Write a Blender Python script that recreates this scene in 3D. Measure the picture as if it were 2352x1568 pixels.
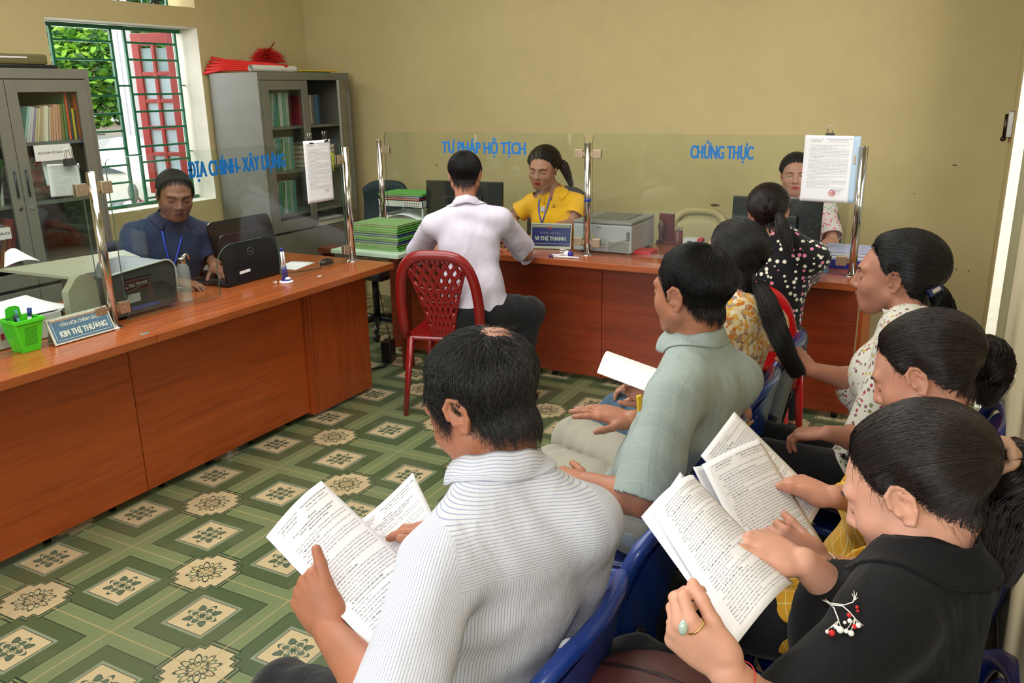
import bpy, bmesh, math, random
import numpy as np
from mathutils import Vector, Matrix
PI = math.pi
rnd = random.Random(7)
rng = np.random.default_rng(11)
for o in list(bpy.data.objects): bpy.data.objects.remove(o)
scn = bpy.context.scene
COL = scn.collection
QUAL = 1.0          # mesh cell size multiplier for the modelled people

# ------------------------------------------------------------------ camera
CF, CPIT, CYAW, CROL, CH = 1938.656, .288, -.499, -.017, 1.663
def _basis():
    f = np.array([math.sin(CYAW)*math.cos(CPIT), math.cos(CYAW)*math.cos(CPIT), -math.sin(CPIT)])
    rt = np.array([math.cos(CYAW), -math.sin(CYAW), 0.]); up = np.cross(rt, f)
    return rt*math.cos(CROL)+up*math.sin(CROL), -rt*math.sin(CROL)+up*math.cos(CROL), f
CR, CU, CFW = _basis()
CO = np.array([0, 0, CH])
cd = bpy.data.cameras.new('camera'); cam = bpy.data.objects.new('camera', cd); COL.objects.link(cam)
cd.sensor_width = 36.0; cd.sensor_fit = 'HORIZONTAL'; cd.lens = CF*36/2352
cd.clip_start = .05; cd.clip_end = 200
m = Matrix.Identity(4)
for i in range(3):
    m[i][0] = CR[i]; m[i][1] = CU[i]; m[i][2] = -CFW[i]; m[i][3] = CO[i]
cam.matrix_world = m
scn.camera = cam
# measuring helpers: a point of the photo at a height / on a wall plane / at a distance
def ray(x, y): return (x-1176)*CR-(y-784)*CU+CF*CFW
def PZ(x, y, z): d = ray(x, y); return CO+d*(z-CO[2])/d[2]
def PX(x, y, X): d = ray(x, y); return CO+d*(X-CO[0])/d[0]
def PY(x, y, Y): d = ray(x, y); return CO+d*(Y-CO[1])/d[1]
def PD(x, y, d): return CO+ray(x, y)*d/CF

# ------------------------------------------------------------------ world, light, exposure
w = bpy.data.worlds.new('world'); scn.world = w; w.use_nodes = True
nt = w.node_tree; bg = nt.nodes['Background']
sky = nt.nodes.new('ShaderNodeTexSky'); sky.sky_type = 'NISHITA'
sky.sun_disc = False; sky.sun_elevation = math.radians(55); sky.sun_rotation = math.radians(140); sky.dust_density = 3
nt.links.new(sky.outputs[0], bg.inputs[0]); bg.inputs[1].default_value = .27
def area(name, loc, target, sx, sy, power, col=(1, 1, 1), spread=PI):
    l = bpy.data.lights.new(name, 'AREA'); l.shape = 'RECTANGLE'; l.size = sx; l.size_y = sy
    l.energy = power; l.color = col; l.spread = spread
    o = bpy.data.objects.new(name, l); COL.objects.link(o); o.location = loc
    o.rotation_euler = (Vector(target)-Vector(loc)).to_track_quat('-Z', 'Y').to_euler()
    return o
area('rear_fill_added', (-1.6, -2.6, 2.55), (-1.8, 3, .6), 5.0, 1.0, 95, (.95, .98, 1.0))  # added fill panel high behind the camera, no window stands there
area('window_daylight', (-6.3, 3.9, 2.2), (-3.0, 3.4, .8), 2.2, 1.6, 70, (.95, .99, 1.0))
area('side_door_daylight', (1.3, 3.4, 1.9), (-1.0, 4.8, 1.0), 1.2, 1.4, 34, (1.0, .98, .92))
area('overhead_fill_added', (-2.4, 2.2, 3.02), (-2.4, 2.2, 0), 2.6, 3.4, 92, (1.0, .99, .94))  # added overhead fill panel, not an actual tube lamp
area('camera_flash', (.03, -.02, 1.80), (-.75, 1.6, .9), .07, .045, 5.0, (1.0, .98, .95))
sun = bpy.data.lights.new('sun', 'SUN'); sun.energy = .75; sun.angle = .02; sun.color = (1, .96, .88)
so = bpy.data.objects.new('sun', sun); COL.objects.link(so); so.rotation_euler = (math.radians(38), 0, math.radians(-70))
scn.view_settings.view_transform = 'Standard'; scn.view_settings.look = 'None'
scn.view_settings.exposure = 0.45; scn.view_settings.gamma = 1; scn.view_settings.use_curve_mapping = False

# ------------------------------------------------------------------ materials
def lin(c):
    return tuple(((v/255)/12.92 if v/255 <= .04045 else ((v/255+.055)/1.055)**2.4) for v in c)+(1,)
class NT:
    def __init__(s, mat): s.t = mat.node_tree; s.n = s.t.nodes; s.b = s.n['Principled BSDF']
    def link(s, a, b): s.t.links.new(a, b)
    def node(s, ty, **kw):
        n = s.n.new(ty)
        for k, v in kw.items(): setattr(n, k, v)
        return n
    def m(s, op, a, b=0., c=0.):
        n = s.n.new('ShaderNodeMath'); n.operation = op
        for i, v in enumerate((a, b, c)):
            if isinstance(v, (int, float)): n.inputs[i].default_value = v
            else: s.link(v, n.inputs[i])
        return n.outputs[0]
    def mix(s, f, a, b):
        n = s.n.new('ShaderNodeMix'); n.data_type = 'RGBA'
        if isinstance(f, (int, float)): n.inputs[0].default_value = f
        else: s.link(f, n.inputs[0])
        for i, v in ((6, a), (7, b)):
            if isinstance(v, tuple): n.inputs[i].default_value = v
            else: s.link(v, n.inputs[i])
        return n.outputs[2]
    def coord(s, out='Object', scale=(1, 1, 1), rot=(0, 0, 0)):
        tc = s.n.new('ShaderNodeTexCoord'); mp = s.n.new('ShaderNodeMapping')
        mp.inputs['Scale'].default_value = scale; mp.inputs['Rotation'].default_value = rot
        s.link(tc.outputs[out], mp.inputs[0]); return mp.outputs[0]
    def noise(s, vec, scale, detail=2, rough=.5, dist=0.):
        n = s.n.new('ShaderNodeTexNoise'); n.inputs['Scale'].default_value = scale
        n.inputs['Detail'].default_value = detail; n.inputs['Roughness'].default_value = rough
        n.inputs['Distortion'].default_value = dist
        s.link(vec, n.inputs['Vector']); return n.outputs['Fac']
    def vor(s, vec, scale, feat='F1', rand=1.):
        n = s.n.new('ShaderNodeTexVoronoi'); n.feature = feat; n.inputs['Scale'].default_value = scale
        n.inputs['Randomness'].default_value = rand; s.link(vec, n.inputs['Vector']); return n
    def ramp(s, fac, stops, interp='LINEAR'):
        n = s.n.new('ShaderNodeValToRGB'); r = n.color_ramp; r.interpolation = interp
        while len(r.elements) < len(stops): r.elements.new(.5)
        for e, (p, c) in zip(r.elements, stops): e.position = p; e.color = c
        s.link(fac, n.inputs[0]); return n.outputs[0]
    def bump(s, h, strength=.3, dist=.01):
        n = s.n.new('ShaderNodeBump'); n.inputs['Strength'].default_value = strength; n.inputs['Distance'].default_value = dist
        s.link(h, n.inputs['Height']); s.link(n.outputs[0], s.b.inputs['Normal'])
    def color(s, c): s.link(c, s.b.inputs['Base Color'])
_M = {}
def mat(name, col=(128, 128, 128), rough=.5, metal=0., spec=.5, noise=0., nscale=30, alpha=None, coat=0.):
    if name in _M: return _M[name]
    m = bpy.data.materials.new(name); m.use_nodes = True; b = m.node_tree.nodes['Principled BSDF']
    b.inputs['Base Color'].default_value = lin(col); b.inputs['Roughness'].default_value = rough
    b.inputs['Metallic'].default_value = metal; b.inputs['Specular IOR Level'].default_value = spec
    b.inputs['Coat Weight'].default_value = coat
    if noise:
        N = NT(m); f = N.noise(N.coord(), nscale, 3)
        d = tuple(v*(1-noise) for v in lin(col)[:3])+(1,); e = tuple(min(1, v*(1+noise)) for v in lin(col)[:3])+(1,)
        N.color(N.ramp(f, [(.3, d), (.7, e)]))
    _M[name] = m; return m
def wood_mat(name, c1, c2, axis='y', rough=.32):
    if name in _M: return _M[name]
    m = mat(name, c1, rough, coat=.15); N = NT(m)
    sc = {'y': (14, .9, 14), 'x': (.9, 14, 14), 'z': (14, 14, .9)}[axis]
    v = N.coord(scale=sc)
    f = N.noise(v, 1.6, 6, .62, 1.4); g = N.noise(v, 9, 3, .6)
    h = N.m('ADD', N.m('MULTIPLY', f, .75), N.m('MULTIPLY', g, .25))
    N.color(N.ramp(h, [(.32, lin(c2)), (.5, lin(c1)), (.68, tuple(min(1, x*1.16) for x in lin(c1)[:3])+(1,))]))
    return m
def cloth_mat(name, col, rough=.85, weave=900, amt=.12, sheen=.15, spots=None):
    if name in _M: return _M[name]
    m = mat(name, col, rough, spec=.25); N = NT(m); v = N.coord()
    N.b.inputs['Sheen Weight'].default_value = sheen
    n1 = N.noise(v, 14, 3); d = tuple(x*.93 for x in lin(col)[:3])+(1,)
    base = N.ramp(n1, [(.35, d), (.65, lin(col))])
    if spots: base = spots(N, v, base)
    N.color(base)
    wr_ = N.m('POWER', N.noise(N.coord(scale=(1, 1, .45)), 9, 3, .5, 1.2), 1.5); N.bump(N.m('ADD', N.m('MULTIPLY', wr_, .020), N.m('MULTIPLY', N.noise(v, weave, 1), amt*.002)), .5, 1.0)
    return m

# ------------------------------------------------------------------ object helpers
def tag(o, label=None, cat=None, group=None, kind=None):
    if label: o['label'] = label
    if cat: o['category'] = cat
    if group: o['group'] = group
    if kind: o['kind'] = kind
    return o
def empty(name, loc=(0, 0, 0), rz=0, label=None, cat=None, group=None):
    o = bpy.data.objects.new(name, None); COL.objects.link(o); o.location = tuple(loc); o.rotation_euler = (0, 0, rz)
    o.empty_display_size = .05
    return tag(o, label, cat, group)
def mats(ms): return ms if isinstance(ms, (list, tuple)) else [ms]
def W2L(parent, V):
    """world coordinates -> the parent's local frame (parents here only move and turn about z)"""
    if parent is None: return V
    chain = []; p = parent
    while p is not None: chain.append(p); p = p.parent
    for p in reversed(chain):
        c, s_ = math.cos(-p.rotation_euler[2]), math.sin(-p.rotation_euler[2])
        V = V-np.array(p.location); V = np.stack([V[:, 0]*c-V[:, 1]*s_, V[:, 0]*s_+V[:, 1]*c, V[:, 2]], 1)
    return V
def np_mesh(name, V, F, ms, parent=None, smooth=True, mi=None, world=True, attr=None):
    V = np.asarray(V, float)
    if world: V = W2L(parent, V)
    me = bpy.data.meshes.new(name); F = np.asarray(F, np.int32); n, k = F.shape
    me.vertices.add(len(V)); me.vertices.foreach_set('co', V.ravel().astype(np.float32))
    me.loops.add(n*k); me.loops.foreach_set('vertex_index', F.ravel())
    me.polygons.add(n); me.polygons.foreach_set('loop_start', np.arange(0, n*k, k, dtype=np.int32))
    me.polygons.foreach_set('loop_total', np.full(n, k, np.int32))
    me.polygons.foreach_set('use_smooth', np.full(n, smooth))
    for q in mats(ms): me.materials.append(q)
    if mi is not None: me.polygons.foreach_set('material_index', np.asarray(mi, np.int32))
    me.update(calc_edges=True)
    if attr:
        for an, av in attr.items():
            a = me.attributes.new(an, 'FLOAT', 'POINT'); a.data.foreach_set('value', np.asarray(av, np.float32))
    o = bpy.data.objects.new(name, me); COL.objects.link(o)
    if parent is not None: o.parent = parent
    return o
class MB:
    """collects shapes, builds ONE mesh object"""
    def __init__(s): s.v = []; s.f = []; s.mi = []; s.cur = 0; s.sm = []; s.smooth = False
    def add(s, V, F, smooth=None):
        b = len(s.v); s.v += [tuple(map(float, q)) for q in V]
        for f in F: s.f.append([b+i for i in f]); s.mi.append(s.cur); s.sm.append(s.smooth if smooth is None else smooth)
        return s
    def box(s, x0, x1, y0, y1, z0, z1, rz=0, c=None, b=0.):
        cx, cy, cz = (x0+x1)/2, (y0+y1)/2, (z0+z1)/2; hx, hy, hz = abs(x1-x0)/2, abs(y1-y0)/2, abs(z1-z0)/2
        return s.obox((cx, cy, cz), (1, 0, 0), (0, 1, 0), (0, 0, 1), hx, hy, hz, b)
    def obox(s, c, ax, ay, az, hx, hy, hz, b=0.):
        c, ax, ay, az = [np.array(q, float) for q in (c, ax, ay, az)]
        b = min(b, hx*.9, hy*.9, hz*.9)
        if b <= 0:
            V = [c+ax*hx*i+ay*hy*j+az*hz*k for i in (-1, 1) for j in (-1, 1) for k in (-1, 1)]
            F = [(0, 1, 3, 2), (4, 6, 7, 5), (0, 4, 5, 1), (2, 3, 7, 6), (0, 2, 6, 4), (1, 5, 7, 3)]
            return s.add(V, F)
        bm = bmesh.new(); bmesh.ops.create_cube(bm, size=2)
        for v in bm.verts: v.co = Vector((v.co.x*hx, v.co.y*hy, v.co.z*hz))
        bmesh.ops.bevel(bm, geom=list(bm.edges), offset=b, segments=2, affect='EDGES', profile=.6)
        bm.verts.index_update()
        V = [c+ax*v.co.x+ay*v.co.y+az*v.co.z for v in bm.verts]; F = [[v.index for v in f.verts] for f in bm.faces]
        bm.free(); return s.add(V, F)
    def prism(s, pts, axis0, axis1, n, c, t):
        """2-D outline pts in plane (axis0, axis1) at c, thickness t along n"""
        c, a, b, n = [np.array(q, float) for q in (c, axis0, axis1, n)]; k = len(pts)
        V = [c+a*p[0]+b*p[1]-n*t/2 for p in pts]+[c+a*p[0]+b*p[1]+n*t/2 for p in pts]
        F = [list(range(k))[::-1], list(range(k, 2*k))]+[[i, (i+1) % k, (i+1) % k+k, i+k] for i in range(k)]
        return s.add(V, F)
    def cyl(s, a, b, r, r2=None, n=16, cap=True):
        return s.tube([a, b], [r, r if r2 is None else r2], n, cap)
    def tube(s, P, R, n=10, cap=True, smooth=True, flat=1., up=None):
        P = [np.array(p, float) for p in P]
        if isinstance(R, (int, float)): R = [R]*len(P)
        V = []; ref = np.array([0, 0, 1.]) if up is None else np.array(up, float)
        for i, p in enumerate(P):
            t = P[min(i+1, len(P)-1)]-P[max(i-1, 0)]; t = t/(np.linalg.norm(t)+1e-12)
            a = np.cross(t, ref)
            if np.linalg.norm(a) < 1e-3: a = np.cross(t, np.array([1., 0.2, 0]))
            a /= np.linalg.norm(a); b = np.cross(t, a)
            if up is None: ref = ref if abs(t@ref) < .95 else -b
            for j in range(n):
                q = 2*PI*j/n; V.append(p+(a*math.cos(q)+b*math.sin(q)*flat)*R[i])
        F = [(i*n+j, i*n+(j+1) % n, (i+1)*n+(j+1) % n, (i+1)*n+j) for i in range(len(P)-1) for j in range(n)]
        s.add(V, F, smooth)
        if cap: b0 = len(s.v)-len(V); s.f += [[b0+j for j in range(n)][::-1], [b0+(len(P)-1)*n+j for j in range(n)]]; s.mi += [s.cur]*2; s.sm += [False]*2
        return s
    def lathe(s, prof, c, n=20, axis='z'):
        V = []
        for r, z in prof:
            for j in range(n):
                q = 2*PI*j/n; V.append((c[0]+r*math.cos(q), c[1]+r*math.sin(q), c[2]+z))
        F = [(i*n+j, i*n+(j+1) % n, (i+1)*n+(j+1) % n, (i+1)*n+j) for i in range(len(prof)-1) for j in range(n)]
        s.add(V, F, True); b0 = len(s.v)-len(V)
        s.f += [[b0+j for j in range(n)][::-1], [b0+(len(prof)-1)*n+j for j in range(n)]]; s.mi += [s.cur]*2; s.sm += [False]*2
        return s
    def ball(s, c, r, n=12, M=None):
        if isinstance(r, (int, float)): r = (r, r, r)
        V = []; F = []
        for i in range(n+1):
            for j in range(2*n):
                a = PI*i/n; q = PI*j/n; p = np.array([r[0]*math.sin(a)*math.cos(q), r[1]*math.sin(a)*math.sin(q), r[2]*math.cos(a)])
                if M is not None: p = M@p
                V.append(p+np.array(c))
        for i in range(n):
            for j in range(2*n):
                k = (j+1) % (2*n); F.append((i*2*n+j, (i+1)*2*n+j, (i+1)*2*n+k, i*2*n+k))
        return s.add(V, F, True)
    def build(s, name, ms, parent=None, world=True):
        V = np.array(s.v)
        if world: V = W2L(parent, V)
        me = bpy.data.meshes.new(name); me.from_pydata([tuple(q) for q in V], [], s.f)
        for q in mats(ms): me.materials.append(q)
        me.polygons.foreach_set('material_index', s.mi); me.polygons.foreach_set('use_smooth', s.sm); me.update()
        o = bpy.data.objects.new(name, me); COL.objects.link(o)
        if parent is not None: o.parent = parent
        return o
def copy_tree(o, parent=None):
    c = o.copy(); COL.objects.link(c); c.parent = parent
    for ch in [q for q in o.children]: copy_tree(ch, c)
    return c
def sheet(name, fn, nu, nv, ms, parent=None, thick=.0004, world=True, attrfn=None):
    """a real sheet: surface fn(u,v)->xyz with thickness"""
    U, Vv = np.meshgrid(np.linspace(0, 1, nu), np.linspace(0, 1, nv), indexing='ij')
    P = fn(U.ravel(), Vv.ravel()).reshape(nu, nv, 3)
    du = np.gradient(P, axis=0); dv = np.gradient(P, axis=1); N = np.cross(du, dv); N /= np.linalg.norm(N, axis=2, keepdims=True)+1e-12
    A = (P+N*thick/2).reshape(-1, 3); B = (P-N*thick/2).reshape(-1, 3); n = nu*nv
    idx = np.arange(n).reshape(nu, nv); f = []
    q = np.stack([idx[:-1, :-1], idx[1:, :-1], idx[1:, 1:], idx[:-1, 1:]], -1).reshape(-1, 4)
    f.append(q); f.append(q[:, ::-1]+n)
    ring = np.concatenate([idx[:, 0], idx[-1, 1:], idx[::-1, -1][1:], idx[0, ::-1][1:]])
    r2 = np.roll(ring, -1); f.append(np.stack([ring, ring+n, r2+n, r2], -1)[:-1])
    at_ = {'stripe': np.tile(attrfn(U.ravel(), Vv.ravel()), 2)} if attrfn else None
    return np_mesh(name, np.concatenate([A, B]), np.concatenate(f), ms, parent, world=world, attr=at_)
# ---- lettering
_T = {}
def text_mesh(s, bold=0., res=2):
    k = (s, bold, res)
    if k in _T: return _T[k]
    c = bpy.data.curves.new('t', 'FONT'); c.body = s; c.size = 1; c.resolution_u = res; c.offset = bold; c.fill_mode = 'FRONT'
    o = bpy.data.objects.new('t', c); COL.objects.link(o)
    dg = bpy.context.evaluated_depsgraph_get(); dg.update()
    me = bpy.data.meshes.new_from_object(o.evaluated_get(dg))
    V = np.zeros(len(me.vertices)*3); me.vertices.foreach_get('co', V); V = V.reshape(-1, 3)[:, :2]
    F = [tuple(p.vertices) for p in me.polygons]
    bpy.data.objects.remove(o); bpy.data.curves.remove(c); bpy.data.meshes.remove(me)
    _T[k] = (V, F); return _T[k]
def lettering(name, items, mapf, m, parent=None, smooth=False, res=1):
    """items: (string, x0, y0, width, height, bold); fits each line into its box, mapf(x,y)->xyz (n,3)"""
    VV = []; FF = []; n = 0
    for st, x0, y0, wd, ht, bold in items:
        V, F = text_mesh(st, bold, res)
        if not len(V): continue
        cap, _ = text_mesh('H', bold, res)
        sx = wd/(V[:, 0].max()-V[:, 0].min()); sy = ht/cap[:, 1].max()
        P = np.stack([x0+(V[:, 0]-V[:, 0].min())*sx, y0+V[:, 1]*sy], 1)
        VV.append(P); FF += [[i+n for i in f] for f in F]; n += len(P)
    P = mapf(*np.concatenate(VV).T)
    P = W2L(parent, P)
    me = bpy.data.meshes.new(name); me.from_pydata([tuple(q) for q in P], [], FF); me.materials.append(m); me.update()
    o = bpy.data.objects.new(name, me); COL.objects.link(o)
    if parent is not None: o.parent = parent
    return o
# ================================================================== THE ROOM
XW, YW, ZC = -5.0, 5.7, 3.1
# ---- floor: patterned ceramic tiles, 40 cm, drawn in world coordinates
def floor_mat():
    m = mat('green_patterned_tile', (90, 110, 78), .3, coat=.25); N = NT(m)
    g = N.n.new('ShaderNodeNewGeometry'); sp = N.n.new('ShaderNodeSeparateXYZ'); N.link(g.outputs['Position'], sp.inputs[0])
    X = N.m('DIVIDE', N.m('ADD', sp.outputs[0], 2.695), .4); Y = N.m('DIVIDE', N.m('SUBTRACT', sp.outputs[1], 1.448), .4)
    ax = N.m('ABSOLUTE', N.m('SUBTRACT', N.m('FRACT', X), .5)); ay = N.m('ABSOLUTE', N.m('SUBTRACT', N.m('FRACT', Y), .5))
    cheb = N.m('MAXIMUM', ax, ay)
    vec = g.outputs['Position']
    light, dark, grey, cream, line = lin((110, 122, 84)), lin((58, 74, 48)), lin((124, 132, 108)), lin((184, 166, 128)), lin((40, 54, 42))
    nz = N.noise(vec, 60, 3); streak = N.noise(vec, 220, 2)
    lightc = N.mix(N.m('MULTIPLY', nz, .5), light, lin((94, 110, 72)))
    darkc = N.mix(streak, dark, lin((78, 94, 60)))
    c = lightc
    band = lambda lo, hi, q: N.m('MULTIPLY', N.m('GREATER_THAN', q, lo), N.m('LESS_THAN', q, hi))
    c = N.mix(N.m('LESS_THAN', cheb, .378), c, line)
    c = N.mix(N.m('LESS_THAN', cheb, .368), c, darkc)
    c = N.mix(band(.418, .424, cheb), c, lin((92, 112, 70)))
    c = N.mix(N.m('LESS_THAN', cheb, .232), c, grey)
    c = N.mix(N.m('LESS_THAN', cheb, .205), c, line)
    c = N.mix(N.m('LESS_THAN', cheb, .198), c, cream)
    # flower in the middle of the tile
    r = N.m('SQRT', N.m('ADD', N.m('MULTIPLY', ax, ax), N.m('MULTIPLY', ay, ay)))
    th = N.m('ARCTAN2', ay, ax)
    def petal(n, ph, r0, amp): return N.m('ADD', r0, N.m('MULTIPLY', amp, N.m('COSINE', N.m('ADD', N.m('MULTIPLY', th, n), ph))))
    fl = N.m('LESS_THAN', r, petal(8, 0, .128, .026))
    green = lin((78, 94, 74)); dg = lin((50, 74, 58))
    c = N.mix(fl, c, green)
    c = N.mix(band(-.006, .006, N.m('SUBTRACT', r, petal(8, 0, .128, .026))), c, dg)
    c = N.mix(band(-.012, .010, N.m('SUBTRACT', r, petal(4, 0, .092, .03))), c, cream)
    c = N.mix(band(-.006, .006, N.m('SUBTRACT', r, petal(4, PI, .066, .026))), c, dg)
    c = N.mix(band(-.008, .008, N.m('SUBTRACT', r, petal(8, PI, .045, .014))), c, cream)
    c = N.mix(N.m('LESS_THAN', r, .022), c, dg)
    # stepped medallion on every second tile corner
    bx = N.m('SUBTRACT', .5, ax); by = N.m('SUBTRACT', .5, ay)
    par = N.m('FRACT', N.m('MULTIPLY', N.m('ADD', N.m('ROUND', X), N.m('ROUND', Y)), .5))
    even = N.m('LESS_THAN', N.m('ABSOLUTE', par), .25)
    def steps(sc):
        qa = N.m('FLOOR', N.m('DIVIDE', bx, .066*sc)); qb = N.m('FLOOR', N.m('DIVIDE', by, .066*sc))
        return N.m('MULTIPLY', N.m('MULTIPLY', N.m('LESS_THAN', N.m('ADD', qa, qb), 4.5), N.m('LESS_THAN', N.m('MAXIMUM', bx, by), .262*sc)), even)
    c = N.mix(steps(1.17), c, line); c = N.mix(steps(1.1), c, light); c = N.mix(steps(1.035), c, line); c = N.mix(steps(.97), c, cream)
    r2 = N.m('SQRT', N.m('ADD', N.m('MULTIPLY', bx, bx), N.m('MULTIPLY', by, by)))
    th2 = N.m('ARCTAN2', by, bx)
    def pet2(n, ph, r0, amp): return N.m('ADD', r0, N.m('MULTIPLY', amp, N.m('COSINE', N.m('ADD', N.m('MULTIPLY', th2, n), ph))))
    def ring(wd, *a): return N.m('MULTIPLY', band(-wd, wd, N.m('SUBTRACT', r2, pet2(*a))), even)
    c = N.mix(ring(.012, 8, 0, .125, .045), c, line)
    c = N.mix(ring(.010, 8, PI, .105, .04), c, lin((72, 100, 72)))
    c = N.mix(ring(.009, 4, 0, .06, .035), c, line)
    c = N.mix(ring(.007, 4, PI, .05, .03), c, line)
    # grout and wear
    grout = N.m('GREATER_THAN', cheb, .4935)
    c = N.mix(N.m('MULTIPLY', grout, N.m('ADD', .45, N.m('MULTIPLY', .5, nz))), c, lin((168, 148, 100)))
    big = N.noise(vec, 3, 4)
    c = N.mix(N.m('MULTIPLY', N.m('GREATER_THAN', big, .5), .12), c, lin((120, 112, 84)))
    N.color(c)
    N.bump(N.m('MULTIPLY', grout, -1), .25, .002)
    rr = N.m('ADD', .24, N.m('MULTIPLY', big, .22)); N.link(rr, N.b.inputs['Roughness'])
    return m
tag(MB().box(-5.2, 2.0, -2.8, 5.95, -.1, 0).build('floor', floor_mat()), kind='structure')

def wall_paint(name, col, stain):
    m = mat(name, col, .78, spec=.3); N = NT(m); v = N.coord()
    a = N.noise(v, 1.1, 4, .6); b = N.noise(v, 7, 5, .65)
    d = tuple(x*.90 for x in lin(col)[:3])+(1,)
    c = N.ramp(a, [(.3, d), (.7, lin(col))])
    f = N.m('MULTIPLY', N.m('GREATER_THAN', b, .66), .25)
    c = N.mix(N.m('MULTIPLY', N.m('SUBTRACT', b, .45), .35), c, lin(stain))
    N.color(c); N.bump(N.noise(v, 160, 3), .08, .002); return m
wp = wall_paint('cream_wall_paint', (192, 176, 128), (136, 120, 82))
wp2 = wall_paint('pale_wall_paint', (206, 194, 162), (150, 134, 96))
white_reveal = mat('whitewashed_reveal', (214, 208, 190), .7, noise=.06, nscale=6)
# left wall with the window (clear opening y 3.42..4.58, z .92..2.14) and the vent above it
wy0, wy1, wz0, wz1, tz0, tz1 = 3.41, 4.57, .925, 2.135, 2.265, 2.75
T = .28
b = MB()
for (ya, yb, za, zb) in ((-2.8, wy0, 0, ZC), (wy1, YW+.25, 0, ZC), (wy0, wy1, 0, wz0), (wy0, wy1, wz1, tz0), (wy0, wy1, tz1, ZC)):
    b.box(XW-T, XW, ya, yb, za, zb)
lw = tag(b.build('wall_left', wp), kind='structure')
# pale plastered jamb linings of the opening
b = MB(); e = .004
b.box(XW-T, XW-.002, wy1-e, wy1+.001, wz0, wz1).box(XW-T, XW-.002, wy0, wy0+e, wz0, wz1)
b.box(XW-T, XW-.002, wy0, wy1, wz0, wz0+e).box(XW-T, XW-.002, wy0, wy1, wz1-e, wz1)
tag(b.build('trim_1', white_reveal), kind='structure')
b = MB()
b.box(XW, .40, YW, YW+.25, 0, ZC)
tag(b.build('wall_back', wp), kind='structure')
# scuffs and old fixings on the back wall
dirt = mat('wall_scuff', (92, 74, 52), .8)
for (x, y, sx, sz) in ((2192, 379, .018, .005), (2176, 618, .006, .004), (2186, 620, .008, .004), (2197, 618, .007, .004), (1640, 471, .04, .010), (1003, 380, .01, .012), (2225, 622, .006, .005), (2100, 445, .008, .003)):
    p = PY(x, y, YW); q = MB()
    pts = [(math.cos(a)*sx*rnd.uniform(.6, 1.2), math.sin(a)*sz*rnd.uniform(.6, 1.2)) for a in np.linspace(0, 2*PI, 10)[:-1]]
    q.prism(pts, (1, 0, 0), (0, 0, 1), (0, 1, 0), (p[0], YW-.0008, p[2]), .0012)
    tag(q.build('wall_back_scuff', dirt if x != 1003 else mat('wall_scuff_pale', (150, 128, 84), .8), None), kind='structure')
# right wall: far piece with a nib, side doorway, near piece
b = MB().box(.145, .40, 4.9, YW, 0, ZC).box(.145, .40, 3.6, 4.9, 2.55, ZC)
tag(b.build('wall_right', wp), kind='structure')
tag(MB().box(.147, .40, 4.894, 4.9005, 0, 2.55).build('trim_3', mat('sunlit_jamb_tone', (236, 234, 216), .7, noise=.04)), kind='structure')  # jamb end coloured near-white to carry the sunlight falling on it
b = MB().box(.150, .42, -2.8, 3.1, .62, ZC).box(.150, .42, 3.1, 3.6, 2.56, ZC)
tag(b.build('wall_right_near', wp2), kind='structure')
b = MB().box(.148, .42, -2.8, 3.1, 0, .62)
tag(b.build('baseboard_right', mat('grey_brown_dado', (112, 100, 90), .5, noise=.08, nscale=12)), kind='structure')
tag(MB().box(.143, .42, 3.1, 3.6, 0, 2.55).build('trim_2', mat('grey_green_casing', (150, 146, 112), .6, noise=.05)), kind='structure')
tag(MB().box(XW-T, 2.0, -2.8, YW+.25, ZC, ZC+.12).build('ceiling', mat('ceiling_white', (222, 216, 198), .9)), kind='structure')
# wall behind the camera with a wide doorway
b = MB().box(XW, -4.2, -3.0, -2.8, 0, ZC).box(-1.0, 2.0, -3.0, -2.8, 0, ZC).box(-4.2, -1.0, -3.0, -2.8, 2.5, ZC)
tag(b.build('wall_near', wp), kind='structure')
# bright ground and white wall outside the side doorway
conc = mat('pale_concrete', (186, 178, 158), .9, noise=.06, nscale=4)
tag(MB().box(2.6, 2.8, 1.5, 9, 0, 3.2).build('wall_outside', mat('sunlit_white_wall', (240, 236, 224), .8)), kind='structure')
# bolt of the side door on the far right wall piece
p = PX(2306, 293, .145) if False else PY(2306, 293, 5.35)
bolt = empty('door_bolt', (.13, 5.30, PY(2306, 293, 5.3)[2]), label='steel sliding door bolt at the right end of the cream back wall', cat='door bolt')
st = mat('worn_steel', (170, 168, 160), .28, 1., noise=.1, nscale=80)
z0 = PY(2306, 293, 5.3)[2]
MB().box(.118, .146, 5.26, 5.34, z0-.05, z0+.085, b=.004).build('bolt_case', st, bolt)
MB().cyl((.112, 5.30, z0+.07), (.112, 5.30, z0-.055), .010, n=12).ball((.108, 5.30, z0-.058), .014).build('bolt_rod', mat('dark_steel', (70, 64, 58), .35, 1.), bolt)
MB().box(.132, .1449, 5.28, 5.32, z0-.075, z0-.052).build('catch', mat('rusty_steel', (138, 98, 62), .6, .6), bolt)

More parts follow.
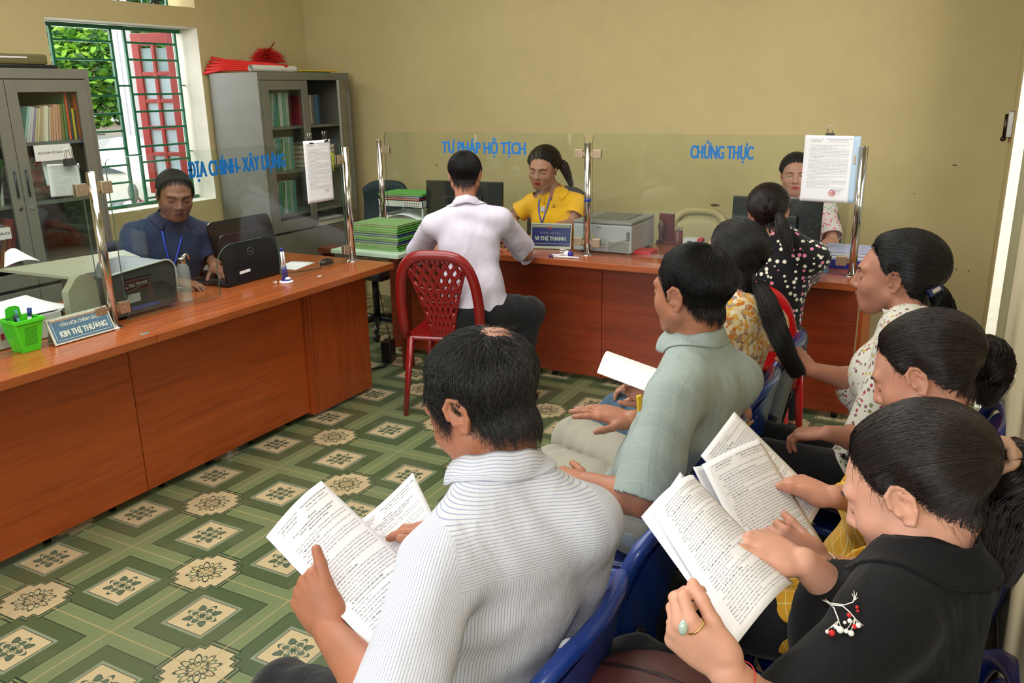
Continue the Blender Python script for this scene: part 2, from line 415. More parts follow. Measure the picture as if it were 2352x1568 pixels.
# ---- window: green grille, red casement leaf standing open outside
green = mat('green_gloss_paint', (22, 104, 70), .4, noise=.12, nscale=25)
gx = XW-.19
g = empty('window_grille', (gx, (wy0+wy1)/2, wz0), label='green painted steel grille filling the window behind the man in navy', cat='window grille')
MB().box(gx-.012, gx+.012, wy0+.004, wy1-.004, wz1-.034, wz1-.008).build('rail', green, g)
MB().box(gx-.012, gx+.012, wy0+.004, wy1-.004, wz0+.006, wz0+.026).build('rail', green, g)
vb = [PX(x, y, gx)[1] for x, y in ((118, 100), (255, 100), (288, 110), (403, 110))]
for y in vb: MB().box(gx-.009, gx+.009, y-.009, y+.009, wz0+.02, wz1-.02).build('bar', green, g)
zs = [PX(x, y, gx)[2] for x, y in ((190, 93), (190, 136), (230, 179), (232, 220), (240, 262), (250, 302), (250, 343), (262, 381), (275, 420), (280, 460))]
for z in zs: MB().box(gx-.006, gx+.006, vb[0], vb[1], z-.007, z+.007).build('bar', green, g)
zs = [PX(x, y, gx)[2] for x, y in ((345, 100), (350, 138), (355, 178), (360, 216), (362, 255), (370, 292), (372, 333), (376, 368), (385, 409), (390, 448))]
for z in zs: MB().box(gx-.006, gx+.006, vb[2], vb[3], z-.007, z+.007).build('bar', green, g)
for (x, y) in ((283, 197), (300, 357), (284, 62)):
    z = PX(x, y, gx)[2]; MB().box(gx-.006, gx+.006, vb[1], vb[2], z-.006, z+.006).build('bar', green, g)
for (x, y) in ((430, 196), (440, 346)):
    z = PX(x, y, gx)[2]; MB().box(gx-.005, gx+.005, vb[3], wy1, z-.004, z+.004).build('bar', green, g)
g2 = empty('window_grille', (gx, (wy0+wy1)/2, tz0), label='green grille with dark ornaments in the vent opening above the window', cat='window grille')
for y in np.linspace(wy0+.08, wy1-.08, 6): MB().box(gx-.008, gx+.008, y-.008, y+.008, tz0, tz1).build('bar', green, g2)
for y in (wy0+.45, wy0+.98):
    q = MB()
    for k in range(5):
        a = k*PI/4; q.tube([(gx, y-.05*math.cos(a), tz0+.055-.045*math.sin(a)), (gx, y+.05*math.cos(a), tz0+.055+.045*math.sin(a))], .010, 6)
    q.build('ornament', mat('dark_green_iron', (30, 40, 30), .5), g2)
# casement leaf (opens outwards, stands near square to the wall)
red = mat('red_brown_shutter_paint', (150, 42, 30), .45, noise=.08, nscale=18)
c0 = PX(412, 300, XW-.24); hinge = np.array([XW-.27, 4.585, 0])
lx, ly = PX(331, 300, XW-.60)[:2]
ldir = np.array([lx-hinge[0], ly-hinge[1], 0]); LW = np.linalg.norm(ldir); ldir /= LW; ln = np.array([-ldir[1], ldir[0], 0])
leaf = empty('casement', hinge+np.array([0, 0, wz0]), label='red wooden window casement with glass panes standing open outside the green grille', cat='window shutter')
q = MB(); za, zb = wz0+.03, wz1-.02; UZ = np.array([0, 0, 1.])
def lbar(u0, u1, z0, z1, t=.04): 
    q.obox(hinge+ldir*(u0+u1)/2+UZ*(z0+z1)/2, ldir, ln, UZ, (u1-u0)/2, t/2, (z1-z0)/2, .004)
lbar(0, .06, za, zb); lbar(LW-.06, LW, za, zb); lbar(.058, LW-.058, zb-.085, zb); lbar(.058, LW-.058, za, za+.10)
mid = LW/2; lbar(mid-.014, mid+.014, za+.1, zb-.084)
rows = np.linspace(za+.10, zb-.09, 6)
for z in rows[1:-1]: lbar(.058, LW-.058, z-.015, z+.015, .036)
q.build('leaf_frame', red, leaf)
gl = mat('casement_glass', (168, 190, 196), .06, 0., .8)
gl.node_tree.nodes['Principled BSDF'].inputs['Alpha'].default_value = .55
for i in range(5):
    for (a, c) in ((.059, mid-.013), (mid+.013, LW-.059)):
        MB().obox(hinge+ldir*(a+c)/2+UZ*(rows[i]+rows[i+1])/2, ldir, ln, UZ, (c-a)/2, .002, (rows[i+1]-rows[i])/2-.014).build('pane', gl, leaf)

# ---- outside the window
tag(MB().box(-40, XW-T, -8, 26, -.35, -.25).build('ground', conc), kind='structure')
def leaves(name, boxes, n, size, cols, parent, seed):
    r = np.random.default_rng(seed); C_ = []
    for (c, rad, k) in boxes:
        d = r.normal(size=(k, 3)); d /= np.linalg.norm(d, axis=1)[:, None]
        C_.append(np.array(c)+d*np.array(rad)*r.uniform(.55, 1.05, (k, 1)))
    C_ = np.concatenate(C_); k = len(C_)
    a = r.normal(size=(k, 3)); a[:, 2] *= .4; a /= np.linalg.norm(a, axis=1)[:, None]
    b_ = np.cross(a, r.normal(size=(k, 3))); b_ /= np.linalg.norm(b_, axis=1)[:, None]
    s = size*r.uniform(.6, 1.4, (k, 1)); nn = np.cross(a, b_)
    V = np.stack([C_-a*s, C_-b_*s*.45+nn*s*.12, C_+a*s, C_+b_*s*.45+nn*s*.12], 1).reshape(-1, 3)
    F = np.arange(4*k).reshape(k, 4)
    return np_mesh(name, V, F, cols, parent, smooth=False, mi=r.integers(0, len(cols), k))
lf = [mat('leaf_lime', (150, 204, 60), .5), mat('leaf_green', (96, 160, 44), .5), mat('leaf_deep', (48, 92, 34), .55)]
for q_ in lf: q_.node_tree.nodes['Principled BSDF'].inputs['Transmission Weight'].default_value = 0
# direction out of the window at pixel (x,y), at distance d
def OUT(x, y, d): return PD(x, y, d)
bark = mat('bark', (110, 92, 74), .9, noise=.2)
tr = empty('tree', (*OUT(150, 300, 9.5)[:2], -.25), label='lime green leafy tree outside the window at its left side', cat='tree')
c1, c2, c3 = OUT(165, 70, 9), OUT(200, 160, 9), OUT(235, 230, 9.5)
leaves('foliage', [(OUT(150, 60, 9.5), (.6, .6, .42), 2000), (OUT(190, 150, 9), (.52, .5, .38), 1500), (OUT(130, 250, 9), (.4, .4, .5), 700), (OUT(225, 250, 9.3), (.26, .3, .2), 400), (OUT(225, 110, 9.5), (.28, .4, .16), 360)], 0, .052, lf, tr, 3)
p0 = OUT(150, 300, 9.5); MB().tube([(p0[0], p0[1], -.25), (p0[0]+.1, p0[1], 1.2), OUT(170, 120, 9.4)], [.09, .07, .03], 8).build('trunk', bark, tr)
t2 = empty('tree', (*OUT(300, 300, 16)[:2], -.25), label='dark green tree mass farther off behind the white post outside the window', cat='tree')
leaves('foliage', [(OUT(x, y, 16+rnd.uniform(-1, 1)), (1.1, 1.1, .8), 520) for x in (120, 190, 250, 320, 400) for y in (60, 130, 190)], 0, .12, [lf[2], lf[2], lf[1]], t2, 5)
p0 = OUT(235, 300, 16); MB().tube([(p0[0], p0[1], -.25), OUT(232, 150, 16)], [.2, .12], 8).build('trunk', bark, t2)
t3 = empty('tree', (*OUT(240, 300, 13)[:2], -.25), label='grey green palm frond hanging behind the trees at the window top', cat='tree')
q = MB(); c = OUT(205, 62, 13)
for k in range(46):
    u = k/45; base = OUT(200+u*55, 58+22*(u-.5)**2*4-8, 13); q.tube([base, base+np.array([.08, 0, -.25]), base+np.array([.22, 0, -.75+.3*u])], [.02, .016, .004], 4)
q.build('frond', mat('palm_grey_green', (120, 138, 96), .6), t3)
MB().tube([(c[0], c[1], -.25), c], [.14, .10], 8).build('trunk', bark, t3)
# garden wall with a pale band and openings
wy = OUT(235, 290, 12.5)
gw = empty('garden_wall', (wy[0], wy[1], -.25), rz=0, label='pale cream yard wall with small square openings behind the white car', cat='wall')
rgt = np.array([CR[0], CR[1], 0]); rgt /= np.linalg.norm(rgt); fwd_ = np.array([-rgt[1], rgt[0], 0])
zt_, zb_ = OUT(235, 270, 12.5)[2], OUT(235, 292, 12.5)[2]
cw = np.array([wy[0], wy[1], 0.])
MB().obox(cw+UZ*((zt_-.25)/2), rgt, fwd_, UZ, 2.4, .1, (zt_+.25)/2).build('wall_face', conc, gw)
MB().obox(cw+UZ*zt_-fwd_*.06, rgt, fwd_, UZ, 2.42, .16, .05).build('coping', mat('white_coping', (236, 234, 228), .8), gw)
for k in range(7):
    MB().obox(cw-fwd_*.101+rgt*(-1.5+k*.5)+UZ*(zb_-.22), rgt, fwd_, UZ, .07, .02, .13).build('opening', mat('shadow_brown', (96, 84, 66), .9), gw)
# white post outside
wpst = mat('white_post_paint', (226, 226, 224), .6)
a_, b_ = OUT(283, 60, 8.0), OUT(320, 400, 8.0)
MB_ = MB().box(a_[0]-.04, a_[0]+.04, a_[1]-.04, a_[1]+.04, -.25, 3.2)
tag(MB_.build('post', wpst), 'white square post standing outside between the two grille halves', 'post')
a_ = OUT(266, 60, 8.4)
tag(MB().box(a_[0]-.035, a_[0]+.035, a_[1]-.035, a_[1]+.035, -.25, 3.2).build('post', wpst), 'thinner white post standing outside just left of the wide white post', 'post')
# banner board
bc = OUT(375, 330, 9.0); bn = empty('banner', (bc[0], bc[1], -.25), label='blurred colourful printed banner board standing outside behind the red casement', cat='banner')
bh = (OUT(375, 180, 9)[2]-.3)/2
MB().obox(np.array([bc[0], bc[1], .3+bh]), rgt, fwd_, UZ, .33, .02, bh).build('board', mat('banner_white', (226, 226, 222), .6), bn)
for (x, y, w_, h_, cc) in ((322, 215, .05, .13, (232, 214, 60)), (345, 215, .07, .12, (88, 118, 178)), (350, 200, .06, .05, (220, 150, 70)), (352, 300, .09, .16, (94, 130, 184)), (390, 245, .07, .1, (196, 178, 170)), (352, 345, .07, .07, (226, 214, 110)), (385, 290, .08, .05, (60, 168, 120)), (392, 345, .05, .08, (236, 236, 234))):
    p = OUT(x, y, 8.97); MB().obox(p, rgt, fwd_, UZ, w_, .006, h_).build('print', mat('banner_%d_%d' % (x, y), cc, .6), bn)
# car
car = empty('car', (*OUT(270, 430, 7.6)[:2], -.25), label='white car parked outside the window with its rear towards the room', cat='car')
cwht = mat('car_white', (232, 232, 228), .25, coat=.6); cgl = mat('car_glass', (92, 104, 110), .1, spec=.8)
cc = OUT(275, 430, 7.6); cc[2] = 0
def cpt(u, v, z): return cc+rgt*u+fwd_*v+UZ*z
z430, z370, z320 = OUT(270, 455, 7.6)[2], OUT(270, 385, 7.6)[2], OUT(240, 318, 7.6)[2]
prof = [(-1.9, -.0), (-1.9, z370-.1), (-1.75, z370), (-.95, z320+.02), (-.1, z320), (.22, z320-.12), (.62, z370-.02), (.86, z370-.12), (.90, z430-.1), (.88, .0)]
q = MB(); q.prism([(a, b_) for a, b_ in prof], rgt, UZ, fwd_, cc, 1.5); bo = q.build('body', cwht, car)
bv = bo.modifiers.new('bevel', 'BEVEL'); bv.width = .08; bv.segments = 3
for f_ in bo.data.polygons: f_.use_smooth = False
q = MB(); q.prism([(-.92, z320-.05), (-.14, z320-.06), (-.12, z370+.02), (-1.35, z370+.02)], rgt, UZ, fwd_, cc-fwd_*.752, .012); q.build('side_window', cgl, car)
q = MB(); q.prism([(-.06, z320-.07), (.17, z320-.15), (.42, z370+.02), (-.06, z370+.02)], rgt, UZ, fwd_, cc-fwd_*.752, .012); q.build('side_window', cgl, car)
MB().obox(cpt(.80, -.70, z370-.17), rgt, fwd_, UZ, .045, .09, .075, .02).build('tail_light', mat('tail_red', (206, 40, 34), .3), car)
for u in (-1.3, .3):
    q = MB().cyl(cpt(u, -.76, .05), cpt(u, -.55, .05), .32, n=24); q.build('wheel', mat('tyre', (34, 34, 34), .8), car)
# motorbike bits: seat, mirror
mb_ = empty('motorbike', (*OUT(300, 480, 6.4)[:2], -.25), label='motorbike outside the window showing its red tank, black seat and round mirror', cat='motorbike')
p = OUT(312, 478, 6.4); q = MB(); q.ball(p, (.15, .12, .07)); q.build('tank', mat('bike_red', (196, 44, 46), .3, coat=.5), mb_)
q = MB(); q.ball(OUT(285, 480, 6.4), (.12, .10, .07)); q.build('seat', mat('bike_black', (40, 38, 40), .5), mb_)
p = OUT(306, 443, 6.3); q = MB(); q.ball(p, (.055, .02, .075)); q.tube([p, OUT(325, 462, 6.35), OUT(331, 478, 6.4)], .008, 6); q.build('mirror', mat('bike_mirror', (120, 122, 122), .15, .4), mb_)
q = MB(); 
p = OUT(300, 478, 6.4)
for s_ in (-.5, .55):
    c_ = p+rgt*s_; c_[2] = .03
    q.tube([c_+rgt*.27*math.cos(a)+UZ*.27*math.sin(a) for a in np.linspace(0, 2*PI, 21)], .05, 8)
q.build('wheel', mat('tyre', (34, 34, 34), .8), mb_)
MB().obox(np.array([p[0], p[1], .3]), rgt, fwd_, UZ, .4, .07, .22, .05).build('engine', mat('bike_black', (40, 38, 40), .5), mb_)
# ================================================================== COUNTERS
TOPZ = .76
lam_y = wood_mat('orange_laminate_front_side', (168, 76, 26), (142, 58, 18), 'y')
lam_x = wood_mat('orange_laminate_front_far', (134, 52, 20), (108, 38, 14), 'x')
lam_z = wood_mat('orange_laminate_upright', (160, 72, 28), (134, 54, 18), 'z')
top_y = wood_mat('counter_top_laminate_side', (158, 84, 42), (134, 66, 30), 'y', .22)
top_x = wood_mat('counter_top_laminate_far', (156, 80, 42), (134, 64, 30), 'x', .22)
seam = mat('dark_seam', (70, 30, 14), .7)
blackp = mat('black_plastic', (22, 22, 24), .35, noise=.05)
steel = mat('polished_steel', (206, 204, 198), .12, 1.)
steel_b = mat('brushed_clamp', (196, 176, 150), .35, .85)
# left counter: desks side by side, each with its own body and top
def counter_left(y0, y1, label, splits, panel=None):
    e = empty('counter', (-3.25, (y0+y1)/2, 0), label=label, cat='counter', group='reception counters')
    MB().box(-3.68, -2.79, y0, y1, TOPZ-.036, TOPZ, b=.004).build('counter_top', top_y, e)
    ys = [y0+.001]+splits+[y1-.001 if panel is None else panel]
    for a, c in zip(ys[:-1], ys[1:]):
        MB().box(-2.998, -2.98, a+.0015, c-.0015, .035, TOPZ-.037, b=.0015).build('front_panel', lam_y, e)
    if panel: 
        MB().box(-3.55, -2.955, panel, panel+.045, .02, TOPZ-.037, b=.002).box(-2.99, -2.95, panel+.02, y1-.06, .02, TOPZ-.037, b=.003).build('end_panel', lam_z, e)
        MB().box(-3.55, -2.99, y1-.1, y1-.06, .02, TOPZ-.037, b=.002).build('side_panel', lam_z, e)
    MB().box(-3.5, -3.0, y0+.03, y0+.048, .03, TOPZ-.037).build('side_panel', lam_z, e)
    for y in np.linspace(y0+.1, y1-.15, 6): MB().cyl((-3.03, y, 0), (-3.03, y, .037), .016, n=10).build('foot', blackp, e)
    return e
counter_left(2.165, 3.76, 'orange laminate counter in front of the man in navy', [2.166], 3.20)
counter_left(.45, 2.163, 'orange laminate counter at the left edge of the photo, carrying the green pen basket', [1.3])
e = empty('counter', (-1.85, 4.6, 0), label='orange laminate counter across the room, in front of the cream back wall', cat='counter', group='reception counters')
MB().box(-3.32, -.405, 4.205, 4.93, TOPZ-.036, TOPZ, b=.004).build('counter_top', top_x, e)
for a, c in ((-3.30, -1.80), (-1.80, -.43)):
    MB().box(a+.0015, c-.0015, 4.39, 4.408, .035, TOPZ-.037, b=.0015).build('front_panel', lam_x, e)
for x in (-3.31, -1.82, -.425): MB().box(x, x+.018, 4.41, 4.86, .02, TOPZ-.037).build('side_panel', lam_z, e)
for x in np.linspace(-3.2, -.5, 6): MB().cyl((x, 4.43, 0), (x, 4.43, .037), .016, n=10).build('foot', blackp, e)
# lighter desk behind the left end of the far counter (folders stand on it)
dk = mat('dark_desk', (92, 40, 20), .35, noise=.1)
e = empty('desk', (-3.6, 4.6, 0), label='small dark desk under the tall stack of green folders', cat='desk')
MB().box(-3.62, -2.98, 4.08, 4.20, .70, .735, b=.003).build('desk_top', dk, e)
for x in (-3.60, -3.01): MB().box(x, x+.02, 4.09, 4.19, 0, .70).build('leg', dk, e)
# ---- glass screens
gm = bpy.data.materials.new('screen_glass'); gm.use_nodes = True
n_ = gm.node_tree.nodes; l_ = gm.node_tree.links; n_.remove(n_['Principled BSDF'])
tr_ = n_.new('ShaderNodeBsdfTransparent'); tr_.inputs[0].default_value = (.93, .965, .945, 1)
gs_ = n_.new('ShaderNodeBsdfGlossy'); gs_.inputs['Roughness'].default_value = .03
ge_ = n_.new('ShaderNodeNewGeometry'); dt_ = n_.new('ShaderNodeVectorMath'); dt_.operation = 'DOT_PRODUCT'
l_.new(ge_.outputs['Normal'], dt_.inputs[0]); l_.new(ge_.outputs['Incoming'], dt_.inputs[1])
def gmath(op, a, b=0.):
    q_ = n_.new('ShaderNodeMath'); q_.operation = op
    for i_, v_ in enumerate((a, b)):
        if isinstance(v_, (int, float)): q_.inputs[i_].default_value = v_
        else: l_.new(v_, q_.inputs[i_])
    return q_.outputs[0]
fres_ = gmath('ADD', gmath('MULTIPLY', gmath('POWER', gmath('SUBTRACT', 1., gmath('ABSOLUTE', dt_.outputs['Value'])), 5.), .95), .035)   # same reflectance on both faces
mx_ = n_.new('ShaderNodeMixShader'); l_.new(fres_, mx_.inputs[0]); l_.new(tr_.outputs[0], mx_.inputs[1]); l_.new(gs_.outputs[0], mx_.inputs[2])
l_.new(mx_.outputs[0], n_['Material Output'].inputs[0])
ge = mat('glass_edge_green', (70, 98, 84), .2, spec=.8)
blue = mat('blue_lettering', (0, 104, 178), .5)
def pane_outline(w_, z0, z1, cut=None, r=.03):
    P = [(0, z0)]
    if cut:
        a, b_, h = cut; rr = .10
        P += [(a, z0)]+[(a, z0+.02), (a, h-rr)]+[(a+rr*(1-math.cos(t)), h-rr+rr*math.sin(t)) for t in np.linspace(.2, PI/2, 6)]
        P += [(b_-rr+rr*math.sin(t), h-rr+rr*math.cos(t)) for t in np.linspace(0, PI/2-.2, 6)]+[(b_, h-rr), (b_, z0)]
    P += [(w_, z0)]+[(w_-r+r*math.cos(t), z1-r+r*math.sin(t)) for t in np.linspace(0, PI/2, 5)]
    P += [(r-r*math.sin(t), z1-r+r*math.cos(t)) for t in np.linspace(0, PI/2, 5)]
    return P
def pane(o, ax, n, w_, label, cut=None, word=None):
    """o = lower left corner seen from the public side"""
    o, ax, n = np.array(o, float), np.array(ax, float), np.array(n, float)
    e = empty('glass_screen', o, label=label, cat='glass screen', group='glass screens on the counters')
    P = pane_outline(w_, .775, 1.435, cut)
    t = .007
    V = [o+ax*p[0]+UZ*p[1]-n*t/2 for p in P]+[o+ax*p[0]+UZ*p[1]+n*t/2 for p in P]; k = len(P)
    q = MB(); q.add(V, [list(range(k))[::-1], list(range(k, 2*k))]); q.build('glass', gm, e)
    q = MB(); q.add(V, [[i, (i+1) % k, (i+1) % k+k, i+k] for i in range(k)]); q.build('polished_edge', ge, e)
    if word:
        s, x0, wd, z0, ht = word
        V_, F_ = [], []
        for k_, dx in enumerate((-.0028, -.0014, 0, .0014, .0028)):
            t_ = lettering('t', [(s, x0+dx, z0, wd, ht, .012)], lambda x, y: o+np.outer(x, ax)+np.outer(y, UZ)+n*(.0042+.0003*k_), blue, res=4)
            n0 = len(V_); V_ += [tuple(v.co) for v in t_.data.vertices]; F_ += [[i+n0 for i in p_.vertices] for p_ in t_.data.polygons]; bpy.data.objects.remove(t_)
        MB().add(V_, F_).build('lettering', blue, e)
GX = -3.03; GY = 4.386
pane((GX, .55, 0), (0, 1, 0), (1, 0, 0), 1.56, 'glass screen at the left edge of the photo, clipped with a small white sheet')
pane((GX, 2.225, 0), (0, 1, 0), (1, 0, 0), 1.43, 'glass screen lettered ĐỊA CHÍNH- XÂY DỰNG in blue', (.50, .905, 1.0), ('ĐỊA CHÍNH- XÂY DỰNG', .400, .60, 1.321, .066))
pane((-3.275, GY, 0), (1, 0, 0), (0, -1, 0), 1.36, 'glass screen lettered TƯ PHÁP HỘ TỊCH in blue', (.45, .88, 1.0), ('TƯ PHÁP HỘ TỊCH', .43, .565, 1.315, .066))
pane((-1.865, GY, 0), (1, 0, 0), (0, -1, 0), 1.345, 'glass screen lettered CHỨNG THỰC in blue', (.72, 1.12, .98), ('CHỨNG THỰC', .553, .32, 1.315, .065))
# ---- steel posts with square clamps
def post(x, y, ax, sides, label, extra=False):
    e = empty('screen_post', (x, y, TOPZ), label=label, cat='post', group='steel screen posts')
    MB().cyl((x, y, TOPZ+.004), (x, y, 1.385), .0185, n=28).ball((x, y, 1.385), (.0185, .0185, .006)).build('tube', steel, e)
    MB().lathe([(.034, 0), (.034, .004), (.022, .006), (.0186, .012)], (x, y, TOPZ), 24).build('base_flange', steel, e)
    ax = np.array(ax, float); nn = np.array([ax[1], ax[0], 0])
    for s_ in sides:
        for z in (1.325, .835):
            c = np.array([x, y, z])+ax*s_*.055
            q = MB(); q.obox(c+nn*.008, ax, nn, UZ, .024, .004, .024, .003).obox(c-nn*.008, ax, nn, UZ, .024, .004, .024, .003)
            q.obox(c-ax*s_*.028, ax, nn, UZ, .012, .006, .012); q.cyl(c-nn*.013, c+nn*.013, .005, n=10)
            q.build('clamp', steel_b, e)
    return e
post(-3.03, 2.156, (0, 1, 0), (-1, 1), 'steel post on the left counter beside the blue nameplate')
p3 = post(-3.03, 3.70, (0, 1, 0), (-1,), 'steel post at the inner end of the left counter, right of the clipped notice')
post(-3.315, GY, (1, 0, 0), (1,), 'steel post at the left end of the far counter by the green folders')
pm = post(-1.892, GY, (1, 0, 0), (-1, 1), 'steel post with a blue tape ring between the two far glass screens')
MB().cyl((-1.892, GY, 1.065), (-1.892, GY, 1.08), .0192, n=24).build('tape_ring', mat('blue_tape', (20, 50, 150), .5), pm)
post(-.475, GY, (1, 0, 0), (-1,), 'steel post at the right end of the far counter beside the hanging notice')

# ---- papers with printed text
paperm = mat('white_paper', (232, 232, 236), .75, spec=.2)
ink = mat('printed_ink', (52, 52, 58), .8, spec=.1)
redink = mat('stamp_red', (206, 70, 72), .8)
H1 = [('ỦY BAN NHÂN DÂN', .10, .30, 0), ('CỘNG HÒA XÃ HỘI CHỦ NGHĨA VIỆT NAM', .46, .50, 1)]
H2 = [('XÃ TIÊN PHONG', .13, .24, 1), ('Độc lập - Tự do - Hạnh phúc', .53, .36, 1)]
H3 = [('Số: 47/KH-UBND', .12, .22, 0), ('Tiên Phong, ngày 21 tháng 8 năm 2020', .50, .42, 0)]
BODY = ['Thực hiện kế hoạch số 127/KH-UBND ngày 20 tháng 7 năm 2020 của UBND', 'huyện về việc tổ chức các hoạt động kỷ niệm 75 năm ngày Cách mạng',
        'Tháng Tám và Quốc khánh nước CHXHCN Việt Nam, UBND xã Tiên Phong xây', 'dựng kế hoạch tổ chức các hoạt động tuyên truyền trên địa bàn xã như sau:',
        'Tuyên truyền sâu rộng đến các tầng lớp nhân dân về ý nghĩa lịch sử,', 'tầm vóc thời đại của Cách mạng Tháng Tám, khẳng định sự lãnh đạo của',
        'Đảng, phát huy tinh thần yêu nước, lòng tự hào dân tộc, ý chí tự lực', 'Cập nhật thông tin về tình trạng việc làm của các thành viên từ đủ 15 tuổi',
        'được thành lập và hoạt động tại thời điểm điều tra thu thập thông tin', 'xuất kinh doanh tại hộ gia đình, thông tin sắp xếp thứ tự theo mẫu']
def doc_lines(kind, seed=0):
    r = random.Random(seed); L = []; y = .945
    if kind == 'plan':
        for row in (H1, H2, H3):
            for (s_, x, w_, bo) in row: L.append((s_, x, y, w_, .0085 if bo else .0075, .012 if bo else 0)); 
            y -= .021
        y -= .018; L.append(('KẾ HOẠCH', .46, y, .13, .009, .02)); y -= .02
        for s_, w_ in (('Tổ chức các hoạt động kỷ niệm 75 năm ngày Cách mạng Tháng Tám', .70), ('(19/8/1945 - 19/8/2020) và Quốc khánh nước CHXHCN', .56), ('Việt Nam (2/9/1945 - 2/9/2020)', .34)):
            L.append((s_, .53-w_/2, y, w_, .0085, .015)); y -= .02
        y -= .012
    heads = {'plan': ['I. MỤC ĐÍCH, YÊU CẦU:', '1. Mục đích:', 'II. HÌNH THỨC TUYÊN TRUYỀN', 'III. NỘI DUNG VÀ THỜI GIAN THỰC HIỆN:', '1. Nội dung:'],
             'text': ['2. Nội dung thu thập, cập nhật:', 'a) Nội dung thu thập, cập nhật:', 'chuyển đến, chuyển đi, đã chết, mới sinh từ hai mã này', 'b) Tiến độ thực hiện công việc:', '2.2. Đối với Cầu lao động'],
             'letter': ['Kính gửi: Cán bộ, người dân xã Tiên Phong.', 'Thực hiện kế hoạch:']}.get(kind, ['1. Nội dung:'])
    if kind == 'letter':
        for row in (H1, H2, H3):
            for (s_, x, w_, bo) in row: L.append((s_, x, y, w_, .0085 if bo else .0075, .012 if bo else 0))
            y -= .021
        y -= .03
    every = 7; i = 0; hi = 0
    while y > (.20 if kind == 'letter' else .05):
        if i % every == (2 if kind != 'text' else 4) and hi < len(heads):
            s_ = heads[hi]; hi += 1; L.append((s_, .15, y, min(.7, len(s_)*.0125), .0085, .018))
        else:
            s_ = BODY[r.randrange(len(BODY))]; last = r.random() < .2; ind = r.random() < .25
            if last: s_ = s_[:r.randrange(16, 40)]
            x0 = .15 if ind else .11; w_ = .93-x0
            if last: w_ = len(s_)*.0122
            L.append((s_, x0, y, w_, .0078, .0))
        y -= .0212; i += 1
    if kind == 'letter':
        for s_, x, w_ in (('TM. ỦY BAN NHÂN DÂN', .62, .26), ('KT. CHỦ TỊCH', .68, .15), ('PHÓ CHỦ TỊCH', .68, .15)): L.append((s_, x, y-.01, w_, .0085, .018)); y -= .022
    return L
def page_fn(TL, TR, BR, BL, bulge=0., lift=0., curl=0., n=None):
    TL, TR, BR, BL = [np.array(q, float) for q in (TL, TR, BR, BL)]
    N = np.cross(TR-TL, BL-TL); N /= np.linalg.norm(N); N = -N
    if n is not None and N@np.array(n) < 0: N = -N
    def f(u, v):
        u = np.asarray(u)[:, None]; v = np.asarray(v)[:, None]      # u left->right, v bottom->top
        P = (BL*(1-u)+BR*u)*(1-v)+(TL*(1-u)+TR*u)*v
        return P+N*(bulge*np.sin(PI*u)+lift*np.sin(PI*v)+curl*(np.clip(v-.7, 0, 1)/.3)**2*(1-u*.3))
    return f, N
def page(name, corners, kind, parent=None, bulge=0., lift=0., curl=0., seed=0, n=None, m=None, textside=1):
    f, N = page_fn(*corners, bulge, lift, curl, n)
    o = sheet(name, f, 14, 20, m or paperm, parent, .0006)
    if kind:
        lettering('printed_text', doc_lines(kind, seed), lambda x, y: f(x, y)+N*.0008*textside, ink, o if parent is None else parent)
    return o
# notices clipped on the glass
def binder_clip(c, ax, n, parent=None, label=None, s=1.):
    ax, n = np.array(ax, float), np.array(n, float); c = np.array(c, float)
    e = empty('binder_clip', c, label=label, cat='binder clip', group='black binder clips on the notices')
    MB().prism([(-.011*s, -.014*s), (.011*s, -.014*s), (.004*s, .008*s), (-.004*s, .008*s)], n, UZ, ax, c, .034*s).build('clip_body', blackp, e)
    for s_ in (-1, 1):
        q = MB(); a = c+n*s_*.003+UZ*.006*s
        q.tube([a-ax*.010*s, a-ax*.009*s+UZ*.028*s+n*s_*.005, a+UZ*.034*s+n*s_*.006, a+ax*.009*s+UZ*.028*s+n*s_*.005, a+ax*.010*s], .0011, 5)
        q.build('wire_handle', steel, e)
    return e
def rot2(c, ax, w_, h_, ang, n, drop=0.):
    ax = np.array(ax, float); a = ax*math.cos(ang)+UZ*math.sin(ang); u = -ax*math.sin(ang)+UZ*math.cos(ang); c = np.array(c, float)
    return [c, c+a*w_, c+a*w_-u*h_, c-u*h_]
nx = GX+.012
f_tl = (nx, 3.36, 1.437); n1 = rot2(f_tl, (0, 1, 0), .205, .315, 0.0, (1, 0, 0))
o = page('notice', n1, 'letter', seed=4, n=(1, 0, 0), bulge=.004); tag(o, 'white printed notice clipped on the left glass screen by two black clips', 'notice', 'notices clipped on the glass')
binder_clip((nx-.006, 3.42, 1.436), (0, 1, 0), (1, 0, 0), label='left black binder clip of the notice beside the lettering XÂY DỰNG')
binder_clip((nx-.006, 3.535, 1.440), (0, 1, 0), (1, 0, 0), label='right black binder clip of the notice beside the lettering XÂY DỰNG')
n2 = rot2((-.745, GY-.014, 1.437), (1, 0, 0), .222, .315, -.01, (0, -1, 0))
o = page('notice', n2, 'letter', seed=6, n=(0, -1, 0), bulge=.010); tag(o, 'curling white notice with a red round stamp clipped on the far glass', 'notice', 'notices clipped on the glass')
q = MB(); c = np.array([-.60, GY-.024, 1.165])
for k in range(24):
    a, a2 = 2*PI*k/24, 2*PI*(k+1)/24; q.tube([c+np.array([math.cos(a)*.014, 0, math.sin(a)*.014]), c+np.array([math.cos(a2)*.014, 0, math.sin(a2)*.014])], .0014, 4)
for k in range(3): q.box(c[0]-.009, c[0]+.009, c[1]-.001, c[1]+.001, c[2]-.006+k*.005, c[2]-.004+k*.005)
q.build('red_stamp', redink, o)
f_, N_ = page_fn(*[np.array(v)+np.array([.03, .006, -.002]) for v in n2], .012, n=(0, -1, 0))
o = sheet('loose_sheet', f_, 10, 14, mat('blueish_paper', (176, 200, 224), .7)); tag(o, 'pale blue sheet hanging just behind the stamped notice on the far glass', 'paper')
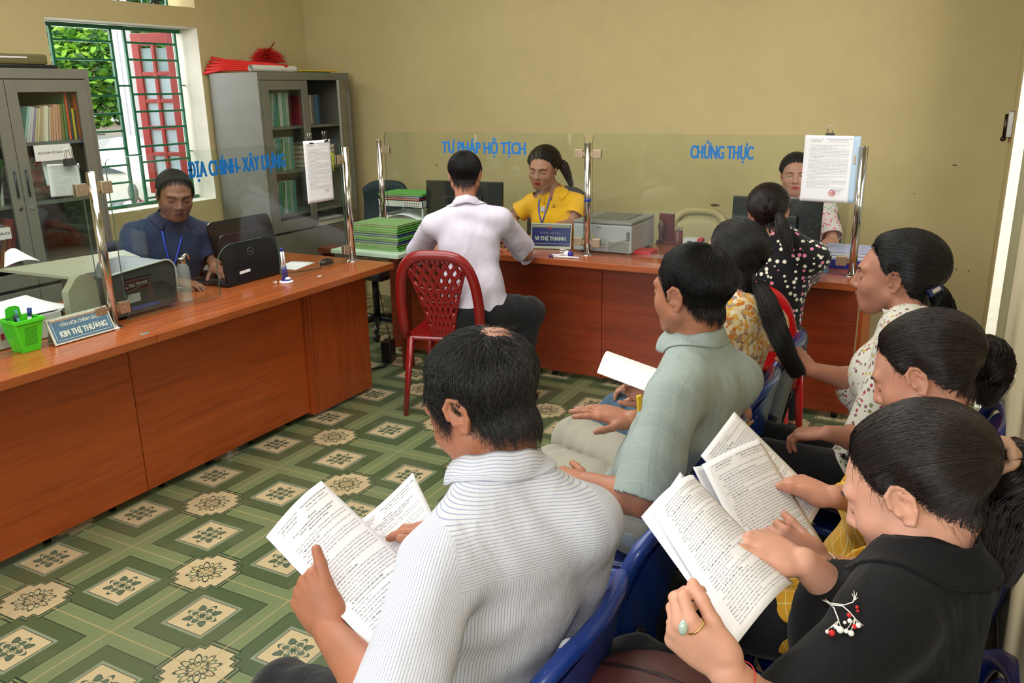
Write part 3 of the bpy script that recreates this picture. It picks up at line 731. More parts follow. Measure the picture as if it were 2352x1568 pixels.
binder_clip((-.635, GY, 1.437), (1, 0, 0), (0, -1, 0), label='black binder clip with wire handles on top of the stamped notice', s=1.15)
n3 = rot2((GX-.01, 1.99, 1.43), (0, 1, 0), .13, .12, -.04, (1, 0, 0))
o = page('notice', n3, 'text', seed=9, n=(1, 0, 0)); tag(o, 'small white sheet hanging inside the leftmost glass screen under a black clip', 'notice', 'notices clipped on the glass')
binder_clip((GX, 2.075, 1.437), (0, 1, 0), (1, 0, 0), label='black binder clip on the leftmost glass screen', s=1.2)
# (headings readable on the clipped notices are part of their sheets)

# ================================================================== CABINETS
cabm = mat('grey_enamel_steel', (112, 110, 98), .45, .1, noise=.04, nscale=8)
cabin = mat('grey_enamel_inside', (84, 82, 70), .6)
def cabinet(y0, y1, label, open_door=False):
    x0, x1, H = -4.97, -4.50, 1.82
    e = empty('glass_door_cabinet', ((x0+x1)/2, (y0+y1)/2, 0), label=label, cat='cabinet', group='grey steel cabinets')
    t = .015
    q = MB().box(x0, x1-.021, y0, y0+t, 0, H-.001).box(x0, x1-.021, y1-t, y1, 0, H-.001).box(x0, x0+t, y0+t, y1-t, 0, H-.016)
    q.box(x0+.001, x1-.001, y0+.001, y1-.001, H-t, H+.001).box(x0+.001, x1-.002, y0+.001, y1-.001, .001, .05).box(x1-.02, x1+.0015, y0-.0015, y1+.0015, H-.05, H+.0025).box(x1-.02, x1+.001, y0-.001, y0+.025, .001, H-.051).box(x1-.02, x1+.001, y1-.025, y1+.001, .001, H-.051)
    q.build('carcass', cabm, e)
    for z in (.80, 1.12, 1.44): MB().box(x0+t, x1-.03, y0+t, y1-t, z-.02, z, b=.003).build('shelf', cabm, e)
    MB().box(x0+t, x1-.03, y0+t, y1-t, .62, .66).build('shelf', cabm, e)
    ym = (y0+y1)/2
    for k, (a, c) in enumerate(((y0+.027, ym-.002), (ym+.002, y1-.027))):
        dx, ux = np.array([x1, a, 0.]), np.array([0, 1., 0]); wd = c-a
        sgn = 1
        if open_door and k == 1:
            dx = np.array([x1+.012, c+.01, 0.]); ux = np.array([math.cos(math.radians(61)), -math.sin(math.radians(61)), 0.])
        nn = np.cross(ux, UZ)
        d = MB(); fw = .062
        def bar(u0, u1, za, zb): d.obox(dx+ux*(u0+u1)/2+UZ*(za+zb)/2, ux, nn, UZ, (u1-u0)/2, .010, (zb-za)/2, .002)
        bar(0, fw, .68, H-.055); bar(wd-fw, wd, .68, H-.055); bar(fw, wd-fw, H-.12, H-.055); bar(fw, wd-fw, .68, .76)
        do = d.build('door', cabm, e)
        MB().obox(dx+ux*wd/2+UZ*(.76+H-.12)/2, ux, nn, UZ, wd/2-fw, .002, (H-.88)/2).build('door_glass', gm, do)
        hu = wd-.03 if k == 0 else .03
        MB().cyl(dx+ux*hu+nn*.012+UZ*1.16, dx+ux*hu+nn*.012+UZ*1.30, .006, n=8).build('handle', blackp, do)
        MB().cyl(dx+ux*hu+nn*.008+UZ*1.10, dx+ux*hu+nn*.016+UZ*1.10, .010, n=12).build('lock', steel, do)
        a2, c2 = (a, c)
        MB().box(x1-.012, x1+.008, a2, c2, .06, .66, b=.003).build('lower_door', cabm, e)
    return e
cabinet(2.28, 3.28, 'grey steel cabinet with glass doors at the left edge, full of leaning books')
cabinet(4.60, 5.60, 'grey steel cabinet in the corner with its right glass door open', True)
ORD = ['first', 'second', 'third', 'fourth', 'fifth', 'sixth', 'seventh', 'eighth', 'ninth', 'tenth', 'eleventh', 'twelfth', 'thirteenth', 'fourteenth', 'fifteenth', 'sixteenth', 'seventeenth']
COLS = [(206, 200, 186), (150, 140, 160), (196, 150, 120), (178, 66, 48), (196, 190, 70), (70, 120, 60), (60, 110, 130), (214, 210, 200), (180, 110, 60), (48, 88, 140), (150, 40, 40), (190, 176, 150)]
_bm = {}
def bookmat(c):
    k = 'book_%d_%d_%d' % c; return mat(k, c, .6)
cover_names = {}
def cname(c):
    r_, g_, b_ = c
    if min(c) > 165: return 'white'
    if r_ > 150 and g_ > 150 and b_ < 110: return 'yellow'
    if r_ > 170 and g_ > 90 and b_ < 130: return 'tan orange'
    if r_ > 140 and g_ < 90: return 'red'
    if g_ > r_ and g_ > b_: return 'green'
    if b_ > r_ and b_ > g_: return 'blue'
    return 'grey'
def book(x, y, z, t, h, d, col, lean=0., where='', grp='', proto=[None]):
    """upright book, spine to +x"""
    e = empty('book', (x, y, z), label=None, cat='book', group=grp)
    c = np.array([x, y, z]); a = np.array([0, math.cos(lean), -math.sin(lean)]); u = np.array([0, math.sin(lean), math.cos(lean)])
    X_ = np.array([1., 0, 0])
    MB().obox(c+a*t/2+u*h/2-X_*d/2, X_, a, u, d/2, t/2, h/2, .002).build('cover', bookmat(col), e)
    MB().obox(c+a*t/2+u*h/2-X_*d/2-X_*.002, X_, a, u, d/2-.002, max(t/2-.003, .002), h/2+.0006).build('page_block', mat('page_edges', (208, 198, 172), .8), e)
    e['label'] = '%s %s' % (cname(col), where)
    return e
# upper shelf of the left cabinet as in the photo (left to right)
seq = [((150, 190, 180), .012), ((200, 196, 200), .012), ((196, 192, 190), .014), ((150, 130, 168), .010), ((190, 170, 140), .012), ((206, 190, 150), .01), ((176, 150, 120), .012), ((200, 180, 150), .010), ((214, 206, 186), .022), ((190, 172, 150), .01), ((196, 140, 110), .012), ((200, 150, 122), .012), ((196, 146, 116), .014), ((190, 138, 112), .012), ((120, 110, 50), .018), ((86, 120, 70), .012)]
y = 2.36; x_ = -4.53
pos = ['at the left end of the top shelf in the left cabinet', 'second', 'third', 'fourth', 'fifth', 'sixth', 'seventh', 'eighth', 'ninth', 'tenth', 'eleventh', 'twelfth', '13th', '14th', '15th', '16th']
WH = ['thin book at the very left end of the row', 'book leaning next to the left end of the row', 'book leaning third in the row', 'thin book leaning fourth in the row', 'book leaning fifth in the row', 'book leaning sixth in the row', 'book leaning seventh in the row', 'book leaning eighth in the row', 'thick book in the middle of the row', 'slim book just right of the thick one', 'book first of four alike right of the middle', 'book second of four alike right of the middle', 'book third of four alike right of the middle', 'book last of four alike right of the middle', 'olive book left of the tall ones', 'book standing against the tall ones']
yy = PX(50, 300, -4.53)[1]
for k, (c, t) in enumerate(seq):
    lean = .30-.016*k if k < 14 else .06
    book(x_, yy, 1.441, t*1.0, .185+rnd.uniform(-.01, .012), .15, c, lean, WH[k]+', top shelf, left cabinet', 'books on the top shelf of the left cabinet'); yy += t*1.22+.001
for k, (c, t, h) in enumerate([((60, 96, 50), .012, .25), ((206, 84, 36), .014, .26), ((54, 60, 56), .016, .25), ((206, 176, 40), .012, .17), ((60, 66, 60), .012, .16), ((196, 96, 44), .014, .25), ((150, 60, 40), .014, .25)]):
    book(x_-.01, yy, 1.441, t, h, .17, c, .02, ['tall green binder', 'tall orange red book', 'tall black book', 'short yellow book', 'short dark book', 'tall orange book near the right door edge', 'tall brown red book at the right end'][k]+', top shelf, left cabinet', 'books on the top shelf of the left cabinet'); yy += t+.002
    if yy > 3.20: break
# back row lying behind
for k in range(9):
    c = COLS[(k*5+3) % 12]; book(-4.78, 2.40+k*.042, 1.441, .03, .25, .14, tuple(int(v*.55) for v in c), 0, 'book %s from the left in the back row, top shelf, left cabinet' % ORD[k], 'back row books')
# middle shelf: leaning documents, plastic bag
for sh, n0, (ya, yb), zz in (('middle', 16, (2.31, 2.72), 1.121), ('lower', 15, (2.31, 2.80), .801)):
    yy = ya
    for k in range(n0):
        c = COLS[(k*7+(3 if sh == 'middle' else 8)) % 12]; t = rnd.uniform(.012, .026)
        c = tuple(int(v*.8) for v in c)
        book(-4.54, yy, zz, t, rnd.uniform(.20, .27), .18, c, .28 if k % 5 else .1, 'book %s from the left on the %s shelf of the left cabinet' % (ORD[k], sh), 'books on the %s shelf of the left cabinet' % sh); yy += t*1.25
        if yy > yb: break
# plastic bag with documents on the middle shelf
def blob(c, r, n=20, amp=.18, seed=0, f=3.):
    rr = np.random.default_rng(seed); ph = rr.uniform(0, 6, 6)
    V = []; F = []
    for i in range(n+1):
        for j in range(2*n):
            a = PI*i/n; q = PI*j/n; d = np.array([math.sin(a)*math.cos(q), math.sin(a)*math.sin(q), math.cos(a)])
            s = 1+amp*(math.sin(f*d[0]*2+ph[0])*math.sin(f*d[1]*2+ph[1])+.5*math.sin(f*4*d[2]+ph[2]+3*d[0]))
            V.append(np.array(c)+d*np.array(r)*s)
    for i in range(n):
        for j in range(2*n): k = (j+1) % (2*n); F.append((i*2*n+j, (i+1)*2*n+j, (i+1)*2*n+k, i*2*n+k))
    return V, F
bagm = mat('printed_plastic_bag', (104, 96, 72), .25, noise=.1); N = NT(bagm); v = N.coord(); f = N.noise(v, 16, 4, .6, 1)
N.color(N.ramp(f, [(.3, lin((60, 84, 52))), (.45, lin((132, 120, 96))), (.55, lin((150, 50, 36))), (.7, lin((70, 66, 48)))]))
V, F = blob((-4.66, 2.98, 1.235), (.12, .21, .125), seed=4); V = [(p_[0], p_[1], max(p_[2], 1.122)) for p_ in V]; tag(MB().add(V, F, True).build('plastic_bag', bagm), 'crumpled printed plastic bag of papers on the middle shelf of the left cabinet', 'bag')
o = page('paper', [(-4.53, 2.93, 1.40), (-4.53, 3.13, 1.405), (-4.52, 3.13, 1.225), (-4.52, 2.94, 1.20)], None, n=(1, 0, 0)); tag(o, 'white card leaning before the plastic bag in the left cabinet', 'paper')
# shelf labels (plates on the glass doors)
lp = mat('label_plate', (206, 206, 200), .5)
for (x, y, w_, h_, txt, lab) in ((122, 350, .215, .085, 'HỎI & ĐÁP VỀ PHÁP LUẬT', 'white plate reading HỎI & ĐÁP VỀ PHÁP LUẬT on the left cabinet door'), (6, 537, .09, .062, 'BÁO', 'white plate reading BÁO on the left cabinet at the photo edge')):
    c = PX(x, y, -4.485)
    pl = empty('shelf_label', c, label=lab, cat='label plate')
    MB().obox(c, (0, 1, 0), (1, 0, 0), UZ, w_/2, .002, h_/2, .001).build('plate', lp, pl)
    lettering('lettering', [(txt, -w_*.42, -.006, w_*.84, .012, .01)], lambda a, b_: c+np.outer(a, (0, 1, 0))+np.outer(b_, UZ)+np.array([.0026, 0, 0]), ink, pl, res=3)
# on top of the left cabinet: flat brief case / folder
q = MB().box(-4.93, -4.60, 1.98, 3.12, 1.846, 1.90, b=.012); e = empty('document_case', (-4.76, 2.6, 1.82), label='olive and black flat document case lying on the left cabinet', cat='case')
q.build('lid', mat('olive_lid', (92, 86, 48), .5, noise=.1), e); MB().box(-4.94, -4.58, 1.96, 3.16, 1.821, 1.845, b=.004).build('base', blackp, e)
MB().box(-4.599, -4.598, 2.50, 2.62, 1.875, 1.89).box(-4.599, -4.598, 2.85, 3.0, 1.878, 1.886).build('sticker', lp, e)
# on top of the corner cabinet: red flags, feather duster, rolled paper, papers
redc = mat('red_flag_cloth', (206, 30, 22), .7, noise=.12, nscale=40)
fl = empty('rolled_flag', (-4.75, 4.75, 1.822), label='bundle of red flags lying across the top of the corner cabinet', cat='flag', )
tip = PY(478, 150, 4.60); end = PD(640, 150, 6.5)
for k in range(5):
    zz = 1.845+.016*k; q = MB(); y_ = 4.59+.012*k
    q.tube([(-5.0+.01*k, y_, zz+.01*(k-2)), (-4.85, y_+.03, zz), (-4.6, y_+.20, 1.84+.01*k), (-4.54, y_+.32, 1.838+.008*k)], [.020, .018, .016, .012], 10, flat=.6)
    q.build('cloth_roll', redc, fl)
du = empty('feather_duster', (-4.62, 4.85, 1.85), label='fluffy red feather duster lying on the corner cabinet', cat='duster')
Pn = []; c = PD(612, 132, 6.55); c[2] = max(c[2], 1.88)
r_ = np.random.default_rng(5); dd = r_.normal(size=(900, 3)); dd /= np.linalg.norm(dd, axis=1)[:, None]; dd[:, 2] = np.abs(dd[:, 2])*.8
q = MB()
dd[:, 2] *= 1.1
for i_, d in enumerate(dd[:800]): l_n = .065+.055*((i_*37) % 100)/100; q.tube([c-UZ*.03+d*.01, c-UZ*.03+d*l_n*np.array([.9, .9, 1.0]), c-UZ*.03+d*l_n*np.array([1.35, 1.35, 1.15])-UZ*.012], [.004, .003, .0008], 3)
q.ball(c-UZ*.03, (.06, .06, .045)); q.build('feathers', redc, du)
MB().tube([c+np.array([0, 0, .02]), c+np.array([.04, .06, .11])], .005, 6).build('stem', mat('dark_red_cane', (110, 24, 20), .5), du)
wr = MB(); a_ = PX(562, 150, -4.53); wr.tube([(-4.54, 4.585, 1.848), (-4.56, 5.05, 1.846)], .024, 18, cap=False); wr.tube([(-4.54, 4.585, 1.848), (-4.56, 5.05, 1.846)], .019, 18, cap=False)
tag(wr.build('paper_roll', mat('roll_white', (206, 206, 196), .7)), 'white rolled sheet lying along the front edge of the corner cabinet top', 'paper roll')
tag(MB().box(-4.78, -4.53, 5.02, 5.42, 1.8205, 1.832, b=.002).build('folder', mat('green_folder_flat', (70, 120, 60), .5)), 'green folder lying on the corner cabinet beneath the yellow one', 'folder')
tag(MB().box(-4.80, -4.52, 5.08, 5.50, 1.8325, 1.842, b=.002).build('folder', mat('yellow_folder', (214, 170, 40), .5)), 'yellow folder on top of the corner cabinet', 'folder')
# contents of the corner cabinet
for k, c in enumerate([(150, 40, 56), (170, 50, 60), (120, 110, 96), (160, 150, 130), (100, 96, 90), (70, 80, 100), (60, 110, 130), (40, 60, 90)]):
    book(-4.58, 5.135+k*.024, 1.441, .022, .22, .16, c, 0, 'binder %s from the left on the open upper shelf, corner cabinet' % ORD[k], 'upright binders in the corner cabinet')
def lying(x, y, z, sx, sy, t, col, label, rz=0., name='folder', cat='folder', grp=None, edge=None):
    e = empty(name, (x, y, z), rz, label=label, cat=cat, group=grp)
    c = np.array([x, y, z+t/2]); a = np.array([math.cos(rz), math.sin(rz), 0]); b_ = np.array([-a[1], a[0], 0])
    MB().obox(c+UZ*(t/2-.0012), a, b_, UZ, sx/2, sy/2, .0012).obox(c-UZ*(t/2-.0012), a, b_, UZ, sx/2, sy/2, .0012).obox(c-a*(sx/2-.001), a, b_, UZ, .001, sy/2, t/2).build('cover', bookmat(col), e)
    MB().obox(c+a*.002, a, b_, UZ, sx/2-.006, sy/2-.005, t/2-.0013).build('sheets', edge or mat('page_edges', (208, 198, 172), .8), e)
    return e
for k, (c, l) in enumerate((((44, 50, 120), 'navy folder at the bottom'), ((206, 206, 206), 'white striped book above the navy folder'), ((196, 36, 30), 'red folder'), ((180, 40, 34), 'darker red folder above the red one'), ((150, 110, 60), 'brown folder on top'))):
    lying(-4.66, 5.26, 1.121+k*.034, .26, .30, .032, c, l+' of the lying pile in the corner cabinet', grp='lying pile in the corner cabinet')
q = MB(); q.tube([(-4.50, 5.30, 1.25), (-4.475, 5.31, 1.2), (-4.47, 5.30, 1.08)], [.012, .014, .006], 8, flat=.25); tag(q.build('ribbon', mat('lime_ribbon', (196, 226, 30), .5)), 'lime yellow ribbon hanging from the pile in the corner cabinet', 'ribbon')
q = MB(); q.tube([(-4.50, 5.27, 1.27), (-4.478, 5.27, 1.2), (-4.474, 5.27, 1.12)], [.014, .014, .008], 8, flat=.25); tag(q.build('ribbon', mat('white_ribbon', (216, 216, 206), .5)), 'white ribbon hanging beside the lime one in the corner cabinet', 'ribbon')
for sh, zz in (('upper', 1.441), ('middle', 1.121), ('second', .801)):
    yy = 4.66
    for k in range(9):
        t = rnd.uniform(.022, .034); c = [(70, 130, 84), (176, 182, 178), (96, 150, 116), (150, 160, 150), (60, 130, 130)][(k+len(sh)) % 5]
        book(-4.56, yy, zz, t, .24, .2, c, .12 if k < 5 else .02, 'file %s from the left behind closed glass, %s shelf, corner cabinet' % (ORD[k], sh), 'files behind the closed glass of the corner cabinet'); yy += t+.006
lying(-4.66, 5.28, .662, .28, .36, .04, (60, 110, 70), 'green folder lying on the lowest open shelf of the corner cabinet')
lying(-4.66, 5.28, .703, .26, .34, .012, (226, 226, 220), 'white papers lying on the green folder low in the corner cabinet', name='paper_stack', cat='papers')
# ================================================================== THINGS ON THE LEFT COUNTER
X_ = np.array([1., 0, 0]); Y_ = np.array([0, 1., 0])
lime = mat('lime_plastic', (78, 214, 36), .35)
e = empty('pen_basket', (-3.06, 1.80, TOPZ), rz=.1, label='lime green plastic basket of pens on the left counter', cat='pen basket')
q = MB(); r0, r1, hh = .034, .050, .125; cx, cy = -3.06, 1.80
def ringsq(rx, ry, z): return [(cx+sx*rx, cy+sy*ry, TOPZ+z) for sx, sy in ((-1, -1), (1, -1), (1, 1), (-1, 1))]
R_ = [ringsq(r0, r0*1.0, .001), ringsq(r1, r1, hh-.018), ringsq(r1+.006, r1+.006, hh-.012), ringsq(r1+.006, r1+.006, hh), ringsq(r1-.002, r1-.002, hh), ringsq(r0-.003, r0-.003, .006)]
V = [p for r_ in R_ for p in r_]; F = [(i*4+j, i*4+(j+1) % 4, i*4+4+(j+1) % 4, i*4+4+j) for i in range(5) for j in range(4)]+[(3, 2, 1, 0), (20, 21, 22, 23)]
q.add(V, F); q.build('basket_body', lime, e)
hm = mat('lime_hole', (40, 130, 20), .6); q = MB()
for i in range(7):
    for j in range(8):
        z = TOPZ+.03+j*.009; rr = r0+(r1-r0)*(z-TOPZ)/.107; q.box(cx+rr+.0002, cx+rr+.001, cy-.021+i*.007-.0022, cy-.021+i*.007+.0022, z-.002, z+.002)
q.build('hole_pattern', hm, e)
MB().prism([(-.03, 0), (.03, 0), (.026, .035), (.012, .042), (-.012, .042), (-.026, .035)], Y_, UZ, X_, (cx-.045, cy, TOPZ+hh-.002), .004).build('back_tab', lime, e)
for k, (dx, dy, h_, c, l) in enumerate(((-.02, -.03, .125, (24, 24, 28), 'black pen at the left side'), (-.012, -.012, .135, (30, 34, 60), 'dark ballpoint pen'), (-.025, .004, .15, (96, 150, 170), 'pale blue pen'), (.012, .022, .158, (40, 60, 150), 'white marker with a blue cap'), (-.004, .034, .145, (36, 52, 140), 'blue pen at the right side'))):
    pe = empty('pen', (cx+dx*.6, cy+dy*.6, TOPZ+.008), label=l+' in the lime green basket', cat='pen', group='pens in the green basket')
    a_ = np.array([cx+dx*.6, cy+dy*.6, TOPZ+.010]); b_ = np.array([cx+dx*1.3, cy+dy*1.3, TOPZ+h_])
    r_ = .0075 if k == 3 else .0045
    MB().cyl(a_, a_+(b_-a_)*.8, r_, n=10).build('barrel', mat('pen_white', (224, 224, 226), .35) if k == 3 else bookmat(c), pe)
    MB().cyl(a_+(b_-a_)*.8, b_, r_*1.15, n=10).build('cap', bookmat(c), pe)
# nameplate, A shaped
npl = mat('nameplate_blue_grey', (74, 108, 132), .35); npw = mat('nameplate_cream', (206, 204, 186), .45); npt = mat('nameplate_letters', (196, 206, 190), .45)
def nameplate(c0, c1, h_, lean, n, plate, rim, lines, label, emblem=False, frame=True):
    c0, c1 = np.array(c0, float), np.array(c1, float); ax = c1-c0; L = np.linalg.norm(ax); ax /= L
    n = np.array(n, float); u = UZ*math.cos(lean)-n*math.sin(lean); nn = n*math.cos(lean)+UZ*math.sin(lean)
    e = empty('nameplate', (c0+c1)/2, label=label, cat='nameplate')
    mid = c0+ax*L/2+u*h_/2
    MB().obox(mid, ax, u, nn, L/2, h_/2, .004, .001).build('board', rim, e)
    if frame: 
        MB().obox(mid, ax, u, nn, L/2-.006, h_/2-.006, .0046).build('plate_face', plate, e)
        q = MB(); t = .0016
        for s_ in (-1, 1): q.obox(mid+u*s_*(h_/2-.014), ax, u, nn, L/2-.016, t/2, .0052); q.obox(mid+ax*s_*(L/2-.014), ax, u, nn, t/2, h_/2-.016, .0052)
        q.build('border_line', npt, e)
    else:
        MB().obox(mid+u*.004, ax, u, nn, L/2-.006, h_/2-.012, .0046).build('plate_face', plate, e)
        MB().obox(mid-u*(h_/2-.03), ax, u, nn, L/2-.008, .001, .0052).build('silver_line', npt, e)
    for (s_, x0, y0, wd, ht, bo, m_) in lines:
        lettering('lettering', [(s_, x0*L, y0*h_, wd*L, ht*h_, bo)], lambda x, y: c0+np.outer(x, ax)+np.outer(y, u)+nn*(.0056+.0002*(x0 > .1 and x0*1000 % 10 == 7)), m_, e, res=3)
    # rear foot
    b0 = mid-nn*.03-u*h_/2*.0
    MB().obox(c0+ax*L/2+u*h_/2-n*.025-UZ*.002, ax, UZ*math.cos(.35)+n*math.sin(.35), -UZ*math.sin(.35)+n*math.cos(.35), L/2-.01, h_/2*.93, .002).build('rear_leg', rim, e)
    if emblem:
        MB().cyl(c0+ax*L*.47+u*h_*.80+nn*.004, c0+ax*L*.47+u*h_*.80+nn*.0062, .008, n=16).build('emblem', mat('emblem_red', (176, 40, 44), .5), e)
    return e
nameplate((-2.995, 1.873, TOPZ+.003), (-2.995, 2.135, TOPZ+.003), .105, .42, (1, 0, 0), npl, npw, [('VĂN HÓA CHÍNH SÁCH', .17, .62, .66, .13, .02, npt), ('KIM THỊ THƯƠNG', .12, .24, .77, .22, .02, npt), ('KIM THỊ THƯƠNG', .127, .24, .77, .22, .02, npt)], 'blue grey nameplate reading KIM THỊ THƯƠNG on the left counter')
# white carton with papers
e = empty('carton', (-3.24, 1.86, TOPZ), label='open white carton with red marks full of papers behind the green basket', cat='box')
wc = mat('carton_white', (206, 204, 206), .6)
q = MB().box(-3.34, -3.33, 1.70, 2.02, TOPZ, .86).box(-3.15, -3.14, 1.70, 2.02, TOPZ, .855).box(-3.34, -3.14, 1.70, 1.71, TOPZ, .86).box(-3.34, -3.14, 2.01, 2.02, TOPZ, .86).box(-3.34, -3.14, 1.70, 2.02, TOPZ, TOPZ+.004); q.build('tray', wc, e)
q = MB()
for k in range(4): q.obox((-3.139, 1.735+k*.03, .81), X_, Y_, UZ, .0008, .007, .012, .0005)
q.build('red_mark', mat('carton_red', (170, 50, 50), .6), e)
for k in range(5):
    z = .80+k*.014; f_, N_ = page_fn((-3.33, 1.73+.02*k, z+.04), (-3.16, 1.74, z+.01), (-3.16, 1.99+.03*k, z), (-3.32, 1.99, z+.05), .012)
    tag(sheet('paper', f_, 8, 8, paperm), 'white sheet %s from the bottom in the carton at the left edge' % ORD[k], 'paper', 'papers in the carton')
# grey printer seen from the back
e = empty('printer', (-3.24, 2.37, TOPZ), label='dark grey printer with rounded back and vents behind the left steel post', cat='printer')
pg = mat('printer_dark_grey', (62, 68, 66), .4, noise=.06)
def rbox(q, x0, x1, pts, bev=.0):
    """outline pts (y,z) extruded in x"""
    q.prism(pts, Y_, UZ, X_, ((x0+x1)/2, 0, 0), abs(x1-x0)); return q
arc = lambda cy_, cz_, r_, a0, a1, n=6: [(cy_+r_*math.cos(t), cz_+r_*math.sin(t)) for t in np.linspace(a0, a1, n)]
q = rbox(MB(), -3.38, -3.10, [(2.185, .775), (2.54, .775), (2.545, .9)]+arc(2.495, .925, .05, 0, PI/2)+[(2.19, .955)]); q.build('body', pg, e)
q = MB(); q.tube([(-3.095, y, z) for y, z in [(2.545, .78), (2.548, .9)]+arc(2.495, .925, .052, 0, PI/2)+[(2.19, .958)]], .0045, 8); q.build('edge_trim', mat('printer_edge', (176, 186, 180), .25), e)
q = MB()
for k in range(4): q.box(-3.0995, -3.098, 2.27, 2.42-.008*k, .925-.014*k, .929-.014*k)
q.build('vent', blackp, e)
q = MB(); q.box(-3.099, -3.0975, 2.275, 2.35, .825, .862); q.build('label_sticker', mat('sticker_grey', (156, 164, 160), .5), e)
lettering('handwriting', [('a Tân Phong', 0, 0, .11, .012, 0)], lambda x, y: np.array([-3.0978, 2.285, .888])+np.outer(x, Y_*.98+UZ*.1)+np.outer(y, UZ), mat('white_marker', (190, 196, 192), .6), e)
q = MB(); q.tube([(-3.096, 2.27, .83), (-3.09, 2.285, .872), (-3.088, 2.36, .893), (-3.09, 2.47, .885), (-3.09, 2.515, .85), (-3.09, 2.50, .80), (-3.07, 2.45, .775)], .003, 6); q.build('cable', blackp, e)
q = MB(); q.box(-3.0995, -3.097, 2.30, 2.44, .79, .806); q.build('blue_label', mat('blue_label', (40, 70, 140), .5), e)
gb = mat('fax_beige', (150, 152, 130), .45)
q = MB(); V = [(-3.24, 2.14, .958), (-3.24, 2.52, .962), (-3.50, 2.60, .975), (-3.52, 2.02, .99)]; V = V+[(a, b_, c_-.012) for a, b_, c_ in V]
q.add(V, [(0, 1, 2, 3), (7, 6, 5, 4), (0, 4, 5, 1), (1, 5, 6, 2), (2, 6, 7, 3), (3, 7, 4, 0)]); q.build('paper_tray', gb, e)
f_, N_ = page_fn((-3.60, 2.10, 1.04), (-3.58, 2.16, 1.035), (-3.52, 2.20, .992), (-3.52, 2.04, .992), .02); tag(sheet('paper', f_, 8, 8, paperm), 'white sheet curling out of the printer tray behind the left glass', 'paper')
e = empty('telephone_stand', (-3.11, 2.08, TOPZ), label='beige rounded plastic document stand in front of the dark grey printer', cat='stand')
q = rbox(MB(), -3.13, -3.09, [(2.02, .762), (2.150, .762), (2.152, .85), (2.150, .90)]+arc(2.095, .935, .055, .3, PI-.5, 8)+[(2.02, .93)]); q.build('shell', gb, e)
MB().box(-3.12, -3.085, 2.03, 2.14, TOPZ, .765).build('foot', gb, e)
# water bottle
glc = bpy.data.materials.new('clear_plastic'); glc.use_nodes = True; b_ = glc.node_tree.nodes['Principled BSDF']
b_.inputs['Transmission Weight'].default_value = .0; b_.inputs['Alpha'].default_value = .28; b_.inputs['Roughness'].default_value = .05; b_.inputs['Base Color'].default_value = (.7, .78, .74, 1); b_.inputs['Specular IOR Level'].default_value = .9
e = empty('water_bottle', (-3.13, 2.615, TOPZ), label='clear flask with a steel cap standing right of the dark grey printer', cat='bottle')
q = MB(); q.lathe([(.028, 0), (.030, .01), (.027, .06), (.030, .12), (.028, .155), (.02, .17), (.018, .178)], (-3.13, 2.615, TOPZ+.001), 22); q.build('bottle_body', glc, e)
q = MB(); q.lathe([(.019, .175), (.019, .2), (.017, .205)], (-3.13, 2.615, TOPZ), 18); q.tube([(-3.13, 2.62, .965), (-3.13, 2.645, .975), (-3.13, 2.66, .95)], .007, 8); q.build('cap', steel, e)
# laptop seen from its lid side
def laptop(c, wd, h_, lean, label, n=(1, 0, 0), logo=True, sticker=True):
    n = np.array(n, float); ax = np.array([-n[1], n[0], 0]); c = np.array(c, float)
    e = empty('laptop', c, label=label, cat='laptop')
    u = UZ*math.cos(lean)+n*math.sin(lean); nn = n*math.cos(lean)-UZ*math.sin(lean)
    MB().obox(c-n*.125+UZ*.012, ax, n, UZ, wd/2, .125, .011, .006).build('base', blackp, e)
    MB().obox(c-n*.10+UZ*.0235, ax, n, UZ, wd/2-.02, .055, .001).build('keyboard', mat('keyboard_black', (30, 30, 32), .6), e)
    q = MB(); r_ = .035; w2 = wd/2
    pts = [(-w2, 0), (w2, 0), (w2, h_-r_)]+[(w2-r_+r_*math.cos(t), h_-r_+r_*math.sin(t)) for t in np.linspace(.2, PI/2, 5)]+[(-w2+r_-r_*math.sin(t), h_-r_+r_*math.cos(t)) for t in np.linspace(0, PI/2-.2, 5)]+[(-w2, h_-r_)]
    q.prism(pts, ax, u, nn, c+UZ*.02, .012); l = q.build('lid', mat('laptop_lid', (10, 10, 12), .3), e)
    MB().obox(c+UZ*.02+u*(h_/2)-nn*.0065, ax, u, nn, w2-.015, h_/2-.015, .0006).build('screen', mat('dark_screen', (14, 18, 26), .12), e)
    if logo:
        k = c+UZ*.02+u*h_*.56+nn*.0062; q = MB()
        P = [k+ax*.019*math.cos(t)+u*.019*math.sin(t) for t in np.linspace(0, 2*PI, 29)]; q.tube(P, .0011, 5); q.build('logo_ring', mat('logo_grey', (120, 124, 126), .3, .6), l)
        lettering('logo', [('DELL', -.012, -.004, .024, .008, .02)], lambda x, y: k+np.outer(x, ax)+np.outer(y, u)+nn*.0006, mat('logo_grey', (120, 124, 126), .3, .6), l)
    if sticker: MB().obox(c+UZ*.02+u*h_*.17-ax*.06+nn*.0064, (ax+u*.05)/1.00125, u, nn, .036, .007, .0004).build('sticker', paperm, l)
    return e
laptop((-3.16, 3.075, TOPZ), .37, .235, -.12, 'black laptop with a round lid logo in the arch of the left glass')
laptop((-3.36, 3.26, TOPZ), .44, .27, -.25, 'dark laptop with a larger screen behind the one with a round logo', logo=False, sticker=False)
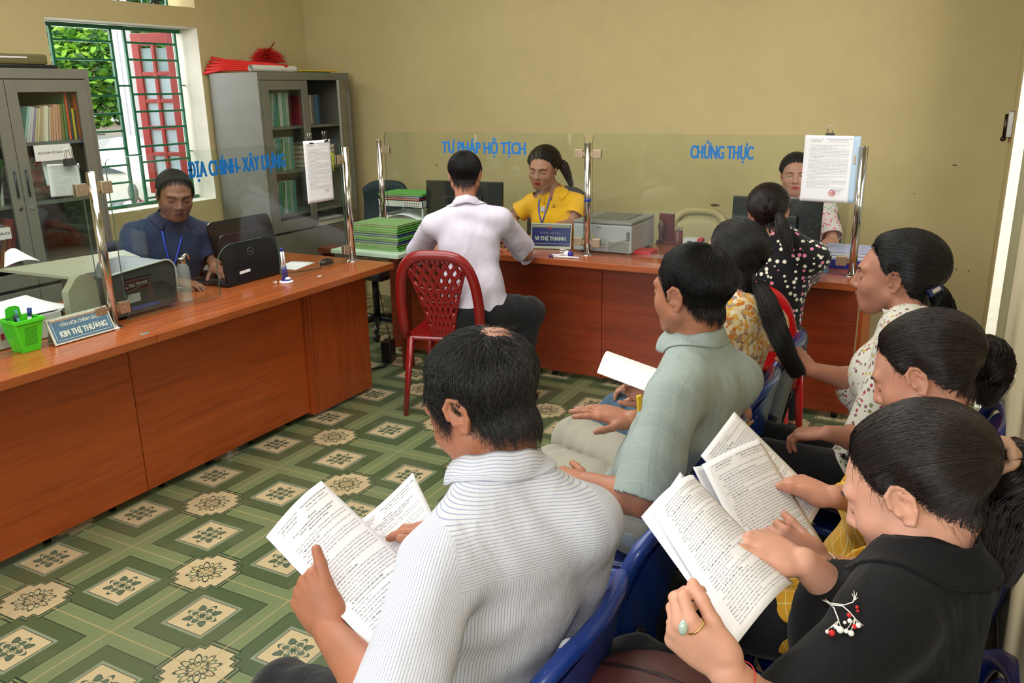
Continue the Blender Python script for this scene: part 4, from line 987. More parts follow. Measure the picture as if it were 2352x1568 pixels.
def flat_paper(c, wd, h_, rz, label, z=TOPZ):
    a = np.array([math.cos(rz), math.sin(rz), 0]); b_ = np.array([-a[1], a[0], 0]); c = np.array([c[0], c[1], z+.001])
    f_, N_ = page_fn(c-a*wd/2+b_*h_/2, c+a*wd/2+b_*h_/2, c+a*wd/2-b_*h_/2, c-a*wd/2-b_*h_/2, .0012)
    return tag(sheet('paper', f_, 6, 6, paperm), label, 'paper')
flat_paper((-3.25, 3.46), .15, .21, .2, 'white sheet lying on the left counter right of the laptops')
flat_paper((-3.40, 2.78), .14, .20, -.3, 'white sheet lying on the desk before the man in navy')
# mouse with its cable
e = empty('mouse', (-3.10, 3.58, TOPZ), label='black computer mouse beside the steel post at the inner end', cat='mouse')
q = MB(); V, F = blob((-3.11, 3.57, TOPZ+.012), (.030, .052, .020), 10, 0); V = [(a, b_, max(c_, TOPZ+.001)) for a, b_, c_ in V]; q.add(V, F, True); q.build('mouse_body', blackp, e)
MB().tube([(-3.14, 3.55, TOPZ+.004), (-3.06, 3.46, TOPZ+.003), (-3.09, 3.36, TOPZ+.003), (-3.14, 3.29, TOPZ+.003)], .002, 6).build('cable', blackp, e)
MB().box(-3.118, -3.10, 3.575, 3.60, TOPZ+.031, TOPZ+.034, b=.001).build('wheel', steel, e)
# pen stand with two upright pens
def penstand(c, label, down=False):
    e = empty('pen_stand', c, label=label, cat='pen stand', group='white and blue pen stands'); c = np.array(c, float)
    pb = mat('pen_blue', (40, 38, 130), .35); pw = mat('pen_white', (224, 224, 226), .35)
    if not down:
        q = MB(); q.lathe([(.034, .0005), (.036, .004), (.034, .008), (.022, .011)], c, 24); q.build('base', pw, e)
        q = MB(); q.ball(c+np.array([0, 0, .012]), (.024, .024, .013)); q.build('base_dome', pb, e)
        q = MB(); q.ball(c+np.array([.010, .002, .020]), (.014, .017, .007)); q.build('badge', pw, e)
        for s_ in (-1, 1):
            a = c+np.array([-.004, s_*.011, .02]); t = c+np.array([-.012, s_*.006, .175])
            MB().cyl(a, a+(t-a)*.38, .0060, .0055, n=10).build('pen_grip', pb, e); MB().cyl(a+(t-a)*.88, t, .005, .003, n=10).build('pen_end', pb, e)
            MB().cyl(a+(t-a)*.38, a+(t-a)*.88, .0050, n=10).build('pen_barrel', pw, e)
        q = MB(); P = [c+np.array([-.03-.012*math.cos(t*3), -.03-.02*t, .008+.003*math.sin(t*9)]) for t in np.linspace(0, 1.6, 24)]; q.tube(P, .0018, 5); q.build('coil_cord', pw, e)
    else:
        q = MB(); q.ball(c+np.array([0, 0, .018]), (.030, .022, .018)); q.build('base_dome', pw, e)
        q = MB(); q.ball(c+np.array([.015, -.004, .020]), (.017, .02, .018)); q.build('badge', pb, e)
        MB().cyl(c+np.array([-.075, -.035, .006]), c+np.array([.075, -.02, .006]), .005, n=10).cyl(c+np.array([-.02, .02, .006]), c+np.array([-.10, .0, .006]), .005, n=10).build('pen_barrel', pw, e)
        MB().cyl(c+np.array([-.10, -.038, .006]), c+np.array([-.072, -.034, .006]), .0055, n=10).build('pen_grip', pb, e)
        q = MB(); P = [c+np.array([.02*math.cos(t*6)-.03, .018*math.sin(t*6), .010+.012*t]) for t in np.linspace(0, 3, 40)]; q.tube(P, .002, 5); q.build('coil_cord', pw, e)
    return e
penstand((-2.985, 3.115, TOPZ), 'white and blue pen stand with two upright pens in front of the black laptop')
penstand((-1.965, 4.285, TOPZ), 'white and blue pen stand lying over beside the VI THỊ THANH nameplate', True)
tag(MB().obox((-2.84, 2.15, TOPZ+.0006), X_, Y_, UZ, .006, .02, .0005).build('tape_piece', mat('teal_tape', (90, 150, 160), .5)), 'small teal sticker at the joint of the two left counter tops', 'sticker')
tag(MB().obox((-2.93, 3.30, TOPZ+.0008), X_, Y_, UZ, .006, .012, .0006).build('paper_scrap', paperm), 'tiny paper scrap on the left counter right of the standing pens', 'scrap')

# ================================================================== FAR COUNTER THINGS
gfold = [(84, 160, 66), (96, 168, 80), (110, 150, 90), (70, 140, 60)]
nm = ['bottom', 'second', 'third', 'fourth', 'fifth', 'sixth', 'seventh', 'eighth', 'ninth', 'tenth', 'top']
ed = mat('folder_sheets', (178, 186, 140), .8, noise=.2, nscale=120)
tag(MB().box(-3.40, -2.90, 3.95, 4.20, .735, TOPZ-.0005, b=.003).build('board', mat('white_green_edge', (176, 200, 176), .4)), 'glass edged board carrying the tall stack of green folders', 'board')
for k in range(11):
    lying(-3.12+rnd.uniform(-.008, .008), 4.155+rnd.uniform(-.008, .008), TOPZ+k*.0142, .34, .26, .0138, gfold[k % 4] if k not in (3, 6) else (36, 50, 120), 'green folder, %s of the tall stack, far counter' % nm[k] if k not in (3, 6) else 'navy folder, %s of the tall stack, far counter' % nm[k], rz=PI, grp='tall folder stack', edge=ed)
e = empty('document_tray', (-3.3, 4.7, TOPZ), label='white two level tray with punched holes, green folder on top', cat='tray')
wtp = mat('tray_white', (206, 208, 200), .4)
for zz in (.84, .94):
    q = MB().box(-3.50, -3.14, 4.58, 4.86, zz, zz+.004).box(-3.50, -3.14, 4.855, 4.86, zz, zz+.05).box(-3.50, -3.495, 4.58, 4.86, zz, zz+.045).box(-3.145, -3.14, 4.58, 4.86, zz, zz+.045).box(-3.50, -3.14, 4.58, 4.585, zz, zz+.042)
    q.build('tray_level', wtp, e)
q = MB()
for i in range(7):
    for j in range(2): q.cyl((-3.28+i*.018, 4.579, .953+j*.016), (-3.28+i*.018, 4.5795, .953+j*.016), .0045, n=10)
q.build('hole_pattern', mat('hole_brown', (120, 70, 60), .6), e)
q = MB()
for x in (-3.49, -3.15):
    for y in (4.59, 4.85): q.box(x-.005, x+.005, y-.005, y+.005, TOPZ, .94)
q.build('support', wtp, e)
lying(-3.33, 4.72, .9855, .30, .24, .012, (196, 60, 60), 'red folder on the white tray under the green ones', rz=PI)
lying(-3.33, 4.72, .998, .31, .24, .014, (40, 60, 130), 'blue folder on the white tray under the green one', rz=PI)
lying(-3.34, 4.72, 1.0125, .34, .25, .014, (96, 176, 80), 'green folder topmost on the white tray', rz=PI+.08, edge=ed)
f_, N_ = page_fn((-3.48, 4.84, .86), (-3.2, 4.84, .855), (-3.12, 4.55, .85), (-3.46, 4.55, .85), .045); tag(sheet('paper', f_, 12, 8, paperm), 'crumpled white papers bulging in the lower level of the white tray', 'paper')
f_, N_ = page_fn((-3.2, 4.80, .79), (-2.98, 4.78, .80), (-2.95, 4.54, .79), (-3.22, 4.52, .775), .03); tag(sheet('paper', f_, 12, 8, paperm), 'white papers lying right of the white tray behind the glass', 'paper')
def monitor(c, wd, h_, n, label, lean=.06):
    n = np.array(n, float); n /= np.linalg.norm(n); ax = np.array([-n[1], n[0], 0]); c = np.array(c, float)
    e = empty('monitor', c, label=label, cat='monitor', group='black monitors')
    u = UZ*math.cos(lean)-n*math.sin(lean); nn = n*math.cos(lean)+UZ*math.sin(lean); mid = c+UZ*(.07+h_/2)
    MB().obox(mid, ax, u, nn, wd/2, h_/2, .012, .006).build('housing', mat('monitor_black', (16, 16, 18), .35, noise=.08, nscale=60), e)
    MB().obox(mid-nn*.0125, ax, u, nn, wd/2-.012, h_/2-.014, .0008).build('screen', mat('dark_screen', (14, 18, 26), .12), e)
    MB().obox(mid+nn*.022-u*.02, ax, u, nn, wd/4, h_/4, .012, .008).build('rear_hump', blackp, e)
    MB().obox(c+UZ*.05+nn*.02, ax, n, UZ, .03, .012, .05, .004).build('neck', blackp, e)
    MB().obox(c+UZ*.006, ax, n, UZ, .11, .08, .006, .004).build('foot', blackp, e)
    return e
monitor((-2.86, 4.64, TOPZ), .54, .29, (.1, -1, 0), 'black monitor between the white shirted man and the woman in yellow')
monitor((-.905, 4.62, TOPZ), .47, .27, (-.05, -1, 0), 'dusty black monitor in front of the clerk half hidden by the notice')
nameplate((-2.285, 4.445, TOPZ+.003), (-2.045, 4.50, TOPZ+.003), .15, .18, (.22, -.975, 0), mat('nameplate_navy', (34, 40, 112), .35), npw, [('TƯ PHÁP - HỘ TỊCH', .22, .58, .52, .08, .01, mat('nameplate_soft', (130, 136, 176), .5)), ('VI THỊ THANH', .10, .33, .76, .15, .02, npt), ('VI THỊ THANH', .107, .33, .76, .15, .02, npt)], 'navy nameplate reading VI THỊ THANH with a red emblem', emblem=True, frame=False)
# laser printer, grey white
e = empty('printer', (-1.83, 4.66, TOPZ), label='pale grey laser printer on the far counter right of the taped post', cat='printer')
pw2 = mat('printer_pale_grey', (176, 176, 178), .45, noise=.03); pw3 = mat('printer_grey', (140, 140, 138), .45)
MB().box(-2.02, -1.66, 4.475, 4.86, TOPZ+.008, .925, b=.008).build('body', pw2, e)
MB().box(-2.02, -1.66, 4.475, 4.86, .926, .945, b=.010).build('top_cover', pw3, e)
MB().box(-1.95, -1.72, 4.56, 4.80, .9455, .949, b=.001).build('output_slot', mat('printer_slot', (116, 116, 112), .5), e)
q = MB().box(-1.80, -1.676, 4.4735, 4.4749, .775, .83).box(-1.90, -1.89, 4.4735, 4.4749, .775, .815).box(-1.90, -1.80, 4.4735, 4.4749, .813, .815); q.build('panel_line', pw3, e)
MB().box(-1.873, -1.845, 4.4725, 4.4749, .905, .913).build('latch', pw3, e)
MB().box(-1.69, -1.672, 4.4725, 4.4749, .84, .89).build('port', mat('port_grey', (110, 110, 112), .5), e)
MB().box(-1.905, -1.893, 4.4725, 4.4749, .85, .862).build('warning_label', mat('yellow_label', (214, 206, 60), .5), e)
MB().tube([(-1.68, 4.472, .85), (-1.74, 4.462, .835), (-1.80, 4.46, .80), (-1.88, 4.465, .79)], .0025, 6).build('cable', mat('cable_beige', (180, 160, 140), .5), e)
for x in (-1.99, -1.69):
    for y in (4.5, 4.83): MB().cyl((x, y, TOPZ), (x, y, TOPZ+.01), .012, n=10).build('foot', pw3, e)
# small red things right of the printer
e = empty('desk_plaque', (-1.60, 4.95, TOPZ), label='dark red upright plaque with an ornament right of the pale printer', cat='plaque')
drm = mat('lacquer_dark_red', (96, 20, 24), .35)
MB().box(-1.655, -1.56, 4.93, 4.945, TOPZ+.02, .94, b=.003).build('board', drm, e); MB().box(-1.66, -1.55, 4.90, 4.97, TOPZ, TOPZ+.02, b=.004).build('base', drm, e)
q = MB(); q.lathe([(.018, 0), (.006, .02), (.014, .05), (.02, .09), (.012, .12), (.004, .13)], (-1.63, 4.90, TOPZ+.02), 14); q.build('ornament', mat('ornament_brass', (110, 76, 62), .4, .5), e)
tag(MB().box(-1.72, -1.56, 4.52, 4.64, TOPZ, TOPZ+.02, b=.004).build('red_folder', mat('ink_pad_red', (200, 26, 30), .4)), 'bright red flat ink pad on the far counter right of the pale printer', 'ink pad')
e = empty('pen_cup', (-1.52, 4.90, TOPZ), label='brown cup beside the dark red plaque on the far counter', cat='cup')
MB().lathe([(.024, 0), (.026, .01), (.026, .09), (.023, .09), (.022, .01)], (-1.515, 4.88, TOPZ), 16).build('cup', mat('cup_brown', (110, 50, 44), .4), e)
for k in range(3): MB().cyl((-1.52+.01*k, 4.88, TOPZ+.02), (-1.525+.014*k, 4.885, TOPZ+.11), .003, n=6).build('pencil', mat('pencil_grey', (90, 84, 80), .5), e)
e = empty('box', (-1.40, 4.80, TOPZ), label='small white and red box on the far counter behind the seated people', cat='box')
MB().box(-1.455, -1.37, 4.78, 4.84, TOPZ, TOPZ+.065, b=.002).build('carton_body', wc, e)
MB().box(-1.372, -1.345, 4.779, 4.841, TOPZ, TOPZ+.066, b=.002).build('red_end', mat('ink_pad_red', (200, 26, 30), .4), e); MB().box(-1.43, -1.40, 4.7785, 4.7795, TOPZ+.02, TOPZ+.05).build('black_print', blackp, e)
e = empty('box', (-.65, 4.44, TOPZ), label='sky blue box standing on the far counter behind the polka dot blouse', cat='box')
MB().box(-.72, -.60, 4.42, 4.49, TOPZ, .85, b=.003).build('box_body', mat('sky_blue_card', (86, 160, 206), .55), e); MB().box(-.723, -.597, 4.417, 4.493, .835, .853, b=.002).build('box_lid', mat('sky_blue_lid', (104, 172, 214), .55), e)
e = empty('document_tray', (-.53, 4.62, TOPZ), label='dark blue tray of papers at the right end of the far counter', cat='tray')
bt = mat('tray_navy', (26, 36, 116), .4)
MB().box(-.67, -.42, 4.55, 4.83, TOPZ, TOPZ+.045, b=.004).build('tray_level', bt, e)
for k in range(7): tag(MB().box(-.66+.004*(k % 3), -.43+.006*(k % 2), 4.56, 4.82, TOPZ+.046+k*.006, TOPZ+.0495+k*.006).build('paper', paperm if k % 3 else mat('pale_violet_paper', (176, 178, 214), .7)), '%s of the papers lying in the dark blue tray at the right end' % ['lowest', 'second', 'third', 'fourth', 'fifth', 'sixth', 'topmost'][k], 'paper', 'papers in the blue tray')
# office chairs behind the counters
meshm = mat('office_mesh_teal', (26, 42, 46), .8, noise=.5, nscale=90)
def office_chair(c, yaw, h0, h1, wd, m_, label):
    c = np.array([c[0], c[1], 0.]); f = np.array([math.cos(yaw), math.sin(yaw), 0]); r_ = np.array([f[1], -f[0], 0])
    e = empty('office_chair', c, label=label, cat='office chair', group='office chairs')
    def bf(u, v):
        u = np.asarray(u)[:, None]-.5; v = np.asarray(v)[:, None]
        return c-f*(.22-.10*(4*u*u)*.5+.05*np.sin(PI*v))+r_*u*wd*(1-.25*np.abs(v-.4)**2*2)+UZ*(h0+(h1-h0)*v)-UZ*.06*(np.abs(u)*2)**4*v
    sheet('backrest', bf, 12, 10, m_, e, .035)
    MB().obox(c+UZ*.46, f, r_, UZ, .23, .23, .035, .03).build('seat', blackp, e)
    MB().tube([c-f*.24+UZ*(h0+.1), c-f*.28+UZ*.6, c-f*.20+UZ*.44], .018, 8).build('back_bracket', blackp, e)
    MB().cyl(c+UZ*.09, c+UZ*.43, .025, n=14).build('gas_column', blackp, e)
    for k in range(5):
        a = k*2*PI/5+.3; d = np.array([math.cos(a), math.sin(a), 0]); MB().tube([c+UZ*.10, c+d*.28+UZ*.07], [.026, .016], 8).build('base_arm', blackp, e)
        MB().cyl(c+d*.28-r_*.012+UZ*.028, c+d*.28+r_*.012+UZ*.028, .027, n=14).build('caster', blackp, e)
    return e
office_chair((-3.70, 4.75), math.radians(-90), .62, 1.06, .46, meshm, 'black and teal mesh office chair in the corner beside the grey cabinet')
office_chair((-2.36, 5.02), math.radians(-62), .60, 1.04, .42, mat('office_grey_fabric', (66, 66, 66), .8, noise=.1), 'grey office chair holding the woman in yellow')
office_chair((-.92, 5.38), math.radians(-88), .55, .98, .46, mat('office_black_fabric', (40, 38, 38), .8, noise=.1), 'dark office chair of the clerk half hidden by the notice')
office_chair((-3.80, 2.95), math.radians(-10), .58, .92, .44, mat('office_navy_fabric', (46, 50, 66), .8, noise=.1), 'office chair behind the man in navy')
# cream plastic chair against the back wall
def plastic_chair(c, yaw, m_, label, style, top=.86):
    """monobloc chair; yaw = facing"""
    c = np.array([c[0], c[1], 0.]); f = np.array([math.cos(yaw), math.sin(yaw), 0]); r_ = np.array([f[1], -f[0], 0])
    P = lambda a, b_, z: c+f*a+r_*b_+UZ*z
    e = empty('plastic_chair', c, label=label, cat='plastic chair')
    MB().obox(P(0, 0, .425), f, r_, UZ, .20, .21, .012, .010).build('seat', m_, e)
    for s_ in (-1, 1):
        MB().tube([P(.19, s_*.19, .42), P(.225, s_*.215, 0)], [.024, .017], 8, flat=.6).build('leg', m_, e)
        MB().tube([P(-.19, s_*.18, .43), P(-.235, s_*.215, 0)], [.026, .018], 8, flat=.6).build('leg', m_, e)
    MB().obox(P(.0, .19, .395), f, r_, UZ, .19, .01, .02).obox(P(0, -.19, .395), f, r_, UZ, .19, .01, .02).obox(P(.19, 0, .395), f, r_, UZ, .01, .18, .02).build('apron', m_, e)
    H = top
    def arch(s_, t):   # outer arch, t 0..1 from seat left over the top to seat right
        a = PI*t; x = -.215*math.cos(a)*(1 if abs(math.cos(a)) < 2 else 1)
        return x
    ts = np.linspace(0, 1, 41); ptsA = []
    for t in ts:
        a = PI*t; cx_ = math.copysign(abs(math.cos(a))**.55, math.cos(a))*-.205; zz = .43+(H-.43)*abs(math.sin(a))**.62
        cx_ *= 1+.06*((zz-.43)/(H-.43)); ptsA.append(P(-.19-.10*(zz-.43)/(H-.43)+.025*(abs(cx_)/.2)**2*0, cx_, zz))
    nb = -(f*math.cos(.2)+UZ*math.sin(.2)*0)
    MB().tube(ptsA, .028 if style == 'lattice' else .024, 10, flat=.65, up=f).build('back_frame', m_, e)
    if style == 'lattice':
        def sp(u, z):   # splat point
            k = (z-.43)/(H-.43); hw = .055+.12*max(0, k)**1.3*1.0
            return P(-.185-.10*k, u*hw, z)
        q = MB()
        for s_ in (-1, 1): q.tube([sp(s_, z) for z in np.linspace(.43, H-.055, 14)], .009, 6, up=f)
        nd = 6
        for k in range(-nd, nd+1):
            for s_ in (-1, 1):
                L = []
                for z in np.linspace(.43, H-.02, 22):
                    u = s_*(k/3.0+(z-.43)/(H-.43)*1.9-1)
                    if abs(u) <= 1.02: L.append(sp(u, z))
                if len(L) > 2: q.tube(L, .0115, 6, up=f)
        for z in (.50, .575, .65, .72):
            q.tube([sp(u, z-.02*(1-u*u)) for u in np.linspace(-1, 1, 9)], .007, 6, up=f)
        q.build('lattice_splat', m_, e)
    else:
        def bf(u, v):
            u = (np.asarray(u)-.5)*2; v = np.asarray(v); k = v
            zz = .50+(H-.05-.50)*v-.05*np.abs(u)**3*v; hw = .17*(1-.0*v)
            return c+np.outer(-.195-.10*(zz-.43)/(H-.43), f)+np.outer(u*hw, r_)+np.outer(zz, UZ)
        sheet('back_panel', bf, 14, 12, m_, e, .008)
    return e
# ================================================================== CHAIRS
redch = mat('dark_red_plastic', (128, 14, 16), .3, coat=.3); redch2 = mat('bright_red_plastic', (196, 16, 22), .3, coat=.3)
plastic_chair((-2.40, 3.74), math.radians(106), redch, 'dark red plastic chair with a lattice back under the white shirted man', 'lattice', .885)
plastic_chair((-.80, 3.74), math.radians(92), redch2, 'bright red plastic chair with a solid back under the polka dot blouse', 'solid', .87)
plastic_chair((-1.62, 5.40), math.radians(-90), mat('cream_plastic', (190, 172, 122), .5), 'cream plastic chair standing empty against the cream back wall', 'solid', .86)
bluep = mat('blue_plastic_shell', (22, 58, 140), .32, coat=.25, noise=.05, nscale=14)
blued = mat('dark_blue_plastic_shell', (16, 34, 92), .35, coat=.2)
def waiting_chair(c, yaw, label, m_=None, emboss=False):
    m_ = m_ or bluep
    c = np.array([c[0], c[1], 0.]); f = np.array([math.cos(yaw), math.sin(yaw), 0]); r_ = np.array([f[1], -f[0], 0])
    P = lambda a, b_, z: c+f*a+r_*b_+UZ*z
    e = empty('waiting_chair', c, label=label, cat='chair', group='blue plastic chairs')
    def sup(t, p=.5): return math.copysign(abs(math.cos(t))**p, math.cos(t)), math.copysign(abs(math.sin(t))**p, math.sin(t))
    def bp(u, v):        # u -1..1, v -1..1 on the back panel
        return P(-.205-.035*(v+1)+.045*u*u*.9-.0, u*.205, .62+v*.175)
    rr = []
    for k in range(48):
        a, b_ = sup(2*PI*k/48); rr.append(bp(a, b_))
    rr.append(rr[0])
    G = 13; gu = np.linspace(-1, 1, G); V = []; 
    for a in gu:
        for b_ in gu:
            u, v = a*math.sqrt(1-b_*b_*.42), b_*math.sqrt(1-a*a*.42); V.append(bp(u*.98, v*.98)-f*.006-f*.012*math.cos(u*1.5)*math.cos(v*1.5)*0)
    V2 = [p-f*.008 for p in V]; n = len(V); F = []
    for i in range(G-1):
        for j in range(G-1): F.append((i*G+j, (i+1)*G+j, (i+1)*G+j+1, i*G+j+1)); F.append((n+i*G+j+1, n+(i+1)*G+j+1, n+(i+1)*G+j, n+i*G+j))
    q = MB().add(V+V2, F, True); q.tube(rr, .017, 10, cap=False, flat=1., up=f)
    bk = q.build('backrest', m_, e)
    if emboss:
        lettering('embossed_mark', [('Long', -.03, -.012, .06, .022, .0)], lambda x, y: np.array([bp(.45-a_/.205, (b_-.07)/.175)-f*.0165 for a_, b_ in zip(x, y)]), mat('embossed_blue', (60, 100, 170), .4), bk)
    def sp(u, v): return P(-.0+v*.205, u*.205, .435+.012*(u*u)+.010*max(0, -v)-.02*max(0, v-.6)**2*6)
    rr = [sp(*sup(2*PI*k/40)) for k in range(41)]; V = []
    for a in gu:
        for b_ in gu: u, v = a*math.sqrt(1-b_*b_*.42), b_*math.sqrt(1-a*a*.42); V.append(sp(u*.98, v*.98))
    V2 = [p-UZ*.008 for p in V]
    q = MB().add(V, [F[i] for i in range(0, len(F), 2)], True).add(V2, [tuple(np.array(F[i])-0)[::-1] for i in range(0, len(F), 2)], True); q.tube(rr, .013, 8, cap=False); q.build('seat', m_, e)
    for s_ in (-1, 1):
        MB().tube([P(.15, s_*.17, .425), P(.19, s_*.20, 0)], .011, 8).build('leg', blackp, e)
        MB().tube([P(-.235, s_*.14, .56), P(-.20, s_*.17, .42), P(-.25, s_*.20, 0)], .011, 8).build('leg', blackp, e)
    MB().tube([P(.15, -.17, .415), P(.15, .17, .415)], .010, 8).tube([P(-.20, -.17, .415), P(-.20, .17, .415)], .010, 8).build('frame_bar', blackp, e)
    return e
CH1 = [(1.17, 'blue plastic chair of the man in the striped white shirt', bluep, True), (1.63, 'empty blue plastic chair between the two men of the front row', bluep, False), (2.08, 'blue plastic chair under the man in the grey shirt', blued, True), (2.53, 'blue plastic chair under the long haired woman in the orange floral blouse', bluep, False), (2.99, 'blue plastic chair standing beyond the woman in the floral blouse', blued, False)]
for y, l, m_, em in CH1: waiting_chair((-.745, y), PI, l, m_, em)
for y, l in ((1.22, 'blue plastic chair under the woman in the black blouse'), (1.78, 'blue plastic chair under the woman in the mustard blouse'), (2.50, 'blue plastic chair under the woman with the blue hair clip')): waiting_chair((-.115, y), PI, l, blued)
# ================================================================== PEOPLE: implicit surfaces -> one smooth mesh
def nrm(v): v = np.asarray(v, float); return v/(np.linalg.norm(v)+1e-12)
def v3(*a): return np.array(a, float)
def prim_eval(P, pr):
    ty = pr[0]
    if ty == 'c':
        _, a, b, ra, rb, k, op = pr
        ab = b-a; t = np.clip((P-a)@ab/(ab@ab+1e-12), 0, 1)
        return np.linalg.norm(P-a-t[:, None]*ab, axis=1)-(ra+(rb-ra)*t)
    _, c, r, M, k, op = pr
    q = (P-c)@M if M is not None else P-c
    k0 = np.linalg.norm(q/r, axis=1); k1 = np.linalg.norm(q/(r*r), axis=1)+1e-9
    return k0*(k0-1)/k1
def smin(a, b, k):
    if k <= 0: return np.minimum(a, b)
    h = np.clip(.5+.5*(b-a)/k, 0, 1); return b+(a-b)*h-k*h*(1-h)
def sdf(P, prims):
    P = np.asarray(P, float); d = None
    for pr in prims:
        e = prim_eval(P, pr); k, op = pr[-2], pr[-1]
        if d is None: d = e
        elif op > 0: d = smin(d, e, k)
        else: d = -smin(-d, e, k)
    return d
def bounds(prims):
    lo, hi = np.full(3, 1e9), np.full(3, -1e9)
    for p in prims:
        if p[-1] < 0: continue
        if p[0] == 'c':
            for c, r in ((p[1], p[3]), (p[2], p[4])): lo = np.minimum(lo, c-r); hi = np.maximum(hi, c+r)
        else: r = max(p[2]); lo = np.minimum(lo, p[1]-r); hi = np.maximum(hi, p[1]+r)
    return lo-.03, hi+.03
def mesh_sdf(fn, lo, hi, h):
    L = 4; big = h*2**L; n = np.ceil((hi-lo)/big).astype(int)+1
    cells = np.stack(np.meshgrid(*[np.arange(k) for k in n], indexing='ij'), -1).reshape(-1, 3); s = big
    for lev in range(L+1):
        d = fn(lo+(cells+.5)*s); cells = cells[np.abs(d) < s*.87*1.35+(.006 if lev < L else .0)]
        if lev < L:
            off = np.stack(np.meshgrid(*[[0, 1]]*3, indexing='ij'), -1).reshape(-1, 3)
            cells = (cells[:, None]*2+off[None]).reshape(-1, 3); s /= 2
    K = 4096
    key = lambda c: (c[..., 0].astype(np.int64)*K+c[..., 1])*K+c[..., 2]
    off = np.stack(np.meshgrid(*[[0, 1]]*3, indexing='ij'), -1).reshape(-1, 3)
    ck = key(cells[:, None]+off[None]); uk, inv = np.unique(ck, return_inverse=True); inv = inv.reshape(ck.shape)
    uc = np.stack([uk//(K*K), (uk//K) % K, uk % K], 1); D = fn(lo+uc*s); D = np.where(np.abs(D) < 1e-9, 1e-9, D)
    cd_ = D[inv]; act = (cd_.min(1) < 0) & (cd_.max(1) > 0)
    cells, cd_ = cells[act], cd_[act]
    order = np.argsort(key(cells)); cells, cd_ = cells[order], cd_[order]; kk = key(cells)
    acc = np.zeros((len(cells), 3)); cnt = np.zeros(len(cells))
    for i in range(8):
        for ax in range(3):
            bit = 4 >> ax
            if i & bit: continue
            j = i | bit; a, b = cd_[:, i], cd_[:, j]; m_ = (a < 0) != (b < 0); t = np.where(m_, a/(a-b+1e-20), 0)
            p = off[i][None].repeat(len(cells), 0).astype(float); p[:, ax] += t
            acc[m_] += p[m_]; cnt[m_] += 1
    V = lo+(cells+acc/np.maximum(cnt, 1)[:, None])*s
    F = []
    for ax in range(3):
        j = 4 >> ax; a, b = cd_[:, 0], cd_[:, j]; m_ = (a < 0) != (b < 0)
        c = cells[m_]; fl = a[m_] < 0; u, v = [(1, 2), (2, 0), (0, 1)][ax]
        idx = []; ok = np.ones(len(c), bool)
        for du, dv in ((0, 0), (1, 0), (1, 1), (0, 1)):
            q = c.copy(); q[:, u] -= du; q[:, v] -= dv; kq = key(q); p = np.searchsorted(kk, kq); p = np.clip(p, 0, len(kk)-1); ok &= kk[p] == kq; idx.append(p)
        q = np.stack(idx, 1)[ok]; fl = fl[ok]
        q = np.where(fl[:, None], q, q[:, ::-1]); F.append(q)
    return V, np.concatenate(F)
def xf(prims, M, o, s):
    """head-local prims -> world"""
    out = []
    for p in prims:
        if p[0] == 'c': out.append(('c', o+M@(p[1]*s), o+M@(p[2]*s), p[3]*s, p[4]*s, p[5]*s, p[6]))
        else: out.append(('e', o+M@(p[1]*s), p[2]*s, M@(p[3] if p[3] is not None else np.eye(3)), p[4]*s, p[5]))
    return out
def rotx(a): c, s = math.cos(a), math.sin(a); return np.array([[1, 0, 0], [0, c, -s], [0, s, c]])
def roty(a): c, s = math.cos(a), math.sin(a); return np.array([[c, 0, s], [0, 1, 0], [-s, 0, c]])
def rotz(a): c, s = math.cos(a), math.sin(a); return np.array([[c, -s, 0], [s, c, 0], [0, 0, 1]])
